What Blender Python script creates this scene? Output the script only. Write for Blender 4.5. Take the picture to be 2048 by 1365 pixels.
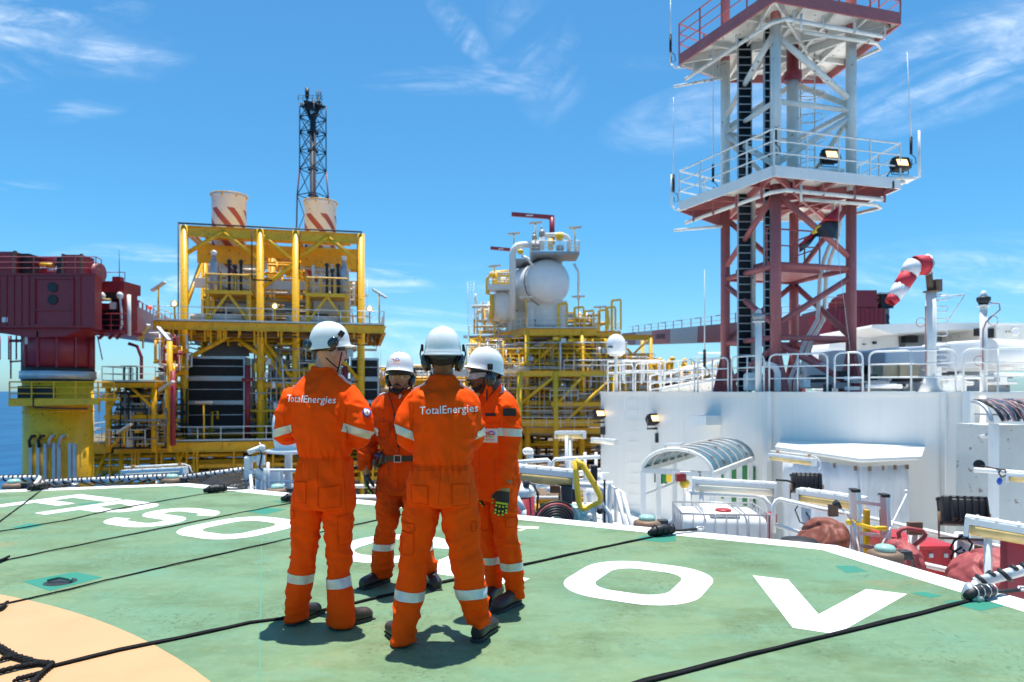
import bpy, bmesh, math, random
import numpy as np
from mathutils import Vector, Matrix, noise as mnoise
from mathutils.bvhtree import BVHTree
R = math.radians
random.seed(7)
SC = bpy.context.scene
COL = SC.collection
for o in list(bpy.data.objects): bpy.data.objects.remove(o)

# ------------------------------------------------------------ camera
CH = 1.5            # eye height above the helideck
FP = 1365.0         # focal length in photo pixels (24 mm on a 36 mm frame, 2048 px wide)
HZ = 783.0          # row of the horizon in the photograph
cam = bpy.data.cameras.new('camera'); camo = bpy.data.objects.new('camera', cam); COL.objects.link(camo)
camo.location = (0, 0, CH); camo.rotation_euler = (R(90), 0, 0)
cam.lens = 24; cam.sensor_width = 36; cam.sensor_fit = 'HORIZONTAL'
cam.shift_y = (HZ - 682.5) / 2048
cam.clip_start = 0.1; cam.clip_end = 120000
cam.dof.use_dof = True; cam.dof.focus_distance = 4.5; cam.dof.aperture_fstop = 2.4
SC.camera = camo
# ------------------------------------------------------------ sky, sun, exposure
SUN_EL, SUN_AZ = 81.0, 4.0      # elevation, degrees to the right of straight ahead
w = bpy.data.worlds.new('World'); SC.world = w; w.use_nodes = True
nt = w.node_tree; nt.nodes.clear(); N = nt.nodes.new; L = nt.links.new
sky = N('ShaderNodeTexSky'); sky.sky_type = 'NISHITA'; sky.sun_disc = False
sky.sun_elevation = R(SUN_EL); sky.sun_rotation = R(SUN_AZ)
sky.altitude = 30; sky.air_density = 1.0; sky.dust_density = 0.6; sky.ozone_density = 2.5
hs = N('ShaderNodeMixRGB'); hs.blend_type = 'MULTIPLY'; hs.inputs[0].default_value = 1; hs.inputs[2].default_value = (.72, 1.16, 1.34, 1)
L(sky.outputs[0], hs.inputs[1])
hs.inputs[2].default_value = (.64, 1.12, 1.30, 1)
tc = N('ShaderNodeTexCoord')
sep = N('ShaderNodeSeparateXYZ'); L(tc.outputs['Generated'], sep.inputs[0])
el = N('ShaderNodeMapRange'); el.inputs['From Min'].default_value = 0.0; el.inputs['From Max'].default_value = .22; L(sep.outputs[2], el.inputs['Value'])
tint = N('ShaderNodeMixRGB'); L(el.outputs[0], tint.inputs[0]); tint.inputs[1].default_value = (.58, .93, 1.20, 1); tint.inputs[2].default_value = (.40, .92, 1.12, 1); L(tint.outputs[0], hs.inputs[2])
# cirrus: wisps of stretched noise inside soft patches of the sky, all by direction
def MA(op, a, b=None, c=None):
    m = N('ShaderNodeMath'); m.operation = op
    for i, q in enumerate((a, b, c)):
        if q is None: continue
        if isinstance(q, (int, float)): m.inputs[i].default_value = q
        else: L(q, m.inputs[i])
    return m.outputs[0]
ya = MA('MAXIMUM', MA('ABSOLUTE', sep.outputs[1]), .05); AX = MA('DIVIDE', sep.outputs[0], ya); EL = MA('DIVIDE', sep.outputs[2], ya)
def streak(rot, sx, sy, lo, hi, seed, dist):
    cb = N('ShaderNodeCombineXYZ'); L(AX, cb.inputs[0]); L(EL, cb.inputs[1]); mp = N('ShaderNodeMapping'); mp.inputs['Rotation'].default_value = (0, 0, R(rot)); mp.inputs['Location'].default_value = (seed, 0, seed); L(cb.outputs[0], mp.inputs[0])
    m2 = N('ShaderNodeMapping'); m2.inputs['Scale'].default_value = (sx, sy, 1); L(mp.outputs[0], m2.inputs[0])
    nz = N('ShaderNodeTexNoise'); nz.inputs['Scale'].default_value = 1; nz.inputs['Detail'].default_value = 9; nz.inputs['Roughness'].default_value = .62; nz.inputs['Distortion'].default_value = dist; L(m2.outputs[0], nz.inputs['Vector'])
    r = N('ShaderNodeMapRange'); r.interpolation_type = 'SMOOTHSTEP'; r.inputs['From Min'].default_value = lo; r.inputs['From Max'].default_value = hi; L(nz.outputs[0], r.inputs['Value']); return r.outputs[0]
S1 = streak(-17, 3.2, 13, .36, .80, 1.3, .6); S2 = streak(12, 4, 15, .42, .86, 4.1, .8); S3 = streak(3, 3.4, 20, .44, .72, 7.7, .8); S4 = streak(-50, 6, 15, .42, .90, 9.7, .7)
S5 = streak(8, 11, 26, .30, .66, 5.5, 1.0); S6 = MA('ADD', MA('MULTIPLY', S5, .75), .25)
tot = None
for u, v, ru, rv, ro, st, S in ((60, 40, 230, 75, 10, .8, S2), (215, 105, 160, 50, -5, .7, S2), (20, 140, 110, 45, 0, .7, S2), (918, 55, 95, 26, -48, .75, S4), (1075, 100, 80, 150, 20, .5, S4), (1050, 150, 300, 34, 3, .3, S3),
                             (1560, 200, 330, 70, 12, .75, S1), (1900, 130, 330, 95, 18, .9, S1), (290, 560, 210, 60, -4, .95, S3), (800, 556, 130, 24, 0, .9, S3), (820, 650, 330, 110, 0, .6, S3), (1950, 600, 420, 110, 4, .55, S3), (30, 378, 90, 16, 0, .5, S3), (130, 225, 120, 22, 5, .3, S3)):
    rv *= 1.25; ru *= 1.15; ca, sa = math.cos(R(ro)), math.sin(R(ro)); a0, e0 = (u - 1024) / FP, (HZ - v) / FP
    da = MA('SUBTRACT', AX, a0); de = MA('SUBTRACT', EL, e0)
    x_ = MA('MULTIPLY', MA('ADD', MA('MULTIPLY', da, ca), MA('MULTIPLY', de, sa)), FP / ru); y_ = MA('MULTIPLY', MA('SUBTRACT', MA('MULTIPLY', de, ca), MA('MULTIPLY', da, sa)), FP / rv)
    m_ = MA('MAXIMUM', MA('SUBTRACT', 1.0, MA('ADD', MA('MULTIPLY', x_, x_), MA('MULTIPLY', y_, y_))), 0.0)
    q = MA('MULTIPLY', MA('MULTIPLY', m_, S), st); tot = q if tot is None else MA('MAXIMUM', tot, q)
cl = N('ShaderNodeMath'); cl.operation = 'MULTIPLY'; cl.inputs[1].default_value = .95; L(MA('MULTIPLY', tot, S6), cl.inputs[0])
mixc = N('ShaderNodeMixRGB'); L(cl.outputs[0], mixc.inputs[0]); L(hs.outputs[0], mixc.inputs[1])
mixc.inputs[2].default_value = (8.6, 9.3, 10.0, 1)
bg = N('ShaderNodeBackground'); bg.inputs[1].default_value = 0.085; L(mixc.outputs[0], bg.inputs[0])
out = N('ShaderNodeOutputWorld'); L(bg.outputs[0], out.inputs[0])
sl = bpy.data.lights.new('sun', 'SUN'); so = bpy.data.objects.new('sun', sl); COL.objects.link(so)
sl.energy = 4.0; sl.angle = R(.53); sl.color = (1.0, .965, .90)
sd = Vector((math.sin(R(SUN_AZ)) * math.cos(R(SUN_EL)), math.cos(R(SUN_AZ)) * math.cos(R(SUN_EL)), math.sin(R(SUN_EL))))
so.rotation_euler = sd.to_track_quat('Z', 'Y').to_euler(); so.location = sd * 200
SC.view_settings.view_transform = 'Standard'; SC.view_settings.look = 'None'
SC.view_settings.exposure = 0.86; SC.view_settings.gamma = 1
SC.render.engine = 'CYCLES'
SC.cycles.max_bounces = 6; SC.cycles.diffuse_bounces = 3; SC.cycles.glossy_bounces = 3
SC.cycles.transmission_bounces = 6; SC.cycles.transparent_max_bounces = 12
SC.cycles.caustics_reflective = False; SC.cycles.caustics_refractive = False

# ------------------------------------------------------------ helpers
def at(u, v, D):
    """the place that shows at photo pixel (u, v) when it stands D metres ahead"""
    return Vector(((u - 1024) / FP * D, D, CH + (HZ - v) / FP * D))
def gnd(u, v, z=0.0):
    D = (CH - z) * FP / (v - HZ); p = at(u, v, D); p.z = z; return p
def pxz(v, D): return CH + (HZ - v) / FP * D
V = Vector
WHOLE = {'netting', 'lashing', 'painted_letter', 'vent_slot'}
class MB:
    def __init__(s): s.v = []; s.f = []; s.sm = []; s.mi = []; s.cur = 0
    def add(s, vs, fs, smooth=False):
        b = len(s.v); s.v += [tuple(p) for p in vs]
        for f in fs: s.f.append(tuple(i + b for i in f)); s.sm.append(smooth); s.mi.append(s.cur)
        return s
    def box(s, c, size, rz=0.0, rot=None):
        m = rot if rot is not None else Matrix.Rotation(rz, 3, 'Z'); c = V(c)
        h = [d / 2 for d in size]
        vs = [c + m @ V((x * h[0], y * h[1], z * h[2])) for x in (-1, 1) for y in (-1, 1) for z in (-1, 1)]
        return s.add(vs, [(0, 1, 3, 2), (4, 6, 7, 5), (0, 4, 5, 1), (2, 3, 7, 6), (0, 2, 6, 4), (1, 5, 7, 3)])
    def bbox(s, c, size, bev=.01, rz=0.0, rot=None):
        """box with bevelled edges"""
        m = rot if rot is not None else Matrix.Rotation(rz, 3, 'Z'); c = V(c)
        bm = bmesh.new(); bmesh.ops.create_cube(bm, size=1)
        for v in bm.verts: v.co = V((v.co.x * size[0], v.co.y * size[1], v.co.z * size[2]))
        bmesh.ops.bevel(bm, geom=bm.edges[:], offset=bev, segments=2, affect='EDGES', profile=.5)
        bm.verts.index_update(); vs = [c + m @ v.co for v in bm.verts]; fs = [[v.index for v in f.verts] for f in bm.faces]; bm.free()
        return s.add(vs, fs, True)
    def beam(s, p0, p1, w, h=None, up=(0, 0, 1)):
        h = h or w; p0, p1 = V(p0), V(p1); d = p1 - p0
        if d.length < 1e-6: return s
        z = d.normalized(); x = V(up).cross(z)
        if x.length < 1e-3: x = V((1, 0, 0)).cross(z)
        x.normalize(); y = z.cross(x)
        vs = [p + x * a * w / 2 + y * b * h / 2 for p in (p0, p1) for a, b in ((-1, -1), (1, -1), (1, 1), (-1, 1))]
        return s.add(vs, [(3, 2, 1, 0), (4, 5, 6, 7), (0, 1, 5, 4), (1, 2, 6, 5), (2, 3, 7, 6), (3, 0, 4, 7)])
    def ibeam(s, p0, p1, w, h):
        """steel I section"""
        p0, p1 = V(p0), V(p1); t = h * .09
        up = V((0, 0, 1)); s.beam(p0 + up * (h / 2 - t / 2), p1 + up * (h / 2 - t / 2), w, t); s.beam(p0 - up * (h / 2 - t / 2), p1 - up * (h / 2 - t / 2), w, t)
        return s.beam(p0, p1, w * .16, h - 2 * t - .002)
    def tube(s, p0, p1, r, n=8, r2=None, cap=True):
        return s.path([p0, p1], r, n, [r, r if r2 is None else r2], cap)
    def path(s, pts, r, n=6, radii=None, cap=True, closed=False):
        P = [V(p) for p in pts]; m = len(P); rr = radii or [r] * m
        t = []
        for i in range(m):
            a = P[i - 1] if (i or closed) else P[i]; b = P[(i + 1) % m] if (i < m - 1 or closed) else P[i]
            d = b - a; t.append(d.normalized() if d.length > 1e-9 else V((0, 0, 1)))
        x = t[0].orthogonal().normalized(); vs = []
        for i in range(m):
            x = (x - t[i] * x.dot(t[i]));
            x = x.normalized() if x.length > 1e-6 else t[i].orthogonal().normalized()
            y = t[i].cross(x)
            for k in range(n):
                a = 2 * math.pi * k / n; vs.append(P[i] + (x * math.cos(a) + y * math.sin(a)) * rr[i])
        fs = []; q = m if closed else m - 1
        for i in range(q):
            j = (i + 1) % m
            for k in range(n): fs.append((i * n + k, i * n + (k + 1) % n, j * n + (k + 1) % n, j * n + k))
        s.add(vs, fs, True)
        if cap and not closed:
            b = len(s.v) - m * n
            s.f.append(tuple(b + k for k in reversed(range(n)))); s.f.append(tuple(b + (m - 1) * n + k for k in range(n))); s.sm += [False] * 2; s.mi += [s.cur] * 2
        return s
    def lathe(s, c, prof, n=24, axis=None, smooth=True, cap=True):
        """prof = [(radius, height)], about Z or about axis, from point c"""
        c = V(c); m = Matrix.Identity(3) if axis is None else V(axis).to_track_quat('Z', 'Y').to_matrix(); vs = []
        for r, h in prof:
            for k in range(n): a = 2 * math.pi * k / n; vs.append(c + m @ V((r * math.cos(a), r * math.sin(a), h)))
        fs = [(i * n + k, i * n + (k + 1) % n, (i + 1) * n + (k + 1) % n, (i + 1) * n + k) for i in range(len(prof) - 1) for k in range(n)]
        s.add(vs, fs, smooth)
        if cap:
            b = len(s.v) - len(vs)
            for i, rev in ((0, 1), (len(prof) - 1, 0)):
                if prof[i][0] > 1e-4:
                    ids = [b + i * n + k for k in range(n)]
                    s.f.append(tuple(reversed(ids)) if rev else tuple(ids)); s.sm.append(False); s.mi.append(s.cur)
        return s
    def ell(s, c, r, n=16, m=10, rot=None):
        c = V(c); rr = (r, r, r) if isinstance(r, (int, float)) else r; M = rot or Matrix.Identity(3); vs = []; fs = []
        vs.append(c + M @ V((0, 0, -rr[2])))
        for i in range(1, m):
            t = math.pi * i / m - math.pi / 2
            for k in range(n):
                a = 2 * math.pi * k / n; vs.append(c + M @ V((rr[0] * math.cos(t) * math.cos(a), rr[1] * math.cos(t) * math.sin(a), rr[2] * math.sin(t))))
        vs.append(c + M @ V((0, 0, rr[2]))); top = len(vs) - 1
        for k in range(n): fs.append((0, 1 + (k + 1) % n, 1 + k))
        for i in range(m - 2):
            for k in range(n): fs.append((1 + i * n + k, 1 + i * n + (k + 1) % n, 1 + (i + 1) * n + (k + 1) % n, 1 + (i + 1) * n + k))
        b = 1 + (m - 2) * n
        for k in range(n): fs.append((b + k, b + (k + 1) % n, top))
        return s.add(vs, fs, True)
    def prism(s, poly, z0, z1):
        n = len(poly); vs = [(x, y, z0) for x, y in poly] + [(x, y, z1) for x, y in poly]
        return s.add(vs, [tuple(reversed(range(n))), tuple(range(n, 2 * n))] + [(i, (i + 1) % n, n + (i + 1) % n, n + i) for i in range(n)])
    def slab(s, pts, t, d=None):
        """extrude a planar outline of 3D points by t along its normal (or d)"""
        P = [V(p) for p in pts]; nrm = V(d).normalized() if d else (P[1] - P[0]).cross(P[2] - P[0]).normalized(); n = len(P)
        return s.add(P + [p + nrm * t for p in P], [tuple(reversed(range(n))), tuple(range(n, 2 * n))] + [(i, (i + 1) % n, n + (i + 1) % n, n + i) for i in range(n)])
    def loft(s, rings, cap=True, smooth=True):
        n = len(rings[0]); vs = [p for r in rings for p in r]
        fs = [(i * n + k, i * n + (k + 1) % n, (i + 1) * n + (k + 1) % n, (i + 1) * n + k) for i in range(len(rings) - 1) for k in range(n)]
        if cap: fs += [tuple(reversed(range(n))), tuple((len(rings) - 1) * n + k for k in range(n))]
        return s.add(vs, fs, smooth)
    def mesh(s, name, origin=(0, 0, 0)):
        me = bpy.data.meshes.new(name); o = V(origin)
        me.from_pydata([(x - o.x, y - o.y, z - o.z) for x, y, z in s.v], [], s.f)
        me.polygons.foreach_set('use_smooth', s.sm); me.polygons.foreach_set('material_index', s.mi); me.update(); return me
    def pieces(s, most=60):
        """faces grouped by pieces that stand clearly apart; None when it is all one piece (or uncountable)"""
        n = len(s.v); par = list(range(n))
        def find(a):
            while par[a] != a: par[a] = par[par[a]]; a = par[a]
            return a
        for f in s.f:
            r = find(f[0])
            for k in f[1:]:
                q = find(k)
                if q != r: par[q] = r
        root = np.array([find(i) for i in range(n)]); _, isl = np.unique(root, return_inverse=True); k = isl.max() + 1
        if k < 2 or k > 800: return None
        P = np.array(s.v); lo = np.full((k, 3), 1e9); hi = -lo; np.minimum.at(lo, isl, P); np.maximum.at(hi, isl, P); size = (hi - lo).max(1)
        gap = np.maximum(0, np.maximum(lo[:, None] - hi[None], lo[None] - hi[:, None])); near = np.sqrt((gap ** 2).sum(2)) <= np.maximum(.02, .5 * np.maximum(size[:, None], size[None]))
        lab = np.arange(k)
        while True:
            new = np.where(near, lab[None], k).min(1)
            if (new == lab).all(): break
            lab = new
        u = np.unique(lab)
        if not 1 < len(u) <= most: return None
        g = {a: [] for a in u}
        for i, f in enumerate(s.f): g[lab[isl[f[0]]]].append(i)
        return list(g.values())
    def build(s, name, mat, parent=None, label=None, at0=None):
        """link the collected shapes as ONE mesh object; at top level at0 is the object's origin"""
        if parent is not None:
            org = V((0, 0, 0)); p = parent
            while p is not None: org += p.location; p = p.parent
        else: org = V(at0) if at0 is not None else V((0, 0, 0))
        parts = s.pieces() if len(s.f) < 60000 and name not in WHOLE else None
        if parts:
            first = None
            for fs in parts:
                q = MB(); ids = {}
                for i in fs:
                    for k in s.f[i]: ids.setdefault(k, len(ids))
                q.v = [None] * len(ids)
                for k, j in ids.items(): q.v[j] = s.v[k]
                q.f = [tuple(ids[k] for k in s.f[i]) for i in fs]; q.sm = [s.sm[i] for i in fs]; q.mi = [s.mi[i] for i in fs]
                me = q.mesh(name, org)
                for m in (mat if isinstance(mat, (list, tuple)) else [mat]): me.materials.append(m)
                o = bpy.data.objects.new(name, me); COL.objects.link(o)
                if parent is not None: o.parent = parent
                elif first is None: o.location = org
                else: o.parent = first
                if label: o['label'] = label
                first = first or o
            return first
        me = s.mesh(name, org)
        for m in (mat if isinstance(mat, (list, tuple)) else [mat]): me.materials.append(m)
        o = bpy.data.objects.new(name, me); COL.objects.link(o)
        if parent is not None: o.parent = parent
        else: o.location = org
        if label: o['label'] = label
        return o
def smooth_by_angle(o, ang=35):
    me = o.data; bm = bmesh.new(); bm.from_mesh(me); a = R(ang)
    for e in bm.edges:
        if len(e.link_faces) == 2 and e.calc_face_angle(0) > a: e.smooth = False
    bm.to_mesh(me); bm.free(); return o
def tag(o, label=None, cat=None, group=None, kind=None):
    if label: o['label'] = label
    if cat: o['category'] = cat
    if group: o['group'] = group
    if kind: o['kind'] = kind
    return o
def thing(name, label, cat, loc=(0, 0, 0), group=None):
    o = bpy.data.objects.new(name, None); COL.objects.link(o); o.location = loc; o.empty_display_size = .2
    return tag(o, label, cat, group)
def struct(name, mb, mat, label=None):
    return tag(mb.build(name, mat), label, None, None, 'structure')
def kids(o): return [c for c in bpy.data.objects if c.parent == o]
def dup(root, loc, rz=0.0, label=None, scale=None):
    def cp(o, par):
        c = o.copy(); COL.objects.link(c)
        if par is not None: c.parent = par
        for k in KID[o.name]: cp(k, c)
        return c
    KID = {}
    def idx(o):
        KID[o.name] = kids(o)
        for k in KID[o.name]: idx(k)
    idx(root); r = cp(root, None); r.location = loc; r.rotation_euler = (0, 0, rz)
    if label: r['label'] = label
    if scale: r.scale = (scale,) * 3
    return r

# ------------------------------------------------------------ materials
def mat(name, col, rough=.5, metal=0.0, var=.12, vscale=2.0, rust=0.0, rustcol=(.22, .09, .035), bump=0.0, bscale=40.0, spec=.5, coat=0.0, streak=0.0, dirt=0.0, dirtcol=(.12, .10, .08)):
    m = bpy.data.materials.new(name); m.use_nodes = True; t = m.node_tree; t.nodes.clear(); n = t.nodes.new; l = t.links.new
    o = n('ShaderNodeOutputMaterial'); b = n('ShaderNodeBsdfPrincipled'); l(b.outputs[0], o.inputs[0])
    b.inputs['Roughness'].default_value = rough; b.inputs['Metallic'].default_value = metal; b.inputs['Specular IOR Level'].default_value = spec
    b.inputs['Coat Weight'].default_value = coat
    tc = n('ShaderNodeTexCoord'); cur = None
    geo = n('ShaderNodeNewGeometry')
    nz = n('ShaderNodeTexNoise'); nz.inputs['Scale'].default_value = vscale; nz.inputs['Detail'].default_value = 5; l(geo.outputs['Position'], nz.inputs['Vector'])
    rm = n('ShaderNodeMapRange'); rm.inputs['From Min'].default_value = .3; rm.inputs['From Max'].default_value = .7
    rm.inputs['To Min'].default_value = 1 - var; rm.inputs['To Max'].default_value = 1 + var; l(nz.outputs[0], rm.inputs['Value'])
    mm = n('ShaderNodeVectorMath'); mm.operation = 'SCALE'; mm.inputs[0].default_value = col; l(rm.outputs[0], mm.inputs['Scale']); cur = mm.outputs[0]
    def over(cur, lo, hi, scale, c2, vec=None, amt=1.0, det=6):
        z = n('ShaderNodeTexNoise'); z.inputs['Scale'].default_value = scale; z.inputs['Detail'].default_value = det; z.inputs['Roughness'].default_value = .65
        l(vec or geo.outputs['Position'], z.inputs['Vector'])
        r = n('ShaderNodeMapRange'); r.inputs['From Min'].default_value = lo; r.inputs['From Max'].default_value = hi; r.inputs['To Max'].default_value = amt; l(z.outputs[0], r.inputs['Value'])
        x = n('ShaderNodeMixRGB'); l(r.outputs[0], x.inputs[0]); l(cur, x.inputs[1]); x.inputs[2].default_value = (*c2, 1); return x.outputs[0]
    if streak:
        mp = n('ShaderNodeMapping'); mp.inputs['Scale'].default_value = (3, 3, .18); l(geo.outputs['Position'], mp.inputs[0])
        cur = over(cur, .52, .8, 2.2, rustcol, mp.outputs[0], streak)
    if dirt: cur = over(cur, .45, .75, 1.3, dirtcol, None, dirt)
    if rust: cur = over(cur, .64 - rust * .12, .70 - rust * .08, 5.0, rustcol)
    l(cur, b.inputs['Base Color'])
    if bump:
        z = n('ShaderNodeTexNoise'); z.inputs['Scale'].default_value = bscale; z.inputs['Detail'].default_value = 4; l(geo.outputs['Position'], z.inputs['Vector'])
        bp = n('ShaderNodeBump'); bp.inputs['Strength'].default_value = bump; bp.inputs['Distance'].default_value = .01; l(z.outputs[0], bp.inputs['Height']); l(bp.outputs[0], b.inputs['Normal'])
    return m
def glow(name, col, strength):
    m = bpy.data.materials.new(name); m.use_nodes = True; b = m.node_tree.nodes['Principled BSDF']
    b.inputs['Base Color'].default_value = (*col, 1); b.inputs['Emission Color'].default_value = (*col, 1); b.inputs['Emission Strength'].default_value = strength; return m
def glass(name, col, rough=.05, alpha=.35):
    m = bpy.data.materials.new(name); m.use_nodes = True; b = m.node_tree.nodes['Principled BSDF']
    b.inputs['Base Color'].default_value = (*col, 1); b.inputs['Roughness'].default_value = rough; b.inputs['Alpha'].default_value = alpha; b.inputs['Specular IOR Level'].default_value = .8
    return m
M = dict(
    white=mat('white_paint', (.83, .82, .79), .38, var=.05, streak=.06, vscale=.8),
    white2=mat('white_rusty_paint', (.83, .80, .73), .45, var=.07, rust=.25, streak=.22),
    wall=mat('white_wall_paint', (.84, .81, .765), .30, var=.03, vscale=.25, streak=.09),
    cream=mat('cream_paint', (.74, .72, .66), .5, var=.06, rust=.3),  # even cream colour with random rust spots
    yellow=mat('yellow_paint', (.95, .505, .015), .42, var=.08, rust=.3, streak=.14, dirt=.04, dirtcol=(.30, .14, .02)),
    yellow2=mat('bright_yellow_paint', (.95, .57, .03), .38, var=.06, rust=.2),
    maroon=mat('maroon_paint', (.31, .026, .040), .40, var=.10, streak=.08, rustcol=(.25, .10, .09)),
    pink=mat('faded_maroon_paint', (.42, .12, .12), .5, var=.10, rust=.3, rustcol=(.42, .2, .17), dirt=.2, dirtcol=(.36, .13, .12)),
    black=mat('black_rubber', (.012, .012, .014), .55, var=.2, bump=.2),
    dark=mat('dark_steel', (.035, .038, .042), .5, .3, var=.25),
    greyd=mat('bluish_steel', (.05, .065, .085), .6, var=.2),
    grey=mat('grey_steel', (.34, .35, .36), .45, .3, var=.12, rust=.3),
    galv=mat('galvanised_steel', (.50, .52, .54), .38, .6, var=.10),
    silver=mat('aluminium', (.62, .64, .66), .3, .85, var=.08),
    brown=mat('brown_steel', (.20, .13, .085), .6, .1, var=.3, rust=.6),
    red=mat('red_paint', (.42, .018, .022), .4, var=.1, dirt=.15),
    green=mat('green_door_paint', (.008, .20, .045), .4, var=.08),
    deckg=mat('ship_deck_paint', (.42, .52, .46), .6, var=.2, vscale=.6, rust=.3, dirt=.4),
    tube=glass('lamp_cover', (.95, .90, .74), .25, .92),
    tubey=mat('yellowed_lamp_cover', (.72, .52, .20), .25, var=.15, vscale=6, coat=.4),
    canopy=glass('canopy_glass', (.05, .16, .22), .10, .90),
    lens=glass('perimeter_lens', (.42, .70, .58), .12, .8),
    blue=mat('blue_paint', (.02, .09, .45), .4),
    tarp=mat('brown_tarpaulin', (.23, .075, .05), .55, spec=.25, var=.15, bump=.5, bscale=14, vscale=6),
    tarp2=mat('red_tarpaulin', (.36, .085, .085), .55, spec=.25, var=.15, bump=.5, bscale=14, vscale=6),
    plastic=mat('milky_plastic', (.80, .80, .77), .35, var=.04),
    cream2=mat('beige_box', (.34, .29, .20), .6, var=.15),
    lamp=glow('lit_lamp', (1.0, .62, .26), 1.5),
    lampw=glow('white_lit_lamp', (1.0, .93, .78), 2.0),
    insul=mat('insulation_cladding', (.42, .42, .43), .4, .5, var=.2),
    orangeb=glow('orange_beacon', (.9, .10, .03), .3),
)
# ============================================================ helideck, sea, ship decks
ED = V((.883, -.4696, 0)); ND = V((.4696, .883, 0))     # along the lettering, across it
def H(e, n, z=0.0): p = ED * e + ND * n; p.z = z; return p
CE, CN = -5.1, -4.17                                      # centre of the octagon in (e, n)
OCT = [(R(22.5 + 45 * k)) for k in range(8)]
def octo(ap, z=0.0):
    r = ap / math.cos(R(22.5)); return [H(CE + r * math.cos(a), CN + r * math.sin(a), z) for a in OCT]
def deck_material():
    m = bpy.data.materials.new('helideck_paint'); m.use_nodes = True; t = m.node_tree; t.nodes.clear(); n = t.nodes.new; l = t.links.new
    o = n('ShaderNodeOutputMaterial'); b = n('ShaderNodeBsdfPrincipled'); l(b.outputs[0], o.inputs[0]); b.inputs['Roughness'].default_value = .62
    b.inputs['Specular IOR Level'].default_value = .35
    g = n('ShaderNodeNewGeometry')
    def noise(scale, det=6, rough=.6, st=None, off=0, dist=0):
        z = n('ShaderNodeTexNoise'); z.inputs['Scale'].default_value = scale; z.inputs['Detail'].default_value = det; z.inputs['Roughness'].default_value = rough; z.inputs['Distortion'].default_value = dist
        mp = n('ShaderNodeMapping'); mp.inputs['Location'].default_value = (off, off * 1.7, 0); mp.inputs['Scale'].default_value = st or (1, 1, 1)
        l(g.outputs['Position'], mp.inputs[0]); l(mp.outputs[0], z.inputs['Vector']); return z.outputs[0]
    def rng(x, a, c, to=1.0, base=0.0):
        r = n('ShaderNodeMapRange'); r.inputs['From Min'].default_value = a; r.inputs['From Max'].default_value = c; r.inputs['To Max'].default_value = to; r.inputs['To Min'].default_value = base; l(x, r.inputs['Value']); return r.outputs[0]
    def mix(f, a, c):
        x = n('ShaderNodeMixRGB'); l(f, x.inputs[0])
        for i, q in ((1, a), (2, c)):
            if isinstance(q, tuple): x.inputs[i].default_value = (*q, 1)
            else: l(q, x.inputs[i])
        return x.outputs[0]
    def mul(a, c):
        x = n('ShaderNodeMath'); x.operation = 'MULTIPLY'; l(a, x.inputs[0]); l(c, x.inputs[1]); return x.outputs[0]
    c = mix(rng(noise(.55, 7, .6), .38, .62), (.175, .250, .122), (.122, .235, .135))
    c = mix(rng(noise(1.6, 6, .65, (1, 2.4, 1), 5), .50, .74, .75), c, (.12, .26, .17))       # mint worn-through areas
    c = mix(rng(noise(.9, 8, .7, (1, 1.8, 1), 11),   .47, .68, .80), c, (.080, .125, .040))          # olive grime
    c = mix(mul(rng(noise(24, 6, .9, None, 3), .53, .60), rng(noise(1.3, 5, .65, None, 31), .46, .60, .9)), c, (.035, .055, .03))   # black specks in clusters
    c = mix(rng(noise(3.2, 9, .80, (1, 1.8, 1), 61), .46, .70, .42), c, (.090, .15, .065))
    c = mix(rng(noise(11, 8, .8, None, 71), .52, .66, .5), c, (.18, .29, .19))
    c = mix(rng(noise(7, 6, .8, None, 17), .60, .80, .45), c, (.085, .17, .08))
    c = mix(rng(noise(.42, 8, .65, (1, 1.5, 1), 42.6), .60, .78, .55), c, (.36, .17, .06))        # rusty tea stains
    l(c, b.inputs['Base Color'])
    bp = n('ShaderNodeBump'); bp.inputs['Strength'].default_value = .35; bp.inputs['Distance'].default_value = .004; l(noise(260, 3, .7), bp.inputs['Height']); l(bp.outputs[0], b.inputs['Normal'])
    return m
def worn_paint(name, col, dirt, amt=.45):
    m = mat(name, col, .55, var=.03, dirt=0); t = m.node_tree; b = [x for x in t.nodes if x.type == 'BSDF_PRINCIPLED'][0]
    src = b.inputs['Base Color'].links[0].from_socket
    g = t.nodes.new('ShaderNodeNewGeometry'); z = t.nodes.new('ShaderNodeTexNoise'); z.inputs['Scale'].default_value = 1.1; z.inputs['Detail'].default_value = 9; z.inputs['Roughness'].default_value = .7
    t.links.new(g.outputs['Position'], z.inputs['Vector'])
    r = t.nodes.new('ShaderNodeMapRange'); r.inputs['From Min'].default_value = .5; r.inputs['From Max'].default_value = .8; r.inputs['To Max'].default_value = amt; t.links.new(z.outputs[0], r.inputs['Value'])
    x = t.nodes.new('ShaderNodeMixRGB'); t.links.new(r.outputs[0], x.inputs[0]); t.links.new(src, x.inputs[1]); x.inputs[2].default_value = (*dirt, 1); t.links.new(x.outputs[0], b.inputs['Base Color']); return m
M['helideck'] = deck_material()
M['mark'] = worn_paint('marking_white', (.80, .80, .78), (.52, .55, .50), .35)
M['markcream'] = worn_paint('marking_cream', (.74, .70, .50), (.5, .55, .4))
M['markyel'] = worn_paint('marking_yellow', (.54, .31, .15), (.40, .22, .09), .6)
M['teal'] = worn_paint('teal_patch_paint', (.02, .20, .13), (.08, .20, .13), .7)
M['seamp'] = worn_paint('plate_seam_paint', (.08, .25, .17), (.12, .21, .13), .8)
m = MB(); o8 = octo(11.50, 0)
m.prism([(p.x, p.y) for p in o8], -.35, 0.0); struct('helideck', m, M['helideck'])
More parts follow.
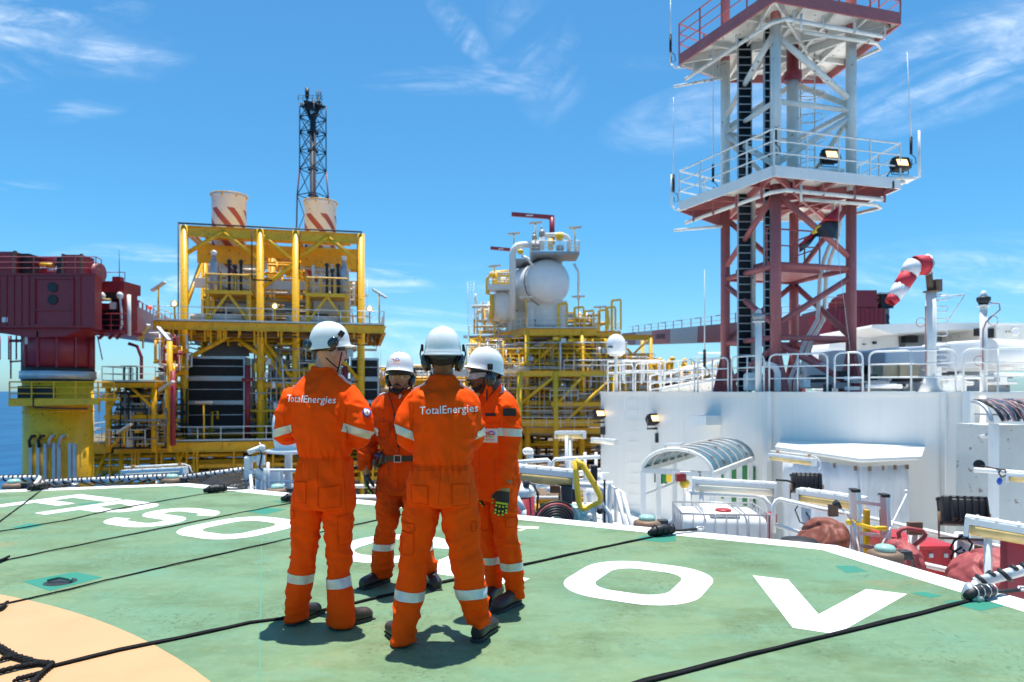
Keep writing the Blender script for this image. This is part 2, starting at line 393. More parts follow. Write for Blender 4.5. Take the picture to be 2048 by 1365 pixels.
def ring_sheet(outer, inner, z):
    mb = MB(); n = len(outer)
    vs = [(p.x, p.y, z) for p in outer] + [(p.x, p.y, z) for p in inner]
    mb.add(vs, [(i, (i + 1) % n, n + (i + 1) % n, n + i) for i in range(n)]); return mb
struct('border_line', ring_sheet(octo(11.515), octo(11.24), .002), M['mark'])
mb = MB(); mb.lathe((0, 0, 0), [(1, 0)], cap=False)
def circ(r, n=160): return [H(CE + r * math.cos(2 * math.pi * k / n), CN + r * math.sin(2 * math.pi * k / n)) for k in range(n)]
struct('touchdown_circle', ring_sheet(circ(6.87), circ(5.75), .002), M['markyel'])
# gutter lip around the deck
mb = MB(); oo = octo(11.53); ii = octo(11.502)
for i in range(8):
    a, b, c, d = oo[i], oo[(i + 1) % 8], ii[(i + 1) % 8], ii[i]
    for z0, z1 in ((-.30, -.004),):
        mb.add([(p.x, p.y, z) for z in (z0, z1) for p in (a, b, c, d)], [(3, 2, 1, 0), (4, 5, 6, 7), (0, 1, 5, 4), (2, 3, 7, 6), (1, 2, 6, 5), (3, 0, 4, 7)])
struct('deck_edge', mb, M['white'])
# ---- lettering: outlines in a letter's own box (x along, y up), laid on the deck
LH = 1.17; N0 = 4.655
def rrect(x0, y0, x1, y1, r, n=10):
    pts = []
    for cx, cy, a0 in ((x1 - r, y0 + r, -90), (x1 - r, y1 - r, 0), (x0 + r, y1 - r, 90), (x0 + r, y0 + r, 180)):
        for k in range(n + 1): a = R(a0 + 90 * k / n); pts.append((cx + r * math.cos(a), cy + r * math.sin(a)))
    return pts
def flat(name, polys, e0, z=.002, material=None, holes=(), label=None):
    """fill outlines (with holes) as one painted sheet"""
    bm = bmesh.new()
    for poly in list(polys) + list(holes):
        vs = [bm.verts.new(H(e0 + x, N0 + y, z)) for x, y in poly]
        for i in range(len(vs)): bm.edges.new((vs[i], vs[(i + 1) % len(vs)]))
    bmesh.ops.triangle_fill(bm, edges=bm.edges[:], use_beauty=True)
    bmesh.ops.recalc_face_normals(bm, faces=bm.faces[:])
    for f in bm.faces:
        if f.normal.z < 0: f.normal_flip()
    me = bpy.data.meshes.new(name); bm.to_mesh(me); bm.free(); me.materials.append(material or M['mark'])
    o = bpy.data.objects.new(name, me); COL.objects.link(o); tag(o, label, None, None, 'structure'); return o
def arcpts(cx, cy, r, a0, a1, n=12): return [(cx + r * math.cos(R(a0 + (a1 - a0) * k / n)), cy + r * math.sin(R(a0 + (a1 - a0) * k / n))) for k in range(n + 1)]
def stroke(path, w):
    """outline of a thick polyline"""
    L_, R_ = [], []
    for i, p in enumerate(path):
        a = path[max(i - 1, 0)]; b = path[min(i + 1, len(path) - 1)]; d = (b[0] - a[0], b[1] - a[1]); l = math.hypot(*d) or 1
        nx, ny = -d[1] / l * w / 2, d[0] / l * w / 2; L_.append((p[0] + nx, p[1] + ny)); R_.append((p[0] - nx, p[1] - ny))
    return L_ + R_[::-1]
WD, ST = 1.06, .235
def letF(e): flat('painted_letter', [[(0, 0), (ST, 0), (ST, .44), (.78, .44), (.78, .66), (ST, .66), (ST, LH - ST), (1.0, LH - ST), (1.0, LH), (0, LH)]], e, label='white painted letter F on the green deck')
def letP(e):
    WD = .93
    r = .34; flat('painted_letter', [[(0, 0), (ST, 0), (ST, .40)] + [(WD - r, .40)] + arcpts(WD - r, .40 + r, r, -90, 0) + arcpts(WD - r, LH - r, r, 0, 90) + [(0, LH)]], e,
         holes=[[(ST, .40 + ST)] + arcpts(WD - r, .40 + r, r - ST + .02, -90, 90) + [(ST, LH - ST)]], label='white painted letter P on the green deck')
def letO(e): flat('painted_letter', [rrect(0, 0, WD, LH, .40)], e, holes=[rrect(ST, ST, WD - ST, LH - ST, .20)], label='white painted letter O on the green deck')
def letC(e):
    w2 = ST; r = .36; c = ST / 2; rr = r
    path = arcpts(WD - rr - c, LH - rr - c, rr, 12, 90) + arcpts(c + rr, LH - rr - c, rr, 90, 180) + arcpts(c + rr, c + rr, rr, 180, 270) + arcpts(WD - rr - c, c + rr, rr, 270, 348)
    flat('painted_letter', [stroke(path, ST)], e, label='white painted letter C on the green deck')
def letS(e):
    WD = .96
    c = ST / 2; r = (LH - ST) / 4; path = arcpts(WD - c - r, LH - c - r, r, 10, 90) + arcpts(c + r, LH - c - r, r, 90, 270) + arcpts(WD - c - r, c + r, r, 90, -90) + arcpts(c + r, c + r, r, 270, 190)
    flat('painted_letter', [stroke(path, ST)], e, label='white painted letter S on the green deck')
def letL(e): flat('painted_letter', [[(0, 0), (.98, 0), (.98, ST), (ST, ST), (ST, LH), (0, LH)]], e, label='white painted letter L on the green deck')
def letV(e): flat('painted_letter', [[(.42, 0), (.67, 0), (1.09, LH), (.82, LH), (.545, .36), (.27, LH), (0, LH)]], e, label='white painted letter V on the green deck')
letF(-10.22); letP(-9.13); letS(-7.97); letO(-6.72); letC(-4.62); letL(-3.42); letO(-2.18); letV(-.88)
def patch(name, px, z, material):
    P = [gnd(u, v, z) for u, v in px]; mb = MB(); mb.add(P, [tuple(range(len(P)))]); 
    o = struct(name, mb, material); 
    if o.data.polygons[0].normal.z < 0: o.data.flip_normals()
    return o
patch('painted_letter', [(1033, 1052), (1079, 1054), (1076, 1058), (1054, 1057.5), (1041, 1062.5), (1034, 1061.5), (1047, 1056.6), (1032, 1055.8)], .002, M['markcream'])['label'] = 'small cream letter T near the edge of the green deck'
for q in ([(45, 1163), (151, 1144), (205, 1155), (100, 1182)], [(1670, 1132), (1708, 1132), (1735, 1143), (1692, 1146)], [(1820, 1186), (1850, 1184), (1885, 1192), (1860, 1196)],
          [(1885, 1203), (1950, 1198), (2010, 1212), (1960, 1222)], [(1288, 1072), (1350, 1068), (1352, 1082), (1325, 1085), (1268, 1079)], [(487, 1023), (530, 1016), (574, 1019), (530, 1029)],
          [(22, 1055), (60, 1047), (92, 1050), (50, 1059)], [(157, 1008), (195, 1004), (200, 1006), (165, 1010)], [(560, 1001), (590, 1000), (590, 1005), (540, 1004)]):
    patch('teal_patch', q, .0012, M['teal'])
mb = MB(); mb.lathe(gnd(121, 1164, .003), [(.001, 0), (.115, 0)], 24, cap=False); 
t_ = mb.build('tie_down_recess', M['dark'], None, at0=gnd(121, 1164)); tag(t_, 'round dark tie-down recess in a teal patch of the deck', 'tie-down point')
mb = MB(); c = gnd(121, 1164, .009); mb.path([c + V((-.10, .0, .01)), c + V((-.02, .02, .03)), c + V((.06, .02, .015)), c + V((.09, 0, .01))], .012, 6); mb.build('lashing_bar', M['teal'], t_)
# plate seams
mb = MB()
for a, b in (((519, 1365), (524, 1010)), ((1235, 1190), (1100, 1110))):
    p, q = gnd(a[0], a[1], .0008), gnd(b[0], b[1], .0008); d = (q - p).normalized(); s = V((-d.y, d.x, 0)) * .004; mb.add([p - s, q - s, q + s, p + s], [(0, 1, 2, 3)])
struct('plate_seam', mb, M['seamp'])
# sea
def sea_material():
    m = bpy.data.materials.new('sea_water'); m.use_nodes = True; t = m.node_tree; b = t.nodes['Principled BSDF']; n = t.nodes.new; l = t.links.new
    b.inputs['Roughness'].default_value = .35; b.inputs['IOR'].default_value = 1.33; b.inputs['Specular IOR Level'].default_value = .22
    g = n('ShaderNodeNewGeometry')
    def nz(sc, st, det):
        mp = n('ShaderNodeMapping'); mp.inputs['Scale'].default_value = st; l(g.outputs['Position'], mp.inputs[0]); z = n('ShaderNodeTexNoise'); z.inputs['Scale'].default_value = sc; z.inputs['Detail'].default_value = det; l(mp.outputs[0], z.inputs['Vector']); return z.outputs[0]
    a = nz(.035, (1, .45, 1), 8); c = n('ShaderNodeMixRGB'); r = n('ShaderNodeMapRange'); r.inputs['From Min'].default_value = .35; r.inputs['From Max'].default_value = .68; l(a, r.inputs['Value']); l(r.outputs[0], c.inputs[0])
    c.inputs[1].default_value = (.004, .045, .13, 1); c.inputs[2].default_value = (.012, .085, .20, 1); l(c.outputs[0], b.inputs['Base Color'])
    bp = n('ShaderNodeBump'); bp.inputs['Strength'].default_value = .8; bp.inputs['Distance'].default_value = 1.2; l(nz(.12, (1, .5, 1), 9), bp.inputs['Height']); l(bp.outputs[0], b.inputs['Normal'])
    return m
SEA = -34
mb = MB(); mb.add([(-80000, -500, SEA), (80000, -500, SEA), (80000, 90000, SEA), (-80000, 90000, SEA)], [(0, 1, 2, 3)]); struct('sea', mb, sea_material())
# ship hull with the main deck, and the white-painted deck around the deckhouse
mb = MB(); mb.prism([(-31, 14), (31, 14), (31, 290), (-31, 290)], -30, -11); mb2 = MB()
struct('ship_deck', mb, mat('main_deck_paint', (.16, .10, .05), .7, var=.3, vscale=.3, rust=.6, dirt=.5))
# ============================================================ people
def vnoise(P, seed=0):
    """smooth value noise in [-1, 1] for an (n, 3) array"""
    P = P + seed * 17.31; i = np.floor(P).astype(np.int64); f = P - i; f = f * f * (3 - 2 * f); out = np.zeros(len(P))
    for dx in (0, 1):
        for dy in (0, 1):
            for dz in (0, 1):
                h = (i[:, 0] + dx) * 374761393 + (i[:, 1] + dy) * 668265263 + (i[:, 2] + dz) * 2147483647
                h = (h ^ (h >> 13)) * 1274126177; h = (h ^ (h >> 16)) & 0xffff
                wgt = (f[:, 0] if dx else 1 - f[:, 0]) * (f[:, 1] if dy else 1 - f[:, 1]) * (f[:, 2] if dz else 1 - f[:, 2]); out += wgt * (h / 32767.5 - 1)
    return out
def remesh(mb, voxel, smooth=4, fac=.5):
    """melt overlapping shapes into one continuous skin"""
    me = mb.mesh('tmp'); o = bpy.data.objects.new('tmp', me); COL.objects.link(o)
    r = o.modifiers.new('r', 'REMESH'); r.mode = 'VOXEL'; r.voxel_size = voxel
    if smooth: s = o.modifiers.new('s', 'SMOOTH'); s.iterations = smooth; s.factor = fac
    dg = bpy.context.evaluated_depsgraph_get(); dg.update(); m2 = bpy.data.meshes.new_from_object(o.evaluated_get(dg))
    bpy.data.objects.remove(o); bpy.data.meshes.remove(me)
    m2.polygons.foreach_set('use_smooth', [True] * len(m2.polygons)); m2.update(); return m2
def coords(me): a = np.empty(len(me.vertices) * 3); me.vertices.foreach_get('co', a); return a.reshape(-1, 3)
def normals(me): a = np.empty(len(me.vertices) * 3); me.vertex_normals.foreach_get('vector', a); return a.reshape(-1, 3)
def setco(me, a): me.vertices.foreach_set('co', a.ravel()); me.update()
def link(name, me, material, parent=None, label=None, org=None):
    if org is not None: setco(me, coords(me) - np.array(org))
    for k in (material if isinstance(material, (list, tuple)) else [material]): me.materials.append(k)
    o = bpy.data.objects.new(name, me); COL.objects.link(o)
    if parent is not None: o.parent = parent
    if label: o['label'] = label
    return o
def ring(c, a, b, yaw=0.0, tilt=None, n=28, pw=2.3):
    """super-elliptic cross-section: a to the side, b front to back"""
    c = V(c); pts = []
    for k in range(n):
        t = 2 * math.pi * k / n; x = math.copysign(abs(math.cos(t)) ** (2 / pw), math.cos(t)) * a; y = math.copysign(abs(math.sin(t)) ** (2 / pw), math.sin(t)) * b
        p = V((x, y, 0)); p.rotate(Matrix.Rotation(yaw, 3, 'Z'))
        if tilt is not None: p.rotate(tilt)
        pts.append(c + p)
    return pts
def limb(mb, pts, n=20):
    """pts = [(Vector, radius)], densified into a smooth tapering tube"""
    P = [V(p) for p, r in pts]; rr = [r for p, r in pts]; Q = []; RR = []
    for i in range(len(P) - 1):
        for k in range(6):
            t = k / 6; a = P[max(i - 1, 0)]; d = P[min(i + 2, len(P) - 1)]; b, c = P[i], P[i + 1]
            Q.append(.5 * ((2 * b) + (c - a) * t + (2 * a - 5 * b + 4 * c - d) * t * t + (3 * b - a - 3 * c + d) * t ** 3)); RR.append(rr[i] * (1 - t) + rr[i + 1] * t)
    Q.append(P[-1]); RR.append(rr[-1]); mb.path(Q, 1, n, RR)
def fabric(name, col, dirt=.0, dirtz=0):
    m = bpy.data.materials.new(name); m.use_nodes = True; t = m.node_tree; b = t.nodes['Principled BSDF']; n = t.nodes.new; l = t.links.new
    b.inputs['Roughness'].default_value = .78; b.inputs['Specular IOR Level'].default_value = .08
    g = n('ShaderNodeNewGeometry'); z = n('ShaderNodeTexNoise'); z.inputs['Scale'].default_value = 6; z.inputs['Detail'].default_value = 6; l(g.outputs['Position'], z.inputs['Vector'])
    r = n('ShaderNodeMapRange'); r.inputs['From Min'].default_value = .3; r.inputs['From Max'].default_value = .7; r.inputs['To Min'].default_value = .96; r.inputs['To Max'].default_value = 1.03; l(z.outputs[0], r.inputs['Value'])
    s = n('ShaderNodeVectorMath'); s.operation = 'SCALE'; s.inputs[0].default_value = col; l(r.outputs[0], s.inputs['Scale']); cur = s.outputs[0]
    if dirt:
        z2 = n('ShaderNodeTexNoise'); z2.inputs['Scale'].default_value = 4.5; z2.inputs['Detail'].default_value = 6; z2.inputs['Roughness'].default_value = .65; l(g.outputs['Position'], z2.inputs['Vector'])
        r2 = n('ShaderNodeMapRange'); r2.inputs['From Min'].default_value = .50; r2.inputs['From Max'].default_value = .72; r2.inputs['To Max'].default_value = dirt; l(z2.outputs[0], r2.inputs['Value'])
        x = n('ShaderNodeMixRGB'); l(r2.outputs[0], x.inputs[0]); l(cur, x.inputs[1]); x.inputs[2].default_value = (.10, .028, .012, 1); cur = x.outputs[0]
    l(cur, b.inputs['Base Color'])
    z3 = n('ShaderNodeTexNoise'); z3.noise_type = 'RIDGED_MULTIFRACTAL'; z3.normalize = True; z3.inputs['Scale'].default_value = 7; z3.inputs['Detail'].default_value = 3; z3.inputs['Distortion'].default_value = .9; l(g.outputs['Position'], z3.inputs['Vector'])
    bp = n('ShaderNodeBump'); bp.inputs['Strength'].default_value = .8; bp.inputs['Distance'].default_value = .030; l(z3.outputs[0], bp.inputs['Height']); l(bp.outputs[0], b.inputs['Normal'])
    return m
ORANGE = (.98, .083, .003)
M['orange'] = fabric('orange_cotton', ORANGE); M['orange_d'] = fabric('soiled_orange_cotton', (.80, .078, .004), .75)
M['band'] = mat('reflective_band', (.62, .63, .60), .38, .25, var=.12, vscale=14)
M['helmet'] = mat('helmet_shell', (.84, .84, .83), .22, var=.02, coat=.5, spec=.6)
M['muff'] = mat('ear_cup_plastic', (.012, .018, .020), .18, var=.2, coat=.6)
M['foam'] = mat('ear_cup_foam', (.02, .02, .02), .8)
M['strap'] = mat('black_webbing', (.012, .012, .013), .65)
M['text'] = mat('printed_white', (.90, .89, .86), .5, var=.02)
M['boot'] = mat('black_leather', (.022, .019, .018), .42, var=.3, vscale=12, bump=.2)
M['bootb'] = mat('brown_leather', (.045, .030, .026), .5, var=.25, vscale=12, bump=.2)
M['sole'] = mat('boot_sole', (.03, .03, .032), .6, var=.2)
M['goggle'] = glass('goggle_lens', (.85, .87, .88), .05, .42)
M['gloveb'] = mat('glove_black', (.02, .02, .022), .6, var=.3)
M['glovet'] = mat('glove_tan', (.30, .24, .11), .7, var=.15)
M['gloveg'] = mat('glove_lime', (.50, .66, .03), .5)
M['epaulet'] = mat('white_shoulder_patch', (.74, .73, .70), .5, var=.06, vscale=10)
def skinmat(name, c):
    m = mat(name, c, .46, var=.10, vscale=18, bump=.12, bscale=160); b = [x for x in m.node_tree.nodes if x.type == 'BSDF_PRINCIPLED'][0]
    b.inputs['Subsurface Weight'].default_value = .08; b.inputs['Subsurface Radius'].default_value = (.012, .005, .003); b.inputs['Subsurface Scale'].default_value = 1; return m
SK = dict(pale=skinmat('fair_skin', (.50, .27, .19)), tan=skinmat('brown_skin', (.15, .07, .042)), mid=skinmat('mid_brown_skin', (.29, .14, .085)), darkb=skinmat('dark_brown_skin', (.11, .050, .032)))
M['hair'] = mat('black_hair', (.012, .009, .008), .75, var=.3, vscale=40, bump=.5, bscale=220)

# ---- a head in its own frame: face towards +Y, chin at z=-.115, crown at z=.125 (about .235 m high)
def head_mesh(beard=0.0, seed=0):
    n, m_ = 56, 44; vs = []; fs = []
    def sc(d):
        x, y, z = d
        r = V((x * .077, y * .098, z * .122))
        if z < 0:                                        # narrow towards the jaw
            k = 1 - .30 * (-z) ** 1.5; r.x *= k; r.y = r.y * (1 - .10 * -z) + .012 * -z
        if y < 0 and z < -.1: r.y *= 1 - .30 * min(1, -z)
        def g(cx, cz, sx, sz): return math.exp(-((r.x - cx) / sx) ** 2 - ((r.z - cz) / sz) ** 2)
        if y > 0:
            d2 = 0.0
            d2 += .030 * g(0, -.022, .0125, .012) + .014 * g(0, -.002, .009, .022)          # nose
            d2 += .006 * (g(.011, -.028, .007, .007) + g(-.011, -.028, .007, .007))
            d2 += -.013 * (g(.031, .006, .015, .011) + g(-.031, .006, .015, .011))          # eye sockets
            d2 += .007 * (g(.030, .026, .022, .008) + g(-.030, .026, .022, .008))           # brow
            d2 += .007 * (g(.042, -.022, .018, .016) + g(-.042, -.022, .018, .016))         # cheek
            d2 += .010 * g(0, -.052, .022, .007) + .009 * g(0, -.067, .018, .006) - .004 * g(0, -.0595, .024, .003)
            d2 += .012 * g(0, -.098, .020, .014)                                            # chin
            if beard: d2 += beard * (g(0, -.100, .030, .020) + .6 * g(0, -.047, .028, .006))
            r.y += d2
        return r
    for i in range(m_ + 1):
        t = math.pi * i / m_ - math.pi / 2
        for k in range(n):
            a = 2 * math.pi * k / n; vs.append(sc((math.cos(t) * math.cos(a), math.cos(t) * math.sin(a), math.sin(t))))
    for i in range(m_):
        for k in range(n): fs.append((i * n + k, i * n + (k + 1) % n, (i + 1) * n + (k + 1) % n, (i + 1) * n + k))
    mb = MB(); mb.add(vs, fs, True)
    for s in (-1, 1):
        Me = Matrix.Rotation(R(-12 * s), 3, 'Z') @ Matrix.Rotation(R(-8), 3, 'X')
        mb.ell((s * .079, -.008, -.008), (.010, .020, .032), 12, 8, Me); mb.ell((s * .081, .004, .004), (.007, .009, .022), 8, 6, Me)
    return mb
def xform(mb, Mx):
    mb.v = [tuple(Mx @ V(p)) for p in mb.v]; return mb
def helmet_parts(Mx, parent, logo=False):
    """helmet about the head frame; built in place through matrix Mx"""
    def b(mb, name, m_, par): return xform(mb, Mx).build(name, m_, par)
    n = 48; vs = []; fs = []; rows = []
    prof = [(0, .168), (.03, .166), (.06, .158), (.085, .142), (.104, .118), (.116, .088), (.121, .058), (.1225, .034), (.126, .026), (.128, .018)]
    for r, h in prof:
        row = []
        for k in range(n):
            a = 2 * math.pi * k / n; x, y = math.cos(a), math.sin(a)
            rx, ry = r * .872, r * 1.08
            hh = h
            # raised crown ridge, front to back
            if r < .115: hh += .006 * math.exp(-(x * r / .022) ** 2) * (1 - (r / .115) ** 4)
            hh -= .012 * max(0, -y) * (r / .128) ** 3          # sits lower at the back
            row.append(V((x * rx, y * ry - .004, hh)))
        rows.append(row)
    # peak and rear brim
    for step, (ext, dz) in enumerate(((.006, .013), (.020, .009), (.034, .003), (.036, -.001), (.020, .001), (.004, .009))):
        row = []
        for k in range(n):
            a = 2 * math.pi * k / n; x, y = math.cos(a), math.sin(a)
            f = max(0, y) ** 2.2; e = .008 * (step > 0) * (1 if step < 4 else .5) * .5 + (ext) * (f * 1.35 + .02)
            rx, ry = .128 * .872 + e * .4, .128 * 1.08 + e
            row.append(V((x * rx, y * ry - .004, dz + .012 * 0 - .012 * max(0, -y) + .004 * f)))
        rows.append(row)
    for row in rows: vs += row
    for i in range(len(rows) - 1):
        for k in range(n): fs.append((i * n + k, (i + 1) * n + k, (i + 1) * n + (k + 1) % n, i * n + (k + 1) % n))
    mb = MB(); mb.add(vs, fs, True); sh = b(mb, 'hard_hat', M['helmet'], parent); sub = sh.modifiers.new('s', 'SUBSURF'); sub.levels = 1; sub.render_levels = 1
    mb = MB()
    for x in (-.018, -.006, .006, .018): mb.box((x, .04, .167 - abs(x) * .2), (.006, .022, .004))
    b(mb, 'vent_slot', M['dark'], sh)
    mb = MB()     # suspension band showing under the rim
    mb.lathe((0, -.004, -.022), [(.094, 0), (.097, .002), (.097, .04), (.094, .042)], 32, cap=False); mb.v = [(x * .90, y * 1.05, z) for x, y, z in mb.v]
    mb.bbox((0, -.112, -.018), (.07, .012, .032), .005); b(mb, 'head_band', M['dark'], sh)
    return sh
def ear_muffs(Mx, parent, on=True, shift=(0, 0, 0)):
    for s in (-1, 1):
        mb = MB(); c = V((s * (.097 if on else .112), shift[1] - .006, -.022 + shift[2]))
        Me = Matrix.Rotation(R(10 * s), 3, 'Y') @ Matrix.Rotation(R(8), 3, 'X')
        mb.ell(c, (.024, .037, .051), 20, 14, Me); cup = xform(mb, Mx).build('ear_cup', M['muff'], parent)
        mb = MB(); mb.ell(c - V((s * .017, 0, 0)), (.013, .034, .046), 16, 10, Me); xform(mb, Mx).build('cushion', M['foam'], cup)
        mb = MB(); mb.path([c + V((s * .022, 0, .01)), c + V((s * .030, .0, .05)), V((s * .122, .0, .055)), V((s * .118, .0, .075))], .0028, 6); mb.path([c + V((s * .016, .02, .01)), c + V((s * .026, .016, .05)), V((s * .120, .012, .055))], .002, 6)
        mb.bbox((s * .114, .0, .062), (.014, .036, .040), .005)
        xform(mb, Mx).build('bracket', M['strap'], cup)
class Person:
    def __init__(s, label, D, yaw, org, fab='orange', skin='tan'):
        s.D, s.yaw, s.fab = D, yaw, M[fab]; s.skin = SK[skin]; s.org = V(org)
        s.root = thing('person', label, 'person', org, 'crew members talking on the helideck')
        s.c = MB(); s.zones = []; s.limbs = {}
        s.f = V((-math.sin(yaw), math.cos(yaw), 0)); s.r = V((math.cos(yaw), math.sin(yaw), 0))
    def W(s, u, v, dD=0.0): return at(u, v, s.D + dD)
    def torso(s, rows):
        """rows: (v, u_left, u_right, half depth, dD, yaw offset)"""
        rings = []
        for v, ul, ur, b, dD, dy in rows:
            D = s.D + dD; hw = (ur - ul) / 2 / FP * D; y = s.yaw + R(dy); c_, s_ = abs(math.cos(y)), abs(math.sin(y))
            a = hw if c_ > .99 else math.sqrt(max(hw * hw - (b * s_) ** 2, .0009)) / c_
            rings.append(ring(at((ul + ur) / 2, v, D), a, b, y))
        s.c.loft(rings)
    def limb(s, name, pts):
        """pts: (u, v, dD, radius px)"""
        q = [(s.W(u, v, dD), r / FP * (s.D + dD)) for u, v, dD, r in pts]; limb(s.c, q); s.limbs[name] = q
    def fold(s, u, v, dD, sig, amp, fa, fc, axis=(0, 0, 1)): s.zones.append((s.W(u, v, dD), sig, amp, fa, fc, V(axis).normalized()))
    def make_coverall(s, waist_v=None, collar=None):
        me = remesh(s.c, .0072, 5); P = coords(me); Nn = normals(me); d = np.zeros(len(P))
        d += .0065 * vnoise(P * np.array([13., 13., 5.]), 1) + .004 * (1 - 2.4 * np.abs(vnoise(np.stack([P[:, 0] * 9 + P[:, 2] * 6, P[:, 1] * 9, P[:, 2] * 7 - P[:, 0] * 5], 1), 2))) + .002 * vnoise(P * 24.0, 3) + .0055 * (1 - 2.8 * np.abs(vnoise(P * np.array([12., 12., 2.2]) + .4 * vnoise(P * 6, 4)[:, None], 6)))
        for c, sig, amp, fa, fc, ax in s.zones:
            q = P - np.array(c); A = np.array(ax); al = q @ A; w_ = np.exp(-((q ** 2).sum(1)) / (2 * sig * sig))
            pr = q - np.outer(al, A); X = pr * fc + np.outer(al * fa, A)
            X = X + .35 * np.stack([vnoise(q * 9, 5), vnoise(q * 9, 6), vnoise(q * 9, 7)], 1)
            nz = vnoise(X, int(abs(c[0] * 10)) % 7); d += 1.35 * amp * w_ * (1 - 2.6 * np.abs(nz))
        if waist_v is not None:
            zc = pxz(waist_v, s.D); al = P[:, 2] - zc
            side = (P - np.array(s.W(waist_v and s.uc, waist_v))) @ np.array(s.r)
            wv = np.exp(-(al / .060) ** 2); core = (np.abs(side) < .24)
            d += core * wv * .0125 * np.sin(side * 165 + 2.6 * vnoise(P * 16, 3)) * (.6 + .4 * vnoise(P * 12, 9)); d += core * np.exp(-(al / .014) ** 2) * -.007
        P2 = P + Nn * d[:, None]; setco(me, P2); s.me = me
        s.bvh = BVHTree.FromPolygons([V(p) for p in P2], [tuple(p.vertices) for p in me.polygons])
        me2 = me.copy(); s.cov = link('coverall', me2, s.fab, s.root, None, s.org); return s.cov
    def band(s, a, b, w, name='reflective_band', mate=None, rad=.16, off=.0035, label=None, par=None):
        """ring of the suit between two planes near point a with axis b"""
        bm = bmesh.new(); bm.from_mesh(s.me); a = V(a); b = V(b).normalized(); far = [v for v in bm.verts if (v.co - a).length > rad]
        bmesh.ops.delete(bm, geom=far, context='VERTS')
        for sg in (1, -1):
            bmesh.ops.bisect_plane(bm, geom=bm.verts[:] + bm.edges[:] + bm.faces[:], plane_co=a + b * sg * w / 2, plane_no=b * sg, clear_outer=True)
        # keep the island closest to a
        bm.verts.ensure_lookup_table(); seen = set(); best = None
        for v in bm.verts:
            if v in seen: continue
            st = [v]; isl = []
            seen.add(v)
            while st:
                x = st.pop(); isl.append(x)
                for e in x.link_edges:
                    o = e.other_vert(x)
                    if o not in seen: seen.add(o); st.append(o)
            cen = sum((x.co for x in isl), V((0, 0, 0))) / len(isl); k = (cen - a).length - .0002 * len(isl)
            if best is None or k < best[0]: best = (k, isl)
        keep = set(best[1]); bmesh.ops.delete(bm, geom=[v for v in bm.verts if v not in keep], context='VERTS')
        bm.normal_update()
        for v in bm.verts: v.co += v.normal * off
        me = bpy.data.meshes.new(name); bm.to_mesh(me); bm.free(); me.polygons.foreach_set('use_smooth', [True] * len(me.polygons))
        return link(name, me, mate or M['band'], par or s.cov, label, s.org)
    def project(s, pts2, faces, o, ux, uy, dirn, off=.003, start=.5):
        """throw a flat outline (coordinates along ux, uy from o) along dirn on to the suit"""
        vs = []; dirn = V(dirn).normalized(); last = None
        for x, y in pts2:
            p = V(o) + V(ux) * x + V(uy) * y; h = s.bvh.ray_cast(p - dirn * start, dirn)
            if h[0] is None: h = (last or p, -dirn, 0, 0)
            last = h[0]; vs.append(h[0] - dirn * off)
        return vs
    def text(s, body, size, o, ux, uy, dirn, mate, name='lettering', off=.004, bold=.0, sub=2, par=None, shear=0):
        cu = bpy.data.curves.new('t', 'FONT'); cu.body = body; cu.size = size; cu.align_x = 'CENTER'; cu.align_y = 'CENTER'; cu.offset = bold; cu.resolution_u = 3; cu.space_character = 1.07
        ob = bpy.data.objects.new('t', cu); COL.objects.link(ob); dg = bpy.context.evaluated_depsgraph_get(); dg.update(); me = bpy.data.meshes.new_from_object(ob.evaluated_get(dg)); bpy.data.objects.remove(ob)
        bm = bmesh.new(); bm.from_mesh(me); me.transform(Matrix.Translation((size * .026, size * .012, .0))); bm.from_mesh(me); bmesh.ops.triangulate(bm, faces=bm.faces[:])
        half = len(bm.verts) // 2; lay = bm.verts.layers.float.new('lift')
        for i, v in enumerate(bm.verts): v[lay] = 0 if i < half else .0005
        for _ in range(sub):
            es = [e for e in bm.edges if e.calc_length() > .012]
            if es: bmesh.ops.subdivide_edges(bm, edges=es, cuts=1, use_grid_fill=False); bmesh.ops.triangulate(bm, faces=bm.faces[:])
        pts = [(v.co.x, v.co.y) for v in bm.verts]; vs = s.project(pts, None, o, ux, uy, dirn, off)
        for v, p in zip(bm.verts, vs): v.co = p - V(dirn).normalized() * v[lay]
        bm.to_mesh(me); bm.free(); return link(name, me, mate, par or s.cov, None, s.org)
    def sheet(s, poly, o, ux, uy, dirn, mate, name, off=.006, thick=True, res=.012, par=None, label=None):
        dirn = V(dirn).normalized()
        """patch of cloth (pocket, badge) following the suit: poly = 4 corners, gridded"""
        a, b, c, d = [V((x, y)) for x, y in poly]; nu = max(2, int((b - a).length / res)); nv = max(2, int((d - a).length / res))
        pts = []; fs = []
        for j in range(nv + 1):
            for i in range(nu + 1):
                u, v = i / nu, j / nv; p = (a * (1 - u) + b * u) * (1 - v) + (d * (1 - u) + c * u) * v; pts.append((p.x, p.y))
        vs = s.project(pts, None, o, ux, uy, dirn, off); W_ = nu + 1
        fs = [(j * W_ + i, j * W_ + i + 1, (j + 1) * W_ + i + 1, (j + 1) * W_ + i) for j in range(nv) for i in range(nu)]
        if thick:      # turned-down rim so that it reads as a sewn-on layer
            n0 = len(vs); vb = s.project(pts, None, o, ux, uy, dirn, -.002); rim = [i for i in range(W_)] + [j * W_ + nu for j in range(1, nv + 1)] + [nv * W_ + i for i in range(nu - 1, -1, -1)] + [j * W_ for j in range(nv - 1, 0, -1)]
            add = [vb[i] for i in rim]; k = len(rim); vs += add; fs += [(rim[i], rim[(i + 1) % k], n0 + (i + 1) % k, n0 + i) for i in range(k)]
        mb = MB(); mb.add(vs, fs, False); o = mb.build(name, mate, par or s.cov, label)
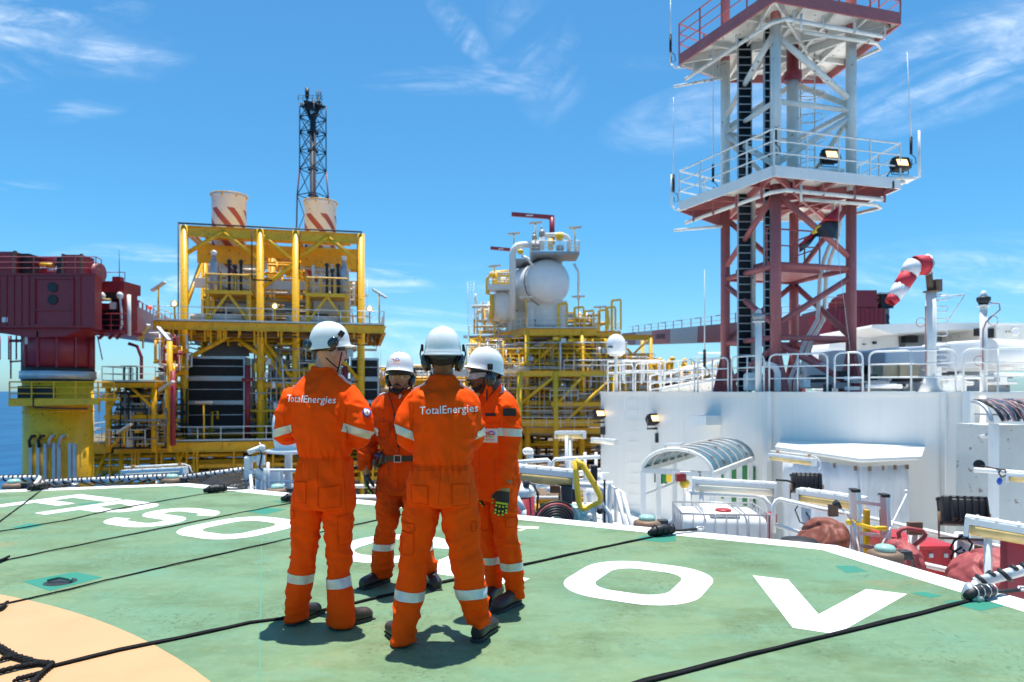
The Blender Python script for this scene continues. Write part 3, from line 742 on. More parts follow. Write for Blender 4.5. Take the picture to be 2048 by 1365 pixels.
        if 'pocket' in name or 'strap' in name:
            q = MB(); q.path([V(vs[i]) - dirn * .001 for i in [i for i in range(W_)] + [j * W_ + nu for j in range(1, nv + 1)] + [nv * W_ + i for i in range(nu - 1, -1, -1)] + [j * W_ for j in range(nv - 1, 0, -1)]], .0013, 4, closed=True); q.build('stitching', M['seam'], o)
        return o
    def body(s, neck, Mx, hands=(), beard=0.0):
        """one skin: head, neck, chest stub (inside the coverall) and any bare hands"""
        mb = xform(head_mesh(beard), Mx); limb(mb, neck)
        for h in hands: mb.v, mb.f = mb.v, mb.f; 
        me = remesh(mb, .0042, 2); s.body_o = link('body', me, s.skin, s.root, None, s.org); return s.body_o
def HM(p, yaw, pitch=0.0, roll=0.0, sc=1.0):
    """head frame at p"""
    return Matrix.Translation(V(p)) @ Matrix.Rotation(yaw, 4, 'Z') @ Matrix.Rotation(pitch, 4, 'X') @ Matrix.Rotation(roll, 4, 'Y') @ Matrix.Scale(sc, 4)
def boot(s, heel, yaw, L_=.31, wd=.105, cap='boot', low=False, pitch=0):
    """work boot: heel point on the deck, toe direction yaw"""
    Mx = Matrix.Translation(V(heel)) @ Matrix.Rotation(yaw, 4, 'Z') @ Matrix.Rotation(pitch, 4, 'X')
    prof = [(-.006, .030, .088, .05), (.02, .037, .095, .05), (.07, .038, .108, .05), (.11, .037, .104, .045), (.15, .041, .094, .045), (.19, .047, .084, .045), (.225, .049, .080, .04), (.255, .044, .074, .035), (.278, .026, .056, .03)]
    mb = MB(); rings = []
    for y, hw, h, _ in prof:
        y *= L_ / .29; hw *= wd / .105; rg = []
        for k in range(16):
            t = 2 * math.pi * k / 16; x = math.cos(t); z = math.sin(t)
            x = math.copysign(abs(x) ** .75, x) * (hw + .006) * (1 - .18 * max(0, z)); h = h + .012 * (k == 4) * 0; zz = .016 + (h * 1.1 - .016) * (.5 + .5 * math.copysign(abs(z) ** .8, z)); rg.append(V((x, y, zz)))
        rings.append(rg)
    mb.loft(rings); limb(mb, [(V((0, .045, .06)), .034), (V((0, .045, .09)), .034), (V((0, .05, .12)), .032)], 14)
    me = remesh(mb, .006, 2); me.transform(Mx); o = link('boot', me, M[cap], s.root, None, s.org)
    mb = MB(); rings = []
    outl = []
    for y, hw, h, _ in prof: outl.append((hw * wd / .105 + .001, y * L_ / .29))
    poly = [(x, y) for x, y in outl] + [(-x, y) for x, y in reversed(outl)]; poly = [(poly[0][0] * .7, -.018)] + poly + [(-poly[0][0] * .7, -.018)]
    pr = MB(); pr.prism(poly, .0, .024); 
    for k in range(7): pr.box((0, .01 + k * .045, .0045), (.085, .02, .009))
    xform(pr, Mx).build('sole', M['sole'], o)
    if cap == 'bootb':
        mb = MB(); mb.ell((0, .222 * L_ / .29, .052), (.047, .048, .031), 16, 10); xform(mb, Mx).build('toe_cap', M['pinkcap'], o)
    return o
M['pinkcap'] = mat('scuffed_toe_cap', (.42, .25, .20), .5, var=.2, vscale=20)
def glove(s, wrist, hand_dir, palm_n, thumb, curl=.5, sc=1.0, base='gloveb', tips='gloveg', cuff='glovet', name='glove'):
    """gloved hand: palm, four unequal bent fingers and a thumb; thumb = side direction"""
    d = V(hand_dir).normalized(); pn = V(palm_n); pn = (pn - d * pn.dot(d)).normalized(); th = V(thumb); th = (th - d * th.dot(d) - pn * th.dot(pn)).normalized(); w_ = V(wrist)
    mb = MB(); P = lambda a, b, c: w_ + d * a * sc + th * b * sc + pn * c * sc
    rg = []
    for a, hw, ht in ((-.01, .030, .021), (.02, .036, .020), (.05, .043, .018), (.08, .045, .016), (.095, .042, .013)):
        rg.append([P(a, math.cos(2 * math.pi * k / 16) * hw, math.sin(2 * math.pi * k / 16) * ht) for k in range(16)])
    mb.loft(rg); fing = []
    for b, ln, c0 in ((.031, .070, 1.0), (.011, .080, 1.0), (-.010, .075, 1.05), (-.030, .058, 1.15)):
        a0 = P(.088, b, 0); ang = 0.0; pts = [a0]; dd = d
        for k, f in enumerate((.42, .32, .26)):
            ang += curl * c0 * (.55, .75, .5)[k]; v = d * math.cos(ang) + pn * math.sin(ang) + th * b * 1.2; pts.append(pts[-1] + v.normalized() * ln * f * sc)
        mb.path(pts, 1, 10, [.0118 * sc, .0112 * sc, .0102 * sc, .0085 * sc]); mb.ell(pts[-1], .0086 * sc, 8, 6); fing.append(pts)
    tp = [P(.025, .030, .004), P(.052, .055, .012), P(.078, .062, .026), P(.098, .060, .040)]; mb.path(tp, 1, 10, [.017 * sc, .0135 * sc, .012 * sc, .0095 * sc]); mb.ell(tp[-1], .0096 * sc, 8, 6)
    me = remesh(mb, .0034, 2); o = link(name, me, M[base], s.root, None, s.org)
    mb = MB()
    for pts in fing + [tp[1:]]:
        for i in range(len(pts) - 1):
            a, b = pts[i], pts[i + 1]; q = a.lerp(b, .55); ax = (b - a).normalized(); nrm = (-pn + ax * pn.dot(ax)).normalized(); x = ax.cross(nrm).normalized(); rm = Matrix((x, ax, nrm)).transposed()
            mb.ell(q + nrm * .0085 * sc, (.0075 * sc, .0088 * sc, .0042 * sc), 8, 6, rm)
    x = th; rm = Matrix((th, d, -pn)).transposed(); mb.bbox(P(.086, .0, -.0165), (.075 * sc, .012 * sc, .006 * sc), .002, rot=rm)
    mb.build('knuckle_guard', M[tips], o)
    mb = MB(); rg = [[P(a, math.cos(2 * math.pi * k / 18) * hw, math.sin(2 * math.pi * k / 18) * hw * .8) for k in range(18)] for a, hw in ((-.055, .041), (-.03, .038), (-.005, .034), (.012, .037))]; mb.loft(rg); mb.build('cuff', M[cuff], o)
    return o

# ------------------------------------------------------------ first worker: left, seen from behind, head turned right
def epaulets(p, L_, R_):
    for (u, v, dD, du, dv) in (L_, R_):
        o = p.W(u, v, dD); ux = (p.W(u + du, v + dv, dD) - o); ux.normalize(); uy = V((0, 1, 0))
        p.sheet([(-.045, -.028), (.045, -.022), (.045, .022), (-.045, .028)], o, ux, uy, (0, 0, -1), M['epaulet'], 'shoulder_strap', .007)
def seams(p, rows, r=.0016, dirn=(0, 1, 0), name='seam'):
    mb = MB()
    for pts in rows:
        P = []
        for i in range(len(pts) - 1):
            for k in range(8):
                t = k / 8; u = pts[i][0] * (1 - t) + pts[i + 1][0] * t; v = pts[i][1] * (1 - t) + pts[i + 1][1] * t; o = p.W(u, v); h = p.bvh.ray_cast(o - V(dirn) * .6, V(dirn))
                if h[0] is not None and abs(h[0].y - p.D) < .45: P.append(h[0] + V((0, 0, 0)))
        if len(P) > 2: mb.path(P, r, 5)
    mb.build(name, M['seam'], p.cov)
M['seam'] = fabric('seam_thread', (.60, .045, .002))

def person_one():
    p = Person('worker standing left, seen from behind with goggles strapped on the helmet', 4.40, R(0), (gnd(640, 1250).x, 4.40, 0), 'orange', 'pale'); p.uc = 649
    p.torso([(1012, 592, 704, .140, 0, 0), (990, 588, 708, .155, 0, 0), (955, 589, 705, .155, 0, 0), (925, 597, 702, .140, 0, 0), (912, 600, 698, .132, 0, 0), (890, 594, 700, .140, 0, 0), (850, 583, 702, .150, .01, 0),
             (815, 578, 708, .150, .01, 0), (790, 580, 708, .135, .02, 0), (770, 590, 702, .110, .03, 0), (755, 606, 687, .085, .04, 0), (743, 622, 670, .070, .05, 0), (734, 625, 668, .066, .05, 0)])
    for dx, pts in ((0, [(617, 985, 0, 31), (613, 1040, 0, 31), (609, 1090, 0, 27), (604, 1140, .0, 27), (597, 1190, .02, 25), (594, 1222, .03, 24), (594, 1238, .03, 26)]),
                    (1, [(679, 985, 0, 31), (678, 1040, 0, 30), (679, 1090, 0, 25), (679, 1145, -.02, 23), (683, 1195, -.05, 25), (684, 1232, -.06, 25), (684, 1248, -.06, 27)])):
        p.limb('leg%d' % dx, pts)
    p.limb('arm0', [(604, 778, .03, 15), (588, 792, .02, 20), (580, 810, 0, 22), (573, 835, -.01, 23), (568, 862, .02, 20), (574, 872, .12, 18), (592, 870, .26, 16), (606, 866, .33, 14)])
    p.limb('arm1', [(684, 777, .03, 16), (699, 791, .02, 21), (707, 810, 0, 24), (715, 835, -.02, 26), (721, 862, .0, 24), (712, 876, .10, 21), (694, 872, .24, 17), (680, 866, .32, 14)])
    for u, v in ((594, 1205), (594, 1225), (684, 1215), (684, 1238)): p.fold(u, v, 0, .07, .015, 22, 6)
    for u, v, g in ((605, 1095, .11), (679, 1100, .11), (620, 1030, .1), (678, 1030, .1), (570, 855, .09), (717, 860, .09)): p.fold(u, v, 0, g, .009, 20, 6, (.3, 0, 1))
    p.fold(640, 840, -.1, .16, .007, 5, 16); p.fold(650, 985, -.1, .12, .008, 9, 12, (1, 0, .4))
    p.make_coverall(912)
    p.limb_band = None
    p.band(p.W(603, 1153), (.09, 0, 1), .060); p.band(p.W(678, 1160), (-.10, 0, 1), .060)
    p.band(p.W(571, 862, .0), (-.28, .05, 1), .048, rad=.11); p.band(p.W(716, 862, .0), (.30, .05, .92), .054, rad=.13)
    # head and helmet
    hp = p.W(661, 703, .03); Mx = HM(hp, R(-52), R(-8))
    p.body([(p.W(650, 775, .06), .085), (p.W(648, 745, .06), .066), (p.W(652, 722, .05), .060), (p.W(657, 705, .04), .055)], Mx)
    H2 = HM(hp + V((0, 0, .022)), R(-52), R(3), 0, 1.0); sh = helmet_parts(H2, p.root); ear_muffs(HM(hp + V((0, 0, .055)), R(-58), R(-34)), p.root)
    # goggles pushed to the back of the helmet
    g = MB(); c = p.W(624, 692, -.04); g.lathe(c, [(.001, -.030), (.030, -.030), (.034, -.022), (.034, .026), (.029, .030), (.028, .020), (.001, .018)], 20, axis=(-1, -.35, .1)); c2 = p.W(618, 690, .09); g.lathe(c2, [(.001, -.030), (.030, -.030), (.034, .026), (.028, .030), (.001, .018)], 20, axis=(-1, .1, .1)); g.path([c, (c + c2) / 2 + V((-.02, 0, 0)), c2], .012, 8)
    g.build('goggles', M['muff'], sh)
    mb = MB(); mb.path([p.W(684, 704, -.03), p.W(680, 722, -.04), p.W(677, 738, -.02), p.W(674, 744, -.01)], .0050, 5); mb.path([p.W(652, 716, -.085), p.W(664, 727, -.075), p.W(676, 737, -.025)], .0050, 5); mb.build('chin_strap', M['strap'], p.root)
    # collar stands up round the neck
    text_at = p.W(630, 799, 0); p.text('TotalEnergies', .0550, text_at, V((1, 0, -.035)), V((.04, 0, 1.16)), (0, 1, 0), M['text'], bold=0)
    # pockets
    for (u0, v0, u1, v1, n_) in ((598, 958, 626, 1000, 'back_pocket'), (652, 966, 691, 1008, 'back_pocket'), (589, 1016, 597, 1032, 'pocket_flap'), (684, 1024, 706, 1085, 'thigh_pocket')):
        o = p.W((u0 + u1) / 2, (v0 + v1) / 2); hw = (u1 - u0) / 2 / FP * p.D; hh = (v1 - v0) / 2 / FP * p.D; p.sheet([(-hw, -hh), (hw, -hh), (hw, hh), (-hw, hh * .9)], o, (1, 0, 0), (0, 0, 1), (0, 1, 0), p.fab, n_, .005)
    seams(p, [[(648, 920), (650, 960), (650, 1010)], [(578, 862), (576, 820), (582, 785)], [(699, 880), (698, 830), (703, 790)], [(692, 915), (698, 980), (700, 1020)]])
    epaulets(p, (600, 765, .03, 20, -7), (692, 762, .03, 20, 7))
    mb = MB(); mb.box(p.W(560, 814, .02), (.003, .05, .040), .2); mb.build('arm_patch', M['strap'], p.cov)
    o = p.W(733, 826, 0); h = p.bvh.ray_cast(p.W(760, 826, -.3), (p.W(727, 826, .0) - p.W(760, 826, -.3)).normalized())
    if h[0] is not None:
        q = p.W(728, 826, 0)
        nrm = h[1]; mb = MB(); mb.lathe(h[0] - nrm * .006, [(.030, 0), (.030, .012), (.001, .0125)], 24, axis=nrm); a = mb.build('round_badge', M['blue'], p.cov)
        mb = MB(); mb.lathe(h[0] + nrm * .0055, [(.021, 0), (.021, .004), (.001, .0042)], 24, axis=nrm); mb.build('badge_centre', M['text'], a)
        mb = MB(); mb.box(h[0] + nrm * .0108, (.004, .016, .018)); mb.build('badge_mark', M['red'], a)
    boot(p, V((p.W(584, 0).x, 4.37, 0)), R(-24), .28, .10, 'boot'); boot(p, V((p.W(674, 0).x, 4.31, 0)), R(-44), .29, .104, 'bootb')
    # forearms held in front: bare hands meet before the chest
    glove(p, p.W(606, 866, .34), (.8, .55, .12), (0, .3, -1), (0, 1, .3), .6); glove(p, p.W(680, 866, .33), (-.8, .5, .12), (0, .3, -1), (0, 1, .3), .6)
    return p

def person_three():
    p = Person('worker in the centre, seen from behind with legs apart and ear defenders on', 4.08, R(0), (gnd(885, 1285).x, 4.08, 0), 'orange', 'tan'); p.uc = 886
    p.torso([(1005, 814, 952, .140, 0, 0), (985, 812, 953, .160, 0, 0), (960, 814, 947, .162, 0, 0), (940, 822, 942, .150, 0, 0), (927, 829, 940, .140, 0, 0), (905, 829, 942, .148, 0, 0), (870, 826, 950, .158, .01, 0),
             (830, 820, 954, .160, .01, 0), (803, 816, 954, .145, .02, 0), (785, 826, 944, .120, .03, 0), (772, 845, 925, .090, .04, 0), (760, 857, 914, .074, .05, 0), (751, 861, 909, .068, .05, 0)])
    p.limb('leg0', [(849, 985, 0, 34), (840, 1035, 0, 35), (830, 1090, .0, 29), (825, 1140, .0, 27), (819, 1185, 0, 28), (812, 1232, -.02, 26), (808, 1272, -.04, 21), (808, 1287, -.05, 24)])
    p.limb('leg1', [(914, 985, 0, 35), (920, 1035, 0, 35), (928, 1090, 0, 31), (936, 1140, .0, 30), (942, 1185, .02, 30), (953, 1215, .04, 27), (958, 1235, .05, 23), (958, 1248, .05, 23)])
    p.limb('arm0', [(845, 791, .03, 15), (830, 803, .02, 20), (821, 822, 0, 22), (815, 845, -.02, 24), (818, 872, .0, 22), (830, 884, .10, 19), (850, 876, .25, 17), (862, 866, .33, 14)])
    p.limb('arm1', [(922, 790, .03, 16), (937, 802, .02, 20), (944, 822, .02, 22), (950, 850, .05, 22), (951, 872, .10, 20), (940, 882, .20, 18), (922, 876, .30, 16), (908, 868, .36, 14)])
    for u, v in ((810, 1240), (808, 1268), (955, 1212), (958, 1236)): p.fold(u, v, 0, .07, .017, 20, 6)
    for u, v, g in ((832, 1090, .11), (928, 1090, .11), (845, 1030, .1), (918, 1030, .1), (818, 868, .09), (948, 868, .09), (940, 1150, .08)): p.fold(u, v, 0, g, .010, 19, 6, (-.4, 0, 1))
    p.fold(885, 870, -.1, .15, .008, 6, 15); p.fold(880, 1010, -.1, .11, .011, 9, 16, (1, 0, .5)); p.fold(840, 1045, -.1, .09, .010, 20, 6, (.6, 0, 1))
    p.make_coverall(927)
    p.band(p.W(818, 1187), (.10, 0, 1), .056, rad=.14); p.band(p.W(942, 1184), (-.07, 0, 1), .058, rad=.14)
    p.band(p.W(813, 866, 0), (.42, .1, 1), .046, rad=.11); p.band(p.W(952, 871, .08), (-.45, .1, 1), .044, rad=.10)
    hp = p.W(886, 717, .03); Mx = HM(hp, R(3), R(-3))
    p.body([(p.W(886, 790, .06), .085), (p.W(886, 765, .06), .068), (p.W(886, 742, .05), .060), (p.W(886, 720, .04), .058)], Mx)
    mb = MB(); mb.ell(hp + V((0, -.018, .01)), (.080, .088, .075), 24, 16); mb.build('hair', M['hair'], p.root)
    H2 = HM(hp + V((0, -.004, .018)), R(3), R(-2), 0, 1.02); helmet_parts(H2, p.root); ear_muffs(HM(hp + V((0, -.01, -.005)), R(3), 0, 0, 1.08), p.root)
    mb = MB(); mb.ell(p.W(882, 667, 0), (.012, .012, .014)); mb.ell(p.W(856, 682, 0), (.01, .01, .008)); mb.build('helmet_clip', M['helmet'], p.root)
    mb = MB(); mb.path([p.W(862, 745, .0), p.W(866, 758, .04), p.W(872, 764, .10)], .0045, 5); mb.build('chin_strap', M['strap'], p.root)
    p.text('TotalEnergies', .0560, p.W(901, 819, 0), V((1, 0, .045)), V((-.05, 0, 1.16)), (0, 1, 0), M['text'], bold=0)
    for (u0, v0, u1, v1, n_) in ((829, 964, 862, 1002, 'back_pocket'), (909, 962, 942, 1004, 'back_pocket'), (805, 1040, 834, 1056, 'pocket_flap'), (806, 1058, 832, 1102, 'thigh_pocket'), (945, 1040, 954, 1058, 'pocket_flap')):
        o = p.W((u0 + u1) / 2, (v0 + v1) / 2); hw = (u1 - u0) / 2 / FP * p.D; hh = (v1 - v0) / 2 / FP * p.D; p.sheet([(-hw, -hh), (hw, -hh), (hw, hh * .9), (-hw, hh)], o, (1, 0, 0), (0, 0, 1), (0, 1, 0), p.fab, n_, .005)
    seams(p, [[(887, 935), (885, 970), (880, 1018)], [(828, 890), (830, 840), (833, 800)], [(946, 880), (951, 840), (948, 805)], [(822, 930), (815, 975), (812, 1010)], [(885, 935), (945, 937)], [(830, 937), (885, 935)]])
    epaulets(p, (838, 783, .03, 20, -8), (934, 784, .03, 20, 8))
    boot(p, V((p.W(809, 0).x, 4.01, 0)), R(24), .28, .104, 'bootb'); boot(p, V((p.W(953, 0).x, 4.08, 0)), R(-20), .28, .106, 'boot')
    glove(p, p.W(862, 866, .35), (.8, .5, .1), (0, .3, -1), (0, 1, .3), .6); glove(p, p.W(908, 868, .38), (-.8, .5, .1), (0, .3, -1), (0, 1, .3), .6)
    return p

def face_details(p, Mx, gl_z=.004, wrap=True, yellow=True, brow=True, tash=True, goatee=True):
    def b(mb, n_, m_, par=p.root): return xform(mb, Mx).build(n_, m_, par)
    for s in (-1, 1):
        mb = MB(); mb.ell((s * .031, .078, .005), .0125, 14, 10); e = b(mb, 'eye', M['eyew']); mb = MB(); mb.ell((s * .031, .0870, .005), (.0055, .0045, .0055), 10, 8); b(mb, 'pupil', M['hair'], e)
        mb = MB(); mb.path([(s * .012, .099, .024), (s * .028, .098, .029), (s * .046, .088, .025)], 1, 6, [.0035, .0042, .002]); b(mb, 'eyebrow', M['hair'])
    if tash: mb = MB(); mb.path([(-.030, .092, -.058), (-.016, .109, -.047), (0, .113, -.044), (.016, .109, -.047), (.030, .092, -.058)], 1, 8, [.003, .0055, .005, .0055, .003]); b(mb, 'moustache', M['hair'])
    mb = MB(); mb.path([(-.021, .099, -.0625), (0, .110, -.0605), (.021, .099, -.0625)], 1, 8, [.002, .0052, .002]); b(mb, 'lips', M['lips'])
    mb = MB(); pts = []
    for k in range(13):
        a = R(-10 + 200 * k / 12); pts.append(V((math.cos(a) * .088, math.sin(a) * .112 + .004, gl_z)))
    lo = [q + V((0, 0, -.021)) * (1 if 2 < i < 10 else .4) for i, q in enumerate(pts)]; hi = [q + V((0, 0, .024)) for q in pts]
    n_ = len(pts); mb.add(lo + hi, [(i, i + 1, n_ + i + 1, n_ + i) for i in range(n_ - 1)], True); g = b(mb, 'safety_goggles', M['gogy' if yellow else 'goggle'])
    mb = MB(); mb.path(hi, .0026, 6); 
    for k in (0, 12): mb.path([lo[k], hi[k]], .003, 6)
    b(mb, 'goggle_frame', M['strap'], g)
M['eyew'] = mat('eye_white', (.62, .58, .54), .2, var=.02); M['lips'] = mat('lips', (.16, .055, .045), .4); M['gogy'] = glass('amber_lens', (.62, .42, .12), .04, .35)

def person_two():
    p = Person('bearded worker facing the camera with a black belt and handheld radio', 5.30, R(180), (gnd(808, 1162).x, 5.30, 0), 'orange_d', 'mid'); p.uc = 801
    p.torso([(985, 754, 848, .140, 0, 0), (970, 753, 849, .150, 0, 0), (945, 756, 846, .150, 0, 0), (918, 763, 842, .140, 0, 0), (900, 761, 843, .145, 0, 0), (870, 757, 847, .155, 0, 0), (840, 753, 852, .155, 0, 0),
             (815, 752, 854, .140, 0, 0), (800, 760, 846, .118, 0, 0), (790, 770, 836, .09, 0, 0), (783, 780, 826, .075, 0, 0), (776, 784, 822, .068, 0, 0)])
    p.limb('leg0', [(779, 970, 0, 26), (777, 1010, 0, 26), (773, 1050, -.02, 21), (768, 1085, 0, 20), (765, 1115, .0, 19), (764, 1140, .02, 18), (764, 1150, .02, 17)])
    p.limb('leg1', [(824, 970, 0, 26), (830, 1010, 0, 25), (838, 1050, -.02, 21), (845, 1085, 0, 20), (852, 1115, .0, 18), (858, 1140, .02, 17), (859, 1148, .02, 16)])
    p.limb('arm0', [(778, 796, 0, 11), (765, 806, 0, 15), (757, 826, .0, 17), (748, 850, .02, 19), (739, 880, .03, 19), (733, 905, .0, 18), (731, 925, -.03, 15), (731, 940, -.04, 11)])
    p.limb('arm1', [(828, 797, 0, 11), (842, 808, 0, 15), (852, 830, .0, 17), (860, 865, .02, 17), (864, 895, .03, 16), (866, 920, .0, 14), (867, 940, -.02, 11)])
    for u, v in ((764, 1125), (764, 1142), (855, 1130)): p.fold(u, v, 0, .07, .015, 22, 6)
    for u, v, g in ((774, 1050, .11), (775, 1005, .1), (748, 860, .09), (735, 895, .09), (731, 925, .06)): p.fold(u, v, 0, g, .009, 22, 6, (.3, 0, 1))
    p.fold(800, 850, -.1, .17, .008, 11, 9, (1, 0, .8)); p.fold(800, 975, -.1, .12, .010, 12, 12, (1, 0, .5))
    p.make_coverall(None)
    p.band(p.W(767, 1092), (.03, 0, 1), .050, rad=.13); p.band(p.W(849, 1094), (-.1, 0, 1), .050, rad=.13); p.band(p.W(749, 860), (.28, 0, 1), .055, rad=.12)
    p.band(p.W(802, 914), (0, 0, 1), .044, name='belt', mate=M['belt'], rad=.30, off=.008)
    o = p.W(802, 914); h = p.bvh.ray_cast(o - V((0, .5, 0)), V((0, 1, 0)))[0]
    mb = MB(); c = h + V((0, -.012, 0))
    for x, z, sx, sz in ((0, .025, .052, .006), (0, -.025, .052, .006), (-.025, 0, .006, .055), (.025, 0, .006, .055)): mb.box(c + V((x, 0, z)), (sx, .006, sz))
    mb.build('buckle', M['galv'], p.root)
    # radio and pouch on the belt
    mb = MB(); c = p.W(757, 920, -.10); rm = Matrix.Rotation(R(22), 3, 'Y'); mb.bbox(c, (.062, .045, .115), .010, rot=rm); mb.bbox(c + V((.045, 0, .0)), (.05, .04, .06), .01); r = mb.build('radio', M['muff'], p.root)
    mb = MB(); mb.tube(c + V((.025, 0, .05)), c + V((.07, .0, .145)), .005, 8, .003); mb.tube(c + V((-.02, -.02, .0)), c + V((-.02, -.02, .065)), .006); mb.build('aerial', M['strap'], r)
    mb = MB(); mb.box(c + V((-.008, -.024, .035)), (.03, .004, .012), rot=rm); mb.build('radio_band', M['blue'], r)
    # cable with inline switch
    mb = MB(); pts = [p.W(779, 770, -.12), p.W(778, 790, -.15), p.W(783, 805, -.16), p.W(789, 828, -.165), p.W(793, 860, -.17), p.W(798, 895, -.17)]; mb.path(pts[:4], .004, 6); mb.path(pts[3:], .010, 8); mb.path([pts[-1], p.W(799, 900, -.16), p.W(796, 907, -.16)], .003, 6); mb.ell(p.W(782, 783, -.17), (.014, .01, .012)); mb.build('headset_cable', M['strap'], p.root)
    hp = p.W(800, 757, -.03); Mx = HM(hp, R(176), R(-2), 0, .98)
    p.body([(p.W(802, 806, .0), .080), (p.W(802, 792, .0), .064), (p.W(801, 777, .0), .056), (p.W(800, 760, .0), .056)], Mx, beard=.004)
    face_details(p, Mx)
    mb = MB(); xs = [(-.040, .068, -.078), (-.028, .088, -.098), (0, .103, -.110), (.028, .088, -.098), (.040, .068, -.078)]; mb.path(xs, 1, 8, [.008, .012, .016, .012, .008]); xform(mb, Mx).build('beard', M['hair'], p.root)
    H2 = HM(hp + V((0, 0, .040)), R(176), R(5), 0, .98); sh = helmet_parts(H2, p.root); ear_muffs(HM(hp + V((0, .01, .0)), R(176), 0, 0, .98), p.root)
    logo(p, H2 @ Matrix.Translation((0, .145, .075)) @ Matrix.Rotation(R(62), 4, 'X') @ Matrix.Rotation(R(180), 4, 'Y') @ Matrix.Rotation(0, 4, 'Z'), .055, sh, True)
    mb = MB(); mb.path([p.W(779, 757, -.05), p.W(786, 771, -.09), p.W(794, 779, -.11), p.W(803, 781, -.12), p.W(812, 778, -.10), p.W(822, 768, -.06)], .005, 5); mb.build('chin_strap', M['strap'], p.root)
    mb = MB()
    for s_, u0 in ((-1, 772), (1, 829)):
        pts = [p.W(u0, 743 + 0, 0) + V((s_ * (.012 + .045 * math.sin(t)), 0, .03 * math.cos(t))) for t in [k * math.pi / 8 for k in range(9)]]; mb.path(pts, .0018, 5)
    mb.build('headset_wire', M['strap'], p.root)
    # collar, pocket flaps
    mb = MB(); mb.path([p.W(801, 790, -.10), p.W(797, 798, -.115)], .012, 6); mb.build('undershirt', M['text'], p.root)
    for sgn in (-1, 1):
        a = p.W(801 + sgn * 24, 771, -.02); b = p.W(801 + sgn * 23, 783, -.09); c = p.W(801 + sgn * 4, 800, -.135); d = p.W(801 + sgn * 3, 793, -.12); e = p.W(801 + sgn * 17, 800, -.135)
        mb = MB(); mb.slab([a, b, e, c, d], .006, (0, -1, 0)); mb.build('collar', p.fab, p.cov)
    for u0, u1 in ((765, 787), (812, 838)):
        o = p.W((u0 + u1) / 2, 847); hw = (u1 - u0) / 2 / FP * p.D; p.sheet([(-hw, -.012), (hw, -.012), (hw, .018), (-hw, .018)], o, (1, 0, 0), (0, 0, 1), (0, 1, 0), p.fab, 'pocket_flap', .006); p.sheet([(-hw, -.10), (hw, -.10), (hw, .0), (-hw, .0)], o, (1, 0, 0), (0, 0, 1), (0, 1, 0), p.fab, 'chest_pocket', .003)
    seams(p, [[(801, 800), (801, 850), (802, 905)], [(802, 925), (803, 985)], [(776, 925), (768, 975)]])
    epaulets(p, (770, 796, 0, 18, -7), (834, 796, 0, 18, 7))
    boot(p, V((p.W(769, 0).x, 5.40, 0)), R(180 - 32), .29, .11, 'boot'); boot(p, V((p.W(856, 0).x, 5.40, 0)), R(180 + 18), .28, .105, 'boot')
    glove(p, p.W(732, 947, -.05), (.10, -.12, -1), (1, .4, 0), (.3, -1, 0), .45, 1.02, base='gloveb', tips='gloveg'); glove(p, p.W(867, 947, -.02), (-.05, -.12, -1), (-1, .4, 0), (-.3, -1, 0), .45)
    return p
M['belt'] = mat('belt_leather', (.03, .028, .018), .5)
def logo(p, Mx, sz, par, small=False):
    """sweeping t and e in a colour ring with a line of small lettering below"""
    def arcs(a0, a1, c, col, n=8, w_=.11, r=.30):
        mb = MB(); pts = [(c[0] + r * math.cos(R(a0 + (a1 - a0) * k / n)), c[1] + r * .82 * math.sin(R(a0 + (a1 - a0) * k / n))) for k in range(n + 1)]; o = stroke(pts, w_)
        m_ = len(o); h = m_ // 2; vs = [V((x * sz, y * sz, .0006)) for x, y in o]; mb.add(vs, [(i, i + 1, m_ - 2 - i, m_ - 1 - i) for i in range(h - 1)]); xform(mb, Mx).build('emblem', col, par)
    c = (.22, .12)
    arcs(150, 60, c, M['lg_p']); arcs(62, -12, c, M['lg_b']); arcs(-40, -100, c, M['lg_y']); arcs(-98, -165, c, M['lg_g'])
    mb = MB(); 
    for pts, w_ in (([(-.55, .34), (-.35, .30), (-.1, .16), (.15, .10), (.48, .10)], .10), ([(-.30, .28), (-.26, .0), (-.16, -.14)], .09)):
        o = stroke(pts, w_); m_ = len(o); h = m_ // 2; mb.add([V((x * sz, y * sz, .0012)) for x, y in o], [(i, i + 1, m_ - 2 - i, m_ - 1 - i) for i in range(h - 1)])
    xform(mb, Mx).build('emblem', M['lg_r'], par)
    cu = bpy.data.curves.new('t', 'FONT'); cu.body = 'TotalEnergies'; cu.size = .19 * sz; cu.align_x = 'CENTER'; ob = bpy.data.objects.new('t', cu); COL.objects.link(ob); dg = bpy.context.evaluated_depsgraph_get(); dg.update(); me = bpy.data.meshes.new_from_object(ob.evaluated_get(dg)); bpy.data.objects.remove(ob)
    me.transform(Mx @ Matrix.Translation((0, -.42 * sz, .001))); link('lettering', me, M['lg_r'], par, None, p.org)
for k, c in (('lg_p', (.25, .04, .40)), ('lg_b', (.03, .22, .75)), ('lg_y', (.85, .65, .03)), ('lg_g', (.08, .5, .15)), ('lg_r', (.62, .015, .03))): M[k] = mat('emblem_' + k[-1], c, .5, var=.02)

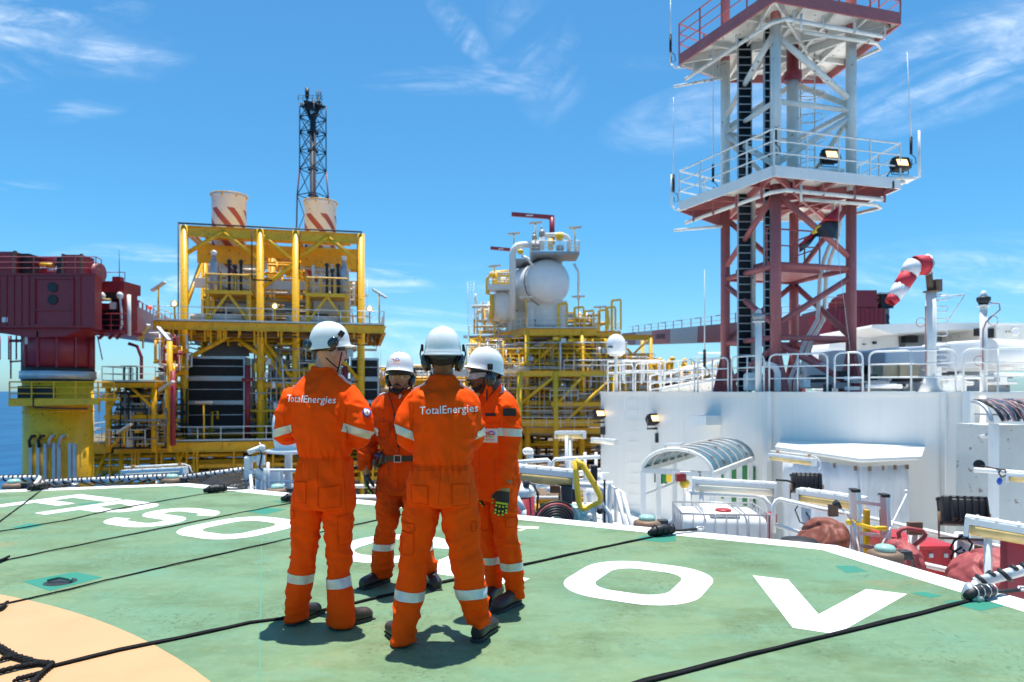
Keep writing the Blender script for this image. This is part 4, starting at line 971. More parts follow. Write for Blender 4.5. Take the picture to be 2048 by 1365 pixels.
def person_four():
    p = Person('bearded worker on the right turned left with a white badge on his chest', 4.80, R(128), (gnd(1002, 1198).x, 4.80, 0), 'orange', 'darkb'); p.uc = 990
    p.torso([(995, 948, 1033, .13, 0, 0), (975, 946, 1038, .14, 0, 0), (945, 945, 1037, .14, 0, 0), (915, 947, 1031, .135, 0, 0), (890, 944, 1028, .14, 0, 0), (860, 942, 1028, .145, 0, 0), (835, 944, 1030, .14, 0, 0),
             (812, 948, 1032, .13, 0, 0), (797, 954, 1024, .11, 0, 0), (786, 962, 1012, .085, 0, 0), (778, 968, 1004, .070, 0, 0), (768, 973, 1002, .064, .0, 0)])
    p.limb('leg0', [(970, 985, .08, 27), (970, 1030, .08, 26), (974, 1070, .08, 22), (980, 1110, .10, 21), (986, 1140, .12, 20), (989, 1165, .14, 18), (990, 1175, .14, 18)])
    p.limb('leg1', [(1006, 985, -.03, 28), (1008, 1030, -.03, 26), (1014, 1075, -.04, 22), (1022, 1120, -.03, 21), (1027, 1155, -.02, 20), (1030, 1180, 0, 19), (1030, 1192, 0, 18)])
    p.limb('arm1', [(1003, 796, -.03, 14), (1015, 805, -.06, 17), (1020, 827, -.08, 19), (1022, 855, -.10, 20), (1021, 890, -.11, 19), (1015, 925, -.14, 18), (1010, 955, -.17, 15), (1009, 974, -.18, 12)])
    p.limb('arm0', [(958, 805, .14, 18), (952, 840, .16, 18), (950, 875, .16, 17), (952, 910, .10, 16), (956, 945, .05, 13), (957, 965, .03, 12)])
    for u, v in ((989, 1150), (990, 1168), (1029, 1165), (1030, 1184)): p.fold(u, v, 0, .06, .013, 22, 6)
    for u, v, g in ((975, 1070, .11), (1014, 1075, .11), (1005, 1010, .12), (1022, 845, .07), (1022, 890, .08), (1015, 935, .1)): p.fold(u, v, -.08, g, .009, 22, 6, (.35, 0, 1))
    p.fold(975, 830, -.12, .13, .008, 9, 12, (1, 0, .6)); p.fold(985, 975, -.1, .13, .008, 8, 12, (1, 0, .4))
    p.make_coverall(None)
    p.band(p.W(981, 1120, .08), (-.05, 0, 1), .052, rad=.12); p.band(p.W(1025, 1131, -.03), (-.05, 0, 1), .055, rad=.12); p.band(p.W(1022, 864, -.10), (.05, 0, 1), .054, rad=.12); p.band(p.W(951, 864, .16), (.05, 0, 1), .054, rad=.10)
    hp = p.W(967, 753, -.04); Mx = HM(hp, R(112), R(-3), 0, 1.0)
    p.body([(p.W(990, 802, .0), .080), (p.W(988, 788, .0), .066), (p.W(984, 770, .0), .060), (p.W(974, 752, -.02), .058)], Mx, beard=.005)
    face_details(p, Mx, yellow=False)
    mb = MB(); mb.path([(.062, .040, -.060), (.055, .055, -.082), (.040, .072, -.094), (0, .105, -.110), (-.040, .072, -.094), (-.055, .055, -.082), (-.062, .040, -.060)], 1, 8, [.006, .011, .015, .020, .015, .011, .006]); xform(mb, Mx).build('beard', M['hair'], p.root)
    H2 = HM(hp + V((.006, 0, .034)), R(112), R(9), 0, 1.0); sh = helmet_parts(H2, p.root); ear_muffs(HM(hp + V((.005, .0, -.002)), R(112), R(0), 0, 1.05), p.root)
    mb = MB(); mb.path([p.W(984, 752, -.12), p.W(979, 764, -.12), p.W(974, 774, -.11), p.W(972, 779, -.12)], .006, 5); mb.box(p.W(974, 790, -.14), (.010, .006, .075)); mb.build('chin_strap', M['strap'], p.root)
    mb = MB(); mb.box(p.W(991, 787, -.16), (.001, .001, .001)) if False else None
    d = V((0, 1, 0)); 
    def sh_(u0, v0, u1, v1, m_, n_, off=.006, dD=0, par=None):
        o = p.W((u0 + u1) / 2, (v0 + v1) / 2); hw = (u1 - u0) / 2 / FP * p.D; hh = (v1 - v0) / 2 / FP * p.D; return p.sheet([(-hw, -hh), (hw, -hh), (hw, hh), (-hw, hh)], o, (1, 0, 0), (0, 0, 1), d, m_, n_, off, par=par)
    sh_(1007, 816, 1032, 831, M['strap'], 'arm_patch'); sh_(972, 825, 993, 831, M['strap'], 'name_strip')
    bd = sh_(966, 855, 996, 882, M['epaulet'], 'chest_badge', .007)
    o = p.W(981, 868); h = p.bvh.ray_cast(o - V((0, .5, 0)), V((0, 1, 0))); nrm = h[1]
    a = p.bvh.ray_cast(p.W(970, 868) - V((0, .5, 0)), V((0, 1, 0)))[0]; b_ = p.bvh.ray_cast(p.W(992, 868) - V((0, .5, 0)), V((0, 1, 0)))[0]
    ux = (b_ - a).normalized(); nz_ = ux.cross(V((0, 0, 1))).normalized(); Mb = Matrix.Translation(((a + b_) / 2) + nz_ * .022) @ Matrix((ux, V((0, 0, 1)), nz_)).transposed().to_4x4()
    logo(p, Mb, .075, bd)
    sh_(958, 1008, 978, 1060, p.fab, 'thigh_pocket', .005); sh_(1012, 1030, 1033, 1048, p.fab, 'pocket_flap', .006)
    seams(p, [[(965, 835), (960, 900), (960, 970)], [(1000, 840), (1000, 905)], [(990, 915), (992, 985)], [(972, 845), (1000, 843)]])
    for sgn, (u, v) in ((1, (1012, 789)),): 
        o = p.W(u, v, -.02); p.sheet([(-.05, -.026), (.05, -.026), (.045, .026), (-.045, .026)], o, V((.93, .2, -.3)), V((-.2, 1, 0)), (0, 0, -1), M['epaulet'], 'shoulder_strap', .007)
    # stand collar open at the throat
    for a in ([(975, 764), (970, 777), (964, 792), (974, 797), (984, 784), (984, 770)], [(1002, 766), (1003, 782), (993, 800), (976, 808), (975, 798), (992, 782)]):
        mb = MB(); mb.slab([p.W(u, v, -.145 + .004 * i) for i, (u, v) in enumerate(a)], .006, (0, -1, 0)); mb.build('collar', p.fab, p.cov)
    boot(p, V((p.W(1036, 0).x, 4.83, 0)), R(143), .28, .106, 'bootb2'); boot(p, V((p.W(998, 0).x, 4.99, 0)), R(155), .28, .104, 'boot')
    glove(p, p.W(1008, 978, -.185), (-.14, -.05, -1), (.1, 1, 0), (-1, -.1, 0), .22, 1.12); glove(p, p.W(957, 968, .02), (0, -.1, -1), (.8, .3, 0), (0, -1, 0), .4)
    return p
M['bootb2'] = mat('dark_brown_leather', (.055, .032, .026), .5, var=.3, vscale=12, bump=.2)
PEOPLE = [person_one(), person_two(), person_three(), person_four()]
# ============================================================ the ship: modules, cranes, flare, vessels
class Fr:
    """local frame: origin on the ground plan, yaw; f(x, y, z) gives the world point"""
    def __init__(s, o, yaw=0.0): s.o = V(o); s.m = Matrix.Rotation(yaw, 3, 'Z'); s.yaw = yaw
    def __call__(s, x, y, z=0.0): p = s.o + s.m @ V((x, y, 0)); p.z = z + s.o.z; return p
def rails(mb, pts, h=1.1, r=.028, step=1.6, mids=(.5,), n=5, kick=0):
    P = [V(p) for p in pts]
    for i in range(len(P) - 1):
        a, b = P[i], P[i + 1]; up = V((0, 0, h)); mb.tube(a + up, b + up, r, n, cap=False)
        for m_ in mids: mb.tube(a + up * m_, b + up * m_, r * .8, n, cap=False)
        if kick: mb.beam(a + V((0, 0, kick / 2)), b + V((0, 0, kick / 2)), .02, kick)
        k = max(1, round((b - a).length / step))
        for j in range(k + (i == len(P) - 2)): q = a.lerp(b, j / k); mb.tube(q, q + up, r, n, cap=False)
    return mb
def ladder(mb, p0, p1, w=.45, side=(1, 0, 0), r=.02, step=.3, cage=False):
    p0, p1, s_ = V(p0), V(p1), V(side).normalized() * w / 2
    for q in (-1, 1): mb.tube(p0 + s_ * q, p1 + s_ * q, r, 4)
    k = int((p1 - p0).length / step)
    for i in range(1, k): c = p0.lerp(p1, i / k); mb.tube(c - s_, c + s_, r * .7, 4)
    if cage:
        f = s_.cross(p1 - p0).normalized() * .6
        if f.y > 0: f = -f
        for i in range(2, int((p1 - p0).length / .9)):
            c = p0.lerp(p1, i * .9 / (p1 - p0).length); mb.path([c + s_, c + s_ * 1.2 + f * .5, c + f, c - s_ * 1.2 + f * .5, c - s_], r * .7, 4)
        for a in (s_ * 1.2 + f * .5, f, -s_ * 1.2 + f * .5): mb.tube(p0.lerp(p1, .25) + a, p1 + a, r * .6, 4)
def pipe_run(rng, mb, f, x0, x1, y0, y1, z0, z1, n, r=(.05, .16), steps=(2, 5)):
    """routed pipes with square turns"""
    for _ in range(n):
        p = [rng.uniform(x0, x1), rng.uniform(y0, y1), rng.uniform(z0, z1)]; pts = [f(*p)]; ax = rng.choice((0, 0, 2, 2, 1)); lim = ((x0, x1), (y0, y1), (z0, z1))
        for k in range(rng.randint(*steps)):
            p = list(p); p[ax] = rng.uniform(*lim[ax]); pts.append(f(*p)); ax = rng.choice([a for a in (0, 1, 2, 2) if a != ax])
        q = [pts[0]]
        for p_ in pts[1:]:
            if (p_ - q[-1]).length > .3: q.append(p_)
        if len(q) > 1: mb.path(q, rng.uniform(*r), 6)
def clutter(rng, par, f, x0, x1, y0, y1, z0, z1, n=30, what=('white', 'yellow', 'grey'), names=('pipework',) * 9, r=(.05, .16), kit=True):
    for k, wht in enumerate(what):
        mb = MB(); pipe_run(rng, mb, f, x0, x1, y0, y1, z0, z1, n // len(what) + 1, r)
        if kit:
            for _ in range(n // (2 * len(what))):
                c = f(rng.uniform(x0, x1), rng.uniform(y0, y1), rng.uniform(z0, z1)); q = rng.random()
                if q < .4: mb.box(c, (rng.uniform(.2, .7), rng.uniform(.2, .6), rng.uniform(.2, .8)), f.yaw)
                elif q < .7: mb.tube(c, c + V((0, 0, rng.uniform(.4, 1.2))), rng.uniform(.1, .25), 8)
                else: mb.lathe(c, [(.02, 0), (.2, .02), (.2, .06), (.03, .08), (.03, .3)], 8)
        mb.build(names[k], M[wht], par)
def steel(par, f, cols, beams, braces, w=.42, matl='yellow', cname='column'):
    for x, y, z0, z1 in cols:
        mb = MB(); mb.tube(f(x, y, z0), f(x, y, z1), w / 2, 12); mb.build(cname, M[matl], par)
    if beams:
        mb = MB()
        for a, b, ww, hh in beams: mb.ibeam(f(*a), f(*b), ww, hh)
        mb.build('beam', M[matl], par)
    for a, b in braces:
        mb = MB(); mb.tube(f(*a), f(*b), w * .30, 8); mb.build('brace', M[matl], par)
def plate(f, mb, x0, x1, y0, y1, z, t=.08):
    P = [f(x0, y0, z - t), f(x1, y0, z - t), f(x1, y1, z - t), f(x0, y1, z - t)]; mb.slab(P, t, (0, 0, 1)); return mb
def deck_level(par, f, x0, x1, y0, y1, z, fh=.6, rail=True, joist=1.2, matl='yellow', rmat='white', sides='flr'):
    mb = MB(); plate(f, mb, x0, x1, y0, y1, z); mb.build('deck_plate', M['grate'], par)
    mb = MB(); zz = z - .09 - fh / 2
    for a, b in (((x0, y0), (x1, y0)), ((x0, y1), (x1, y1)), ((x0, y0), (x0, y1)), ((x1, y0), (x1, y1))): mb.ibeam(f(a[0], a[1], zz), f(b[0], b[1], zz), .3, fh)
    k = int((x1 - x0) / joist)
    for i in range(1, k): x = x0 + (x1 - x0) * i / k; mb.beam(f(x, y0 + .1, z - .09 - fh * .3), f(x, y1 - .1, z - .09 - fh * .3), .14, fh * .55)
    k = int((x1 - x0) / 2.2)      # web stiffeners on the front girder
    for i in range(1, k): x = x0 + (x1 - x0) * i / k; mb.box(f(x, y0 - .08, zz), (.03, .14, fh * .8), f.yaw)
    mb.build('girder', M[matl], par)
    if rail:
        mb = MB(); pts = []
        if 'l' in sides: pts += [f(x0, y1, z)]
        pts += [f(x0, y0, z), f(x1, y0, z)]
        if 'r' in sides: pts += [f(x1, y1, z)]
        rails(mb, pts, 1.1, .035, 1.7, (.52,), 5, .12); mb.build('handrail', M[rmat], par)
M['grate'] = mat('deck_grating', (.20, .15, .06), .7, var=.25, dirt=.4)
def lamp_post(f, x, y, z, par=None, label=None, h=2.2, ang=20, lit=False, kind='tube', group=None):
    """yellow stanchion with a fluorescent fitting or flood on top"""
    o = thing('deck_lamp', label, 'lamp', f(x, y, z), group)
    mb = MB(); mb.tube(f(x, y, z), f(x, y, z + h), .07, 6); mb.build('post', M['yellow'], o)
    c = f(x, y, z + h); d = V((math.cos(R(ang)), 0, math.sin(R(ang)))); d = V((d.x * .85, -.3, d.z))
    if kind == 'tube': mb = MB(); mb.beam(c - d * .8, c + d * .8, .30, .12); mb.build('housing', M['white'], o); mb = MB(); mb.beam(c - d * .74 - V((0, 0, .10)), c + d * .74 - V((0, 0, .10)), .24, .09); mb.build('lamp_cover', M['tubey'], o)
    else: mb = MB(); mb.lathe(c, [(.12, -.2), (.26, .05), (.28, .12), (.24, .13)], 14, axis=(.2, -1, .1)); mb.build('housing', M['yellow2'], o); mb = MB(); mb.ell(c + V((.03, -.13, .01)), .15, 12, 8); mb.build('lamp_cover', M['lampw'] if lit else M['white'], o)
    return o

# ---------- left: gas turbine module
rng = random.Random(11)
F = Fr((-26.4, 55, 0), math.atan2(3.0, 13.6))
T = thing('turbine_module', 'tall yellow open-frame module carrying two striped funnels', 'process module', F(0, 0, -9))
deck_level(T, F, -1.9, 15.8, -1.4, 15, 7.05, .62)
cols = [(0, 0), (5.8, 0), (8.6, 0), (13.9, 0), (0, 7.2), (5.8, 7.2), (8.6, 7.2), (13.9, 7.2), (0, 14), (5.8, 14), (8.6, 14), (13.9, 14)]
bs = []
for y in (0, 7.2, 14): bs += [((0, y, 14.42), (13.9, y, 14.42), .35, .85)]
for x in (0, 5.8, 8.6, 13.9): bs += [((x, 0, 14.6), (x, 14, 14.6), .35, .45)]
for y in (7.2, 14): bs += [((0, y, 11.6), (13.9, y, 11.6), .3, .7)]
for y in (0, 7.2): bs += [((-.2, y, 6.1), (14.1, y, 6.1), .25, .35), ((5.8, y, 2.0), (13.9, y, 2.0), .3, .4)]
br = [((0, 0, 12.5), (2.9, 0, 14.5)), ((2.9, 0, 14.5), (5.8, 0, 12.3)), ((5.8, 0, 14.5), (8.6, 0, 12.2)), ((8.6, 0, 12.2), (5.8, 0, 9.9)), ((8.6, 0, 12.4), (11.2, 0, 14.5)), ((11.2, 0, 14.5), (13.9, 0, 12.3)),
      ((5.8, 14, 13.2), (8.6, 14, 9.0)), ((8.6, 7.2, 12), (5.8, 7.2, 8.4)), ((0, 0, 4.0), (3.6, 0, 6.1)), ((3.6, 0, 6.1), (7.2, 0, 3.4)), ((5.8, 0, 6.1), (8.6, 0, 2.2)), ((5.9, 0, 5.4), (10.5, 0, -2.3)), ((13.9, 0, 2.2), (10.8, 0, 6.0)),
      ((0, 0, 8), (0, 7.2, 14)), ((13.9, 0, 8), (13.9, 7.2, 14)), ((0, 14, 8), (0, 7.2, 14)), ((13.9, 14, 8), (13.9, 7.2, 14)), ((0, 14, 5), (5.8, 14, -2)), ((8.6, 14, 5), (13.9, 14, -2)), ((0, 7.2, 5), (5.8, 7.2, -2)), ((8.6, 7.2, -2), (13.9, 7.2, 5))]
steel(T, F, [(x, y, -9, 14.85) for x, y in cols], bs, br, .62)
mb = MB(); plate(F, mb, -.1, 14.0, 8.2, 13.6, 14.55, .05); plate(F, mb, 1.0, 13.0, .5, 3.2, 14.5, .05); mb.build('roof_plate', M['yellow'], T)
mb = MB()
for y in (9.5, 12): mb.box(F(6.95, y, 11.0), (13.6, .18, 1.5), F.yaw)
for a_, b_ in ((.4, 5.6), (8.8, 13.7)): mb.box(F((a_ + b_) / 2, 2.6, 13.1), (b_ - a_, .15, 1.5), F.yaw)
mb.box(F(7.2, 4.5, 13.9), (13.4, .15, 1.1), F.yaw)
mb.build('wind_wall', M['yellow'], T)
mb = MB(); mb.beam(F(.3, 2.2, 10.6), F(13.0, 2.2, 10.6), .5, .75); mb.beam(F(3.2, 3.0, 12.4), F(6.0, 3.0, 12.4), .4, .4); mb.beam(F(8.4, 3.0, 12.4), F(13, 3.0, 12.4), .4, .4); mb.build('white_duct', M['white'], T)
mb = MB()
for x in (-.35, 5.2, 8.9, 13.6): mb.path([F(x, -.4, 14.9), F(x, -.4, rng.uniform(10.4, 11) if 0 < x < 13 else 7.2)], .05, 5)
mb.path([F(-.4, -.35, 14.95), F(14, -.35, 14.95)], .07, 5); mb.path([F(5.2, -.4, 10.6), F(6.8, -.4, 10.6)], .06, 5); mb.build('cable', M['black'], T)
for x0 in (1.9, 9.6):     # two fuel skids on their own stands, each with a cradle of valves
    mb = MB()
    for x, y in ((x0, -.6), (x0 + 3.1, -.6), (x0, 1.6), (x0 + 3.1, 1.6)): mb.beam(F(x, y, 7.1), F(x, y, 9.5), .26, .26)
    for a, b in ((x0, x0 + 1.5), (x0 + 3.1, x0 + 1.6)): mb.beam(F(a, -.65, 7.2), F(b, -.65, 9.3), .2, .2)
    plate(F, mb, x0 - .2, x0 + 3.3, -.9, 1.9, 9.62, .3); rails(mb, [F(x0 - .1, 1.8, 9.6), F(x0 - .1, -.8, 9.6), F(x0 + 3.2, -.8, 9.6), F(x0 + 3.2, 1.8, 9.6)], 1.3, .06, 1.1, (.5,)); mb.build('skid_frame', M['yellow'], T)
    mb = MB()
    for k in range(3): x = x0 + 1.5 + k * .45; mb.tube(F(x, 0, 9.6), F(x, 0, 12.0 - .4 * (k % 2)), .12, 8); mb.ell(F(x, 0, 12.1 - .4 * (k % 2)), .2, 8, 6)
    mb.build('valve_stack', M['dark'], T)
    mb = MB(); pipe_run(rng, mb, F, x0, x0 + 3, 0, 2, 9.7, 12.3, 9, (.05, .12)); mb.build('pipework', M['white'], T)
    x = x0 + .3 if x0 < 5 else x0 + 2.9
    mb = MB(); mb.lathe(F(x, .2, 9.5), [(.3, 0), (.42, .1), (.42, 1.9), (.30, 2.5), (.16, 2.9), (.16, 3.1)], 16); mb.build('silencer', M['insul'], T); mb = MB(); mb.ell(F(x, .2, 12.75), .25, 12, 8); mb.build('silencer_cap', M['white'], T)
    mb = MB(); mb.box(F(x0 + 1.8, 5.2, 8.6), (3.1, 5.4, 3.0), F.yaw); mb.build('turbine_enclosure', M['white'], T)
    mb = MB(); mb.box(F(x0 + 1.8, 5.4, 11.4), (2.6, 2.6, 2.5), F.yaw); mb.build('exhaust_duct', M['insul'], T)
    mb = MB(); mb.tube(F(x0 - 1.5, .4, 7.5), F(x0 + 2.4, .4, 7.5), .33, 10); mb.tube(F(x0 + .2, .9, 7.6), F(x0 + 1.6, .9, 7.6), .45, 10); mb.build('filter_drum', M['white'], T)
    mb = MB(); mb.box(F(x0 + .8, .9, 7.8), (1.6, .8, .5), F.yaw); mb.build('control_box', M['dark'], T)
    mb = MB(); 
    for k in range(5): a = F(x0 + 4.0 + .3 * (k % 2), 2, 7.2 + k * .9); mb.box(a, (1.3, .6, .08), F.yaw)
    ladder(mb, F(x0 + 4.6, 1.6, 7.1), F(x0 + 4.6, 1.6, 11.2)); mb.build('stair', M['white'], T)
for (x0, x1) in ((-.05, 4.55), (13.0, 15.4)):  # dark radiator banks below
    mb = MB(); mb.box(F((x0 + x1) / 2, 1.9, 1.4), (x1 - x0, 3.2, 5.9), F.yaw); mb.build('cooler_box', M['galv'], T)
    for z0, z1 in ((2.75, 4.15), (.75, 2.35), (-1.45, .4)):
        mb = MB(); mb.box(F((x0 + x1) / 2, .27, (z0 + z1) / 2), (x1 - x0 - .24, .06, z1 - z0), F.yaw); p_ = mb.build('cooler_screen', M['blackscreen'] if 'blackscreen' in M else M.setdefault('blackscreen', mat('cooler_mesh', (.006, .006, .008), .7, var=.4)), T)
        mb = MB(); mb.box(F((x0 + x1) / 2, .22, (z0 + z1) / 2 + .1), (x1 - x0 - .24, .04, .05), F.yaw); mb.build('screen_bar', M['galv'], p_)
    mb = MB()
    for z in (2.55, .58): 
        mb.beam(F(x0, .12, z), F(x1, .12, z), .2, .12); k = int((x1 - x0) / .25)
        for i in range(k): mb.box(F(x0 + .12 + i * .25, .0, z), (.03, .06, .2), F.yaw)
    mb.build('cooler_ledge', M['galv'], T)
mb = MB(); mb.slab([F(1.2, 1.2, 4.4), F(4.8, 1.2, 4.4), F(4.4, 2.4, 5.7), F(1.6, 2.4, 5.7)], .1); mb.build('hood', M['galv'], T)
clutter(rng, T, F, 4.8, 13.0, 1.0, 8, -2, 5.6, 90, ('yellow', 'galv', 'white', 'grey'), ('pipework',) * 4)
clutter(rng, T, F, -1.8, 15.5, 4, 13, 5.3, 6.4, 16, ('yellow', 'white'))
clutter(rng, T, F, 0.5, 13.5, 1.5, 12, 7.2, 9.8, 60, ('white', 'yellow', 'grey'), r=(.04, .12))
clutter(rng, T, F, 0.5, 13.5, 3, 12, 9.8, 13.2, 44, ('yellow', 'white', 'yellow2'), r=(.04, .14))
clutter(rng, T, F, -1.6, 15.2, -1, 1, 5.2, 6.3, 26, ('yellow', 'brown'), r=(.04, .10), kit=False)
clutter(rng, T, F, 4.8, 13.4, -.6, 1, -2, 5.4, 70, ('white', 'yellow2', 'galv'), r=(.03, .08))
mb = MB()
for k in range(26): x = rng.uniform(-1.5, 15.2); mb.beam(F(x, -1.2, 6.4), F(x, -1.2, 6.4 - rng.uniform(.4, 1.4)), .12)
mb.build('hanger', M['yellow'], T)
mb = MB()
for x in (4.9, 12.6): mb.tube(F(x, -.6, -2.4), F(x, -.6, 3.6), .22, 10); mb.lathe(F(x, -.6, 2.3), [(.45, 0), (.45, .25)], 12)
mb.build('riser', M['maroon'], T)
k_ = 0
for x, y, z, kind, lit, lab in ((-1.6, -1.2, 7.05, 'tube', 0, 'small lamp on the far left corner of the yellow module deck'), (-.4, -1.3, 7.05, 'flood', 1, 'round lit floodlight on the front left of the yellow module deck'), (7.1, -1.3, 7.05, 'flood', 1, 'round lit floodlight at the middle of the yellow module deck edge'),
                            (14.6, -1.2, 7.05, 'flood', 1, 'round lit floodlight on the front right of the yellow module deck'), (15.4, -1.0, 7.05, 'tube', 0, 'small lamp on the far right corner of the yellow module deck')):
    lamp_post(F, x, y, z, None, lab, 2.7 if kind == 'tube' else 1.3, 22 if x < 5 else -28, lit, kind)
# funnels
def stripe_mat():
    m = mat('striped_funnel_paint', (.76, .76, .76), .5, var=.05, vscale=1, rust=.25); t = m.node_tree; n = t.nodes.new; l = t.links.new
    b = [x for x in t.nodes if x.type == 'BSDF_PRINCIPLED'][0]; src = b.inputs['Base Color'].links[0].from_socket
    tc = n('ShaderNodeTexCoord'); s = n('ShaderNodeSeparateXYZ'); l(tc.outputs['Object'], s.inputs[0])
    at2 = n('ShaderNodeMath'); at2.operation = 'ARCTAN2'; l(s.outputs[1], at2.inputs[0]); l(s.outputs[0], at2.inputs[1])
    a = n('ShaderNodeMath'); a.operation = 'MULTIPLY'; a.inputs[1].default_value = 6 / (2 * math.pi); l(at2.outputs[0], a.inputs[0])
    z = n('ShaderNodeMath'); z.operation = 'MULTIPLY'; z.inputs[1].default_value = .58; l(s.outputs[2], z.inputs[0])
    ad = n('ShaderNodeMath'); ad.operation = 'ADD'; l(a.outputs[0], ad.inputs[0]); l(z.outputs[0], ad.inputs[1])
    fr = n('ShaderNodeMath'); fr.operation = 'FRACT'; l(ad.outputs[0], fr.inputs[0])
    g = n('ShaderNodeMath'); g.operation = 'LESS_THAN'; g.inputs[1].default_value = .42; l(fr.outputs[0], g.inputs[0])
    top = n('ShaderNodeMath'); top.operation = 'LESS_THAN'; top.inputs[1].default_value = -1.25; l(s.outputs[2], top.inputs[0])
    mm = n('ShaderNodeMath'); mm.operation = 'MULTIPLY'; l(g.outputs[0], mm.inputs[0]); l(top.outputs[0], mm.inputs[1])
    x = n('ShaderNodeMixRGB'); l(mm.outputs[0], x.inputs[0]); l(src, x.inputs[1]); x.inputs[2].default_value = (.40, .085, .075, 1); l(x.outputs[0], b.inputs['Base Color']); return m
M['stripe'] = stripe_mat()
for u, D, vt, lab in ((458.5, 60, 394, 'left striped funnel with red and white bands, nearer to the crane'), (641, 63, 407, 'right striped funnel with red and white bands, in front of the flare tower')):
    zt = pxz(vt, D); c = at(u, 0, D); r = 1.42
    t_ = thing('funnel', lab, 'funnel', (c.x, D, 9.5), 'striped funnels on the turbine module')
    mb = MB(); mb.lathe((c.x, D, zt), [(r, -7.5), (r, -.25), (r * 1.04, -.2), (r * 1.10, 0), (r * 1.02, .02), (r * .96, -.2), (r * .96, -2.5)], 40, cap=False)
    me = mb.mesh('funnel_shell', (c.x, D, zt)); me.materials.append(M['stripe']); o = bpy.data.objects.new('funnel_shell', me); COL.objects.link(o); o.parent = t_; o.location = (0, 0, zt - 9.5)
    mb = MB(); mb.lathe((c.x, D, zt + .01), [(r * 1.07, 0), (r * 1.115, .01), (r * 1.115, .07), (r * 1.07, .07)], 40, cap=False)
    for k in range(8): a = k * math.pi / 4; mb.box((c.x + r * 1.05 * math.cos(a), D + r * 1.05 * math.sin(a), zt - .1), (.12, .12, .35))
    mb.build('funnel_rim', M['yellow'], t_); mb = MB(); mb.lathe((c.x, D, 8), [(r * .95, 0), (r * .95, zt - 8 - 7.4)], 24); mb.build('funnel_trunk', M['insul'], t_)
# ---------- lower pipe deck below and beside it
P_ = thing('pipe_deck', 'long low yellow deck with white handrail below the turbine module', 'process deck', F(0, 0, -9))
deck_level(P_, F, -8.5, 20, -2.6, 14, -2.35, .75, sides='l')
steel(P_, F, [(x, y, -11, -2.5) for x in (-8, -4, 0, 5.8, 10, 14, 18) for y in (-2, 6)], [((-8.4, -1.8, -4.4), (20, -1.8, -4.4), .25, .3), ((-8.4, -1.6, -5.7), (20, -1.6, -5.7), .25, .3), ((-8.4, 3, -7.0), (20, 3, -7.0), .3, .4)],
      [((-8, -2, -10.5), (-5, -2, -3)), ((-2, -2, -9), (.5, -2, -3)), ((3, -2, -9), (5.8, -2, -3)), ((10, -2, -3), (12.5, -2, -9))], .38)
clutter(rng, P_, F, -8, 20, -1.4, 7, -8.5, -3.3, 170, ('yellow', 'galv', 'white', 'brown', 'yellow'), ('pipework',) * 5, (.05, .2))
clutter(rng, P_, F, -4, 20, .0, 6, -2.2, .4, 60, ('grey', 'white', 'yellow'), ('pipework',) * 3)
mb = MB()
for k in range(26): x = rng.uniform(-8, 20); mb.beam(F(x, -1.9, -3.2), F(x, -1.9, -3.2 - rng.uniform(1, 4.5)), .14)
mb.build('hanger', M['yellow'], P_)
for x, lab, kind in ((2.0, 'low lamp post with a wide fluorescent head before the dark cooler screens', 'tube'), (-1.2, 'round lamp on the lower deck rail left of the dark coolers', 'flood'), (8.2, 'round lamp on the lower deck rail right of the dark coolers', 'flood')):
    lamp_post(F, x, -2.5, -2.35, None, lab, 3.0 if kind == 'tube' else 1.5, 0, True, kind)
# ---------- small yellow frame with upper platform, between crane and module
G = Fr((at(185, 0, 50).x, 50, 0), R(6))
S_ = thing('valve_platform', 'yellow valve platform with white handrail between the pedestal and the module', 'process platform', G(0, 0, -9))
deck_level(S_, G, 0.9, 4.6, -.5, 4.5, 2.2, .35)
steel(S_, G, [(1.1, 0, -3, 2.2), (4.3, 0, -3, 2.2), (1.1, 4, -3, 2.2), (4.3, 4, -3, 4.6), (5.4, 0, -3, 5.2)], [((.8, 0, -.4), (5.4, 0, -.4), .25, .3), ((4.3, 2, 4.6), (6, 2, 4.6), .3, .35), ((4.3, 2, 2.9), (6, 2, 2.9), .3, .35)],
      [((1.1, 0, -.1), (1.9, 0, 1.9)), ((2.6, 0, 1.9), (4.3, 0, .2)), ((1.1, 0, -2.8), (3.2, 0, -.5))], .40)
clutter(rng, S_, G, .8, 5.4, -.3, 4.2, -2.8, 1.8, 90, ('white', 'yellow', 'grey', 'dark'), ('pipework',) * 4, (.04, .13))
clutter(rng, S_, G, 3.4, 5.8, .5, 4.2, 2.5, 6.0, 22, ('white', 'yellow', 'maroon'), ('pipework',) * 4, (.04, .12))
mb = MB()
for x in (2.0, 2.45, 2.9): mb.tube(G(x, .5, 2.2), G(x, .5, 3.3), .07, 6); mb.lathe(G(x, .5, 3.3), [(.22, 0), (.26, .05), (.22, .1)], 10)
mb.build('hand_valve', M['greenv'] if 'greenv' in M else M.setdefault('greenv', mat('valve_green', (.01, .12, .05), .4)), S_)
mb = MB(); ladder(mb, G(.5, -.6, -2.4), G(.5, -.6, 3.0), .5, cage=True); ladder(mb, G(-.1, -.6, -4.4), G(-.1, -.6, -.4), .5, cage=True); mb.build('caged_ladder', M['white'], S_)
mb = MB(); rails(mb, [G(-1, -.6, -2.4), G(4, -.8, -2.4)], 1.1, .035, 1.2); mb.build('handrail', M['white'], S_)
mb = MB(); mb.tube(G(5.75, -.3, -2.5), G(5.75, -.3, 3.0), .2, 10); mb.path([G(2.6, -.2, 5.0), G(3.2, -.2, 4.8), G(3.5, -.2, 4), G(3.5, -.2, 2.4)], .12, 8); mb.build('riser', M['maroon'], S_)
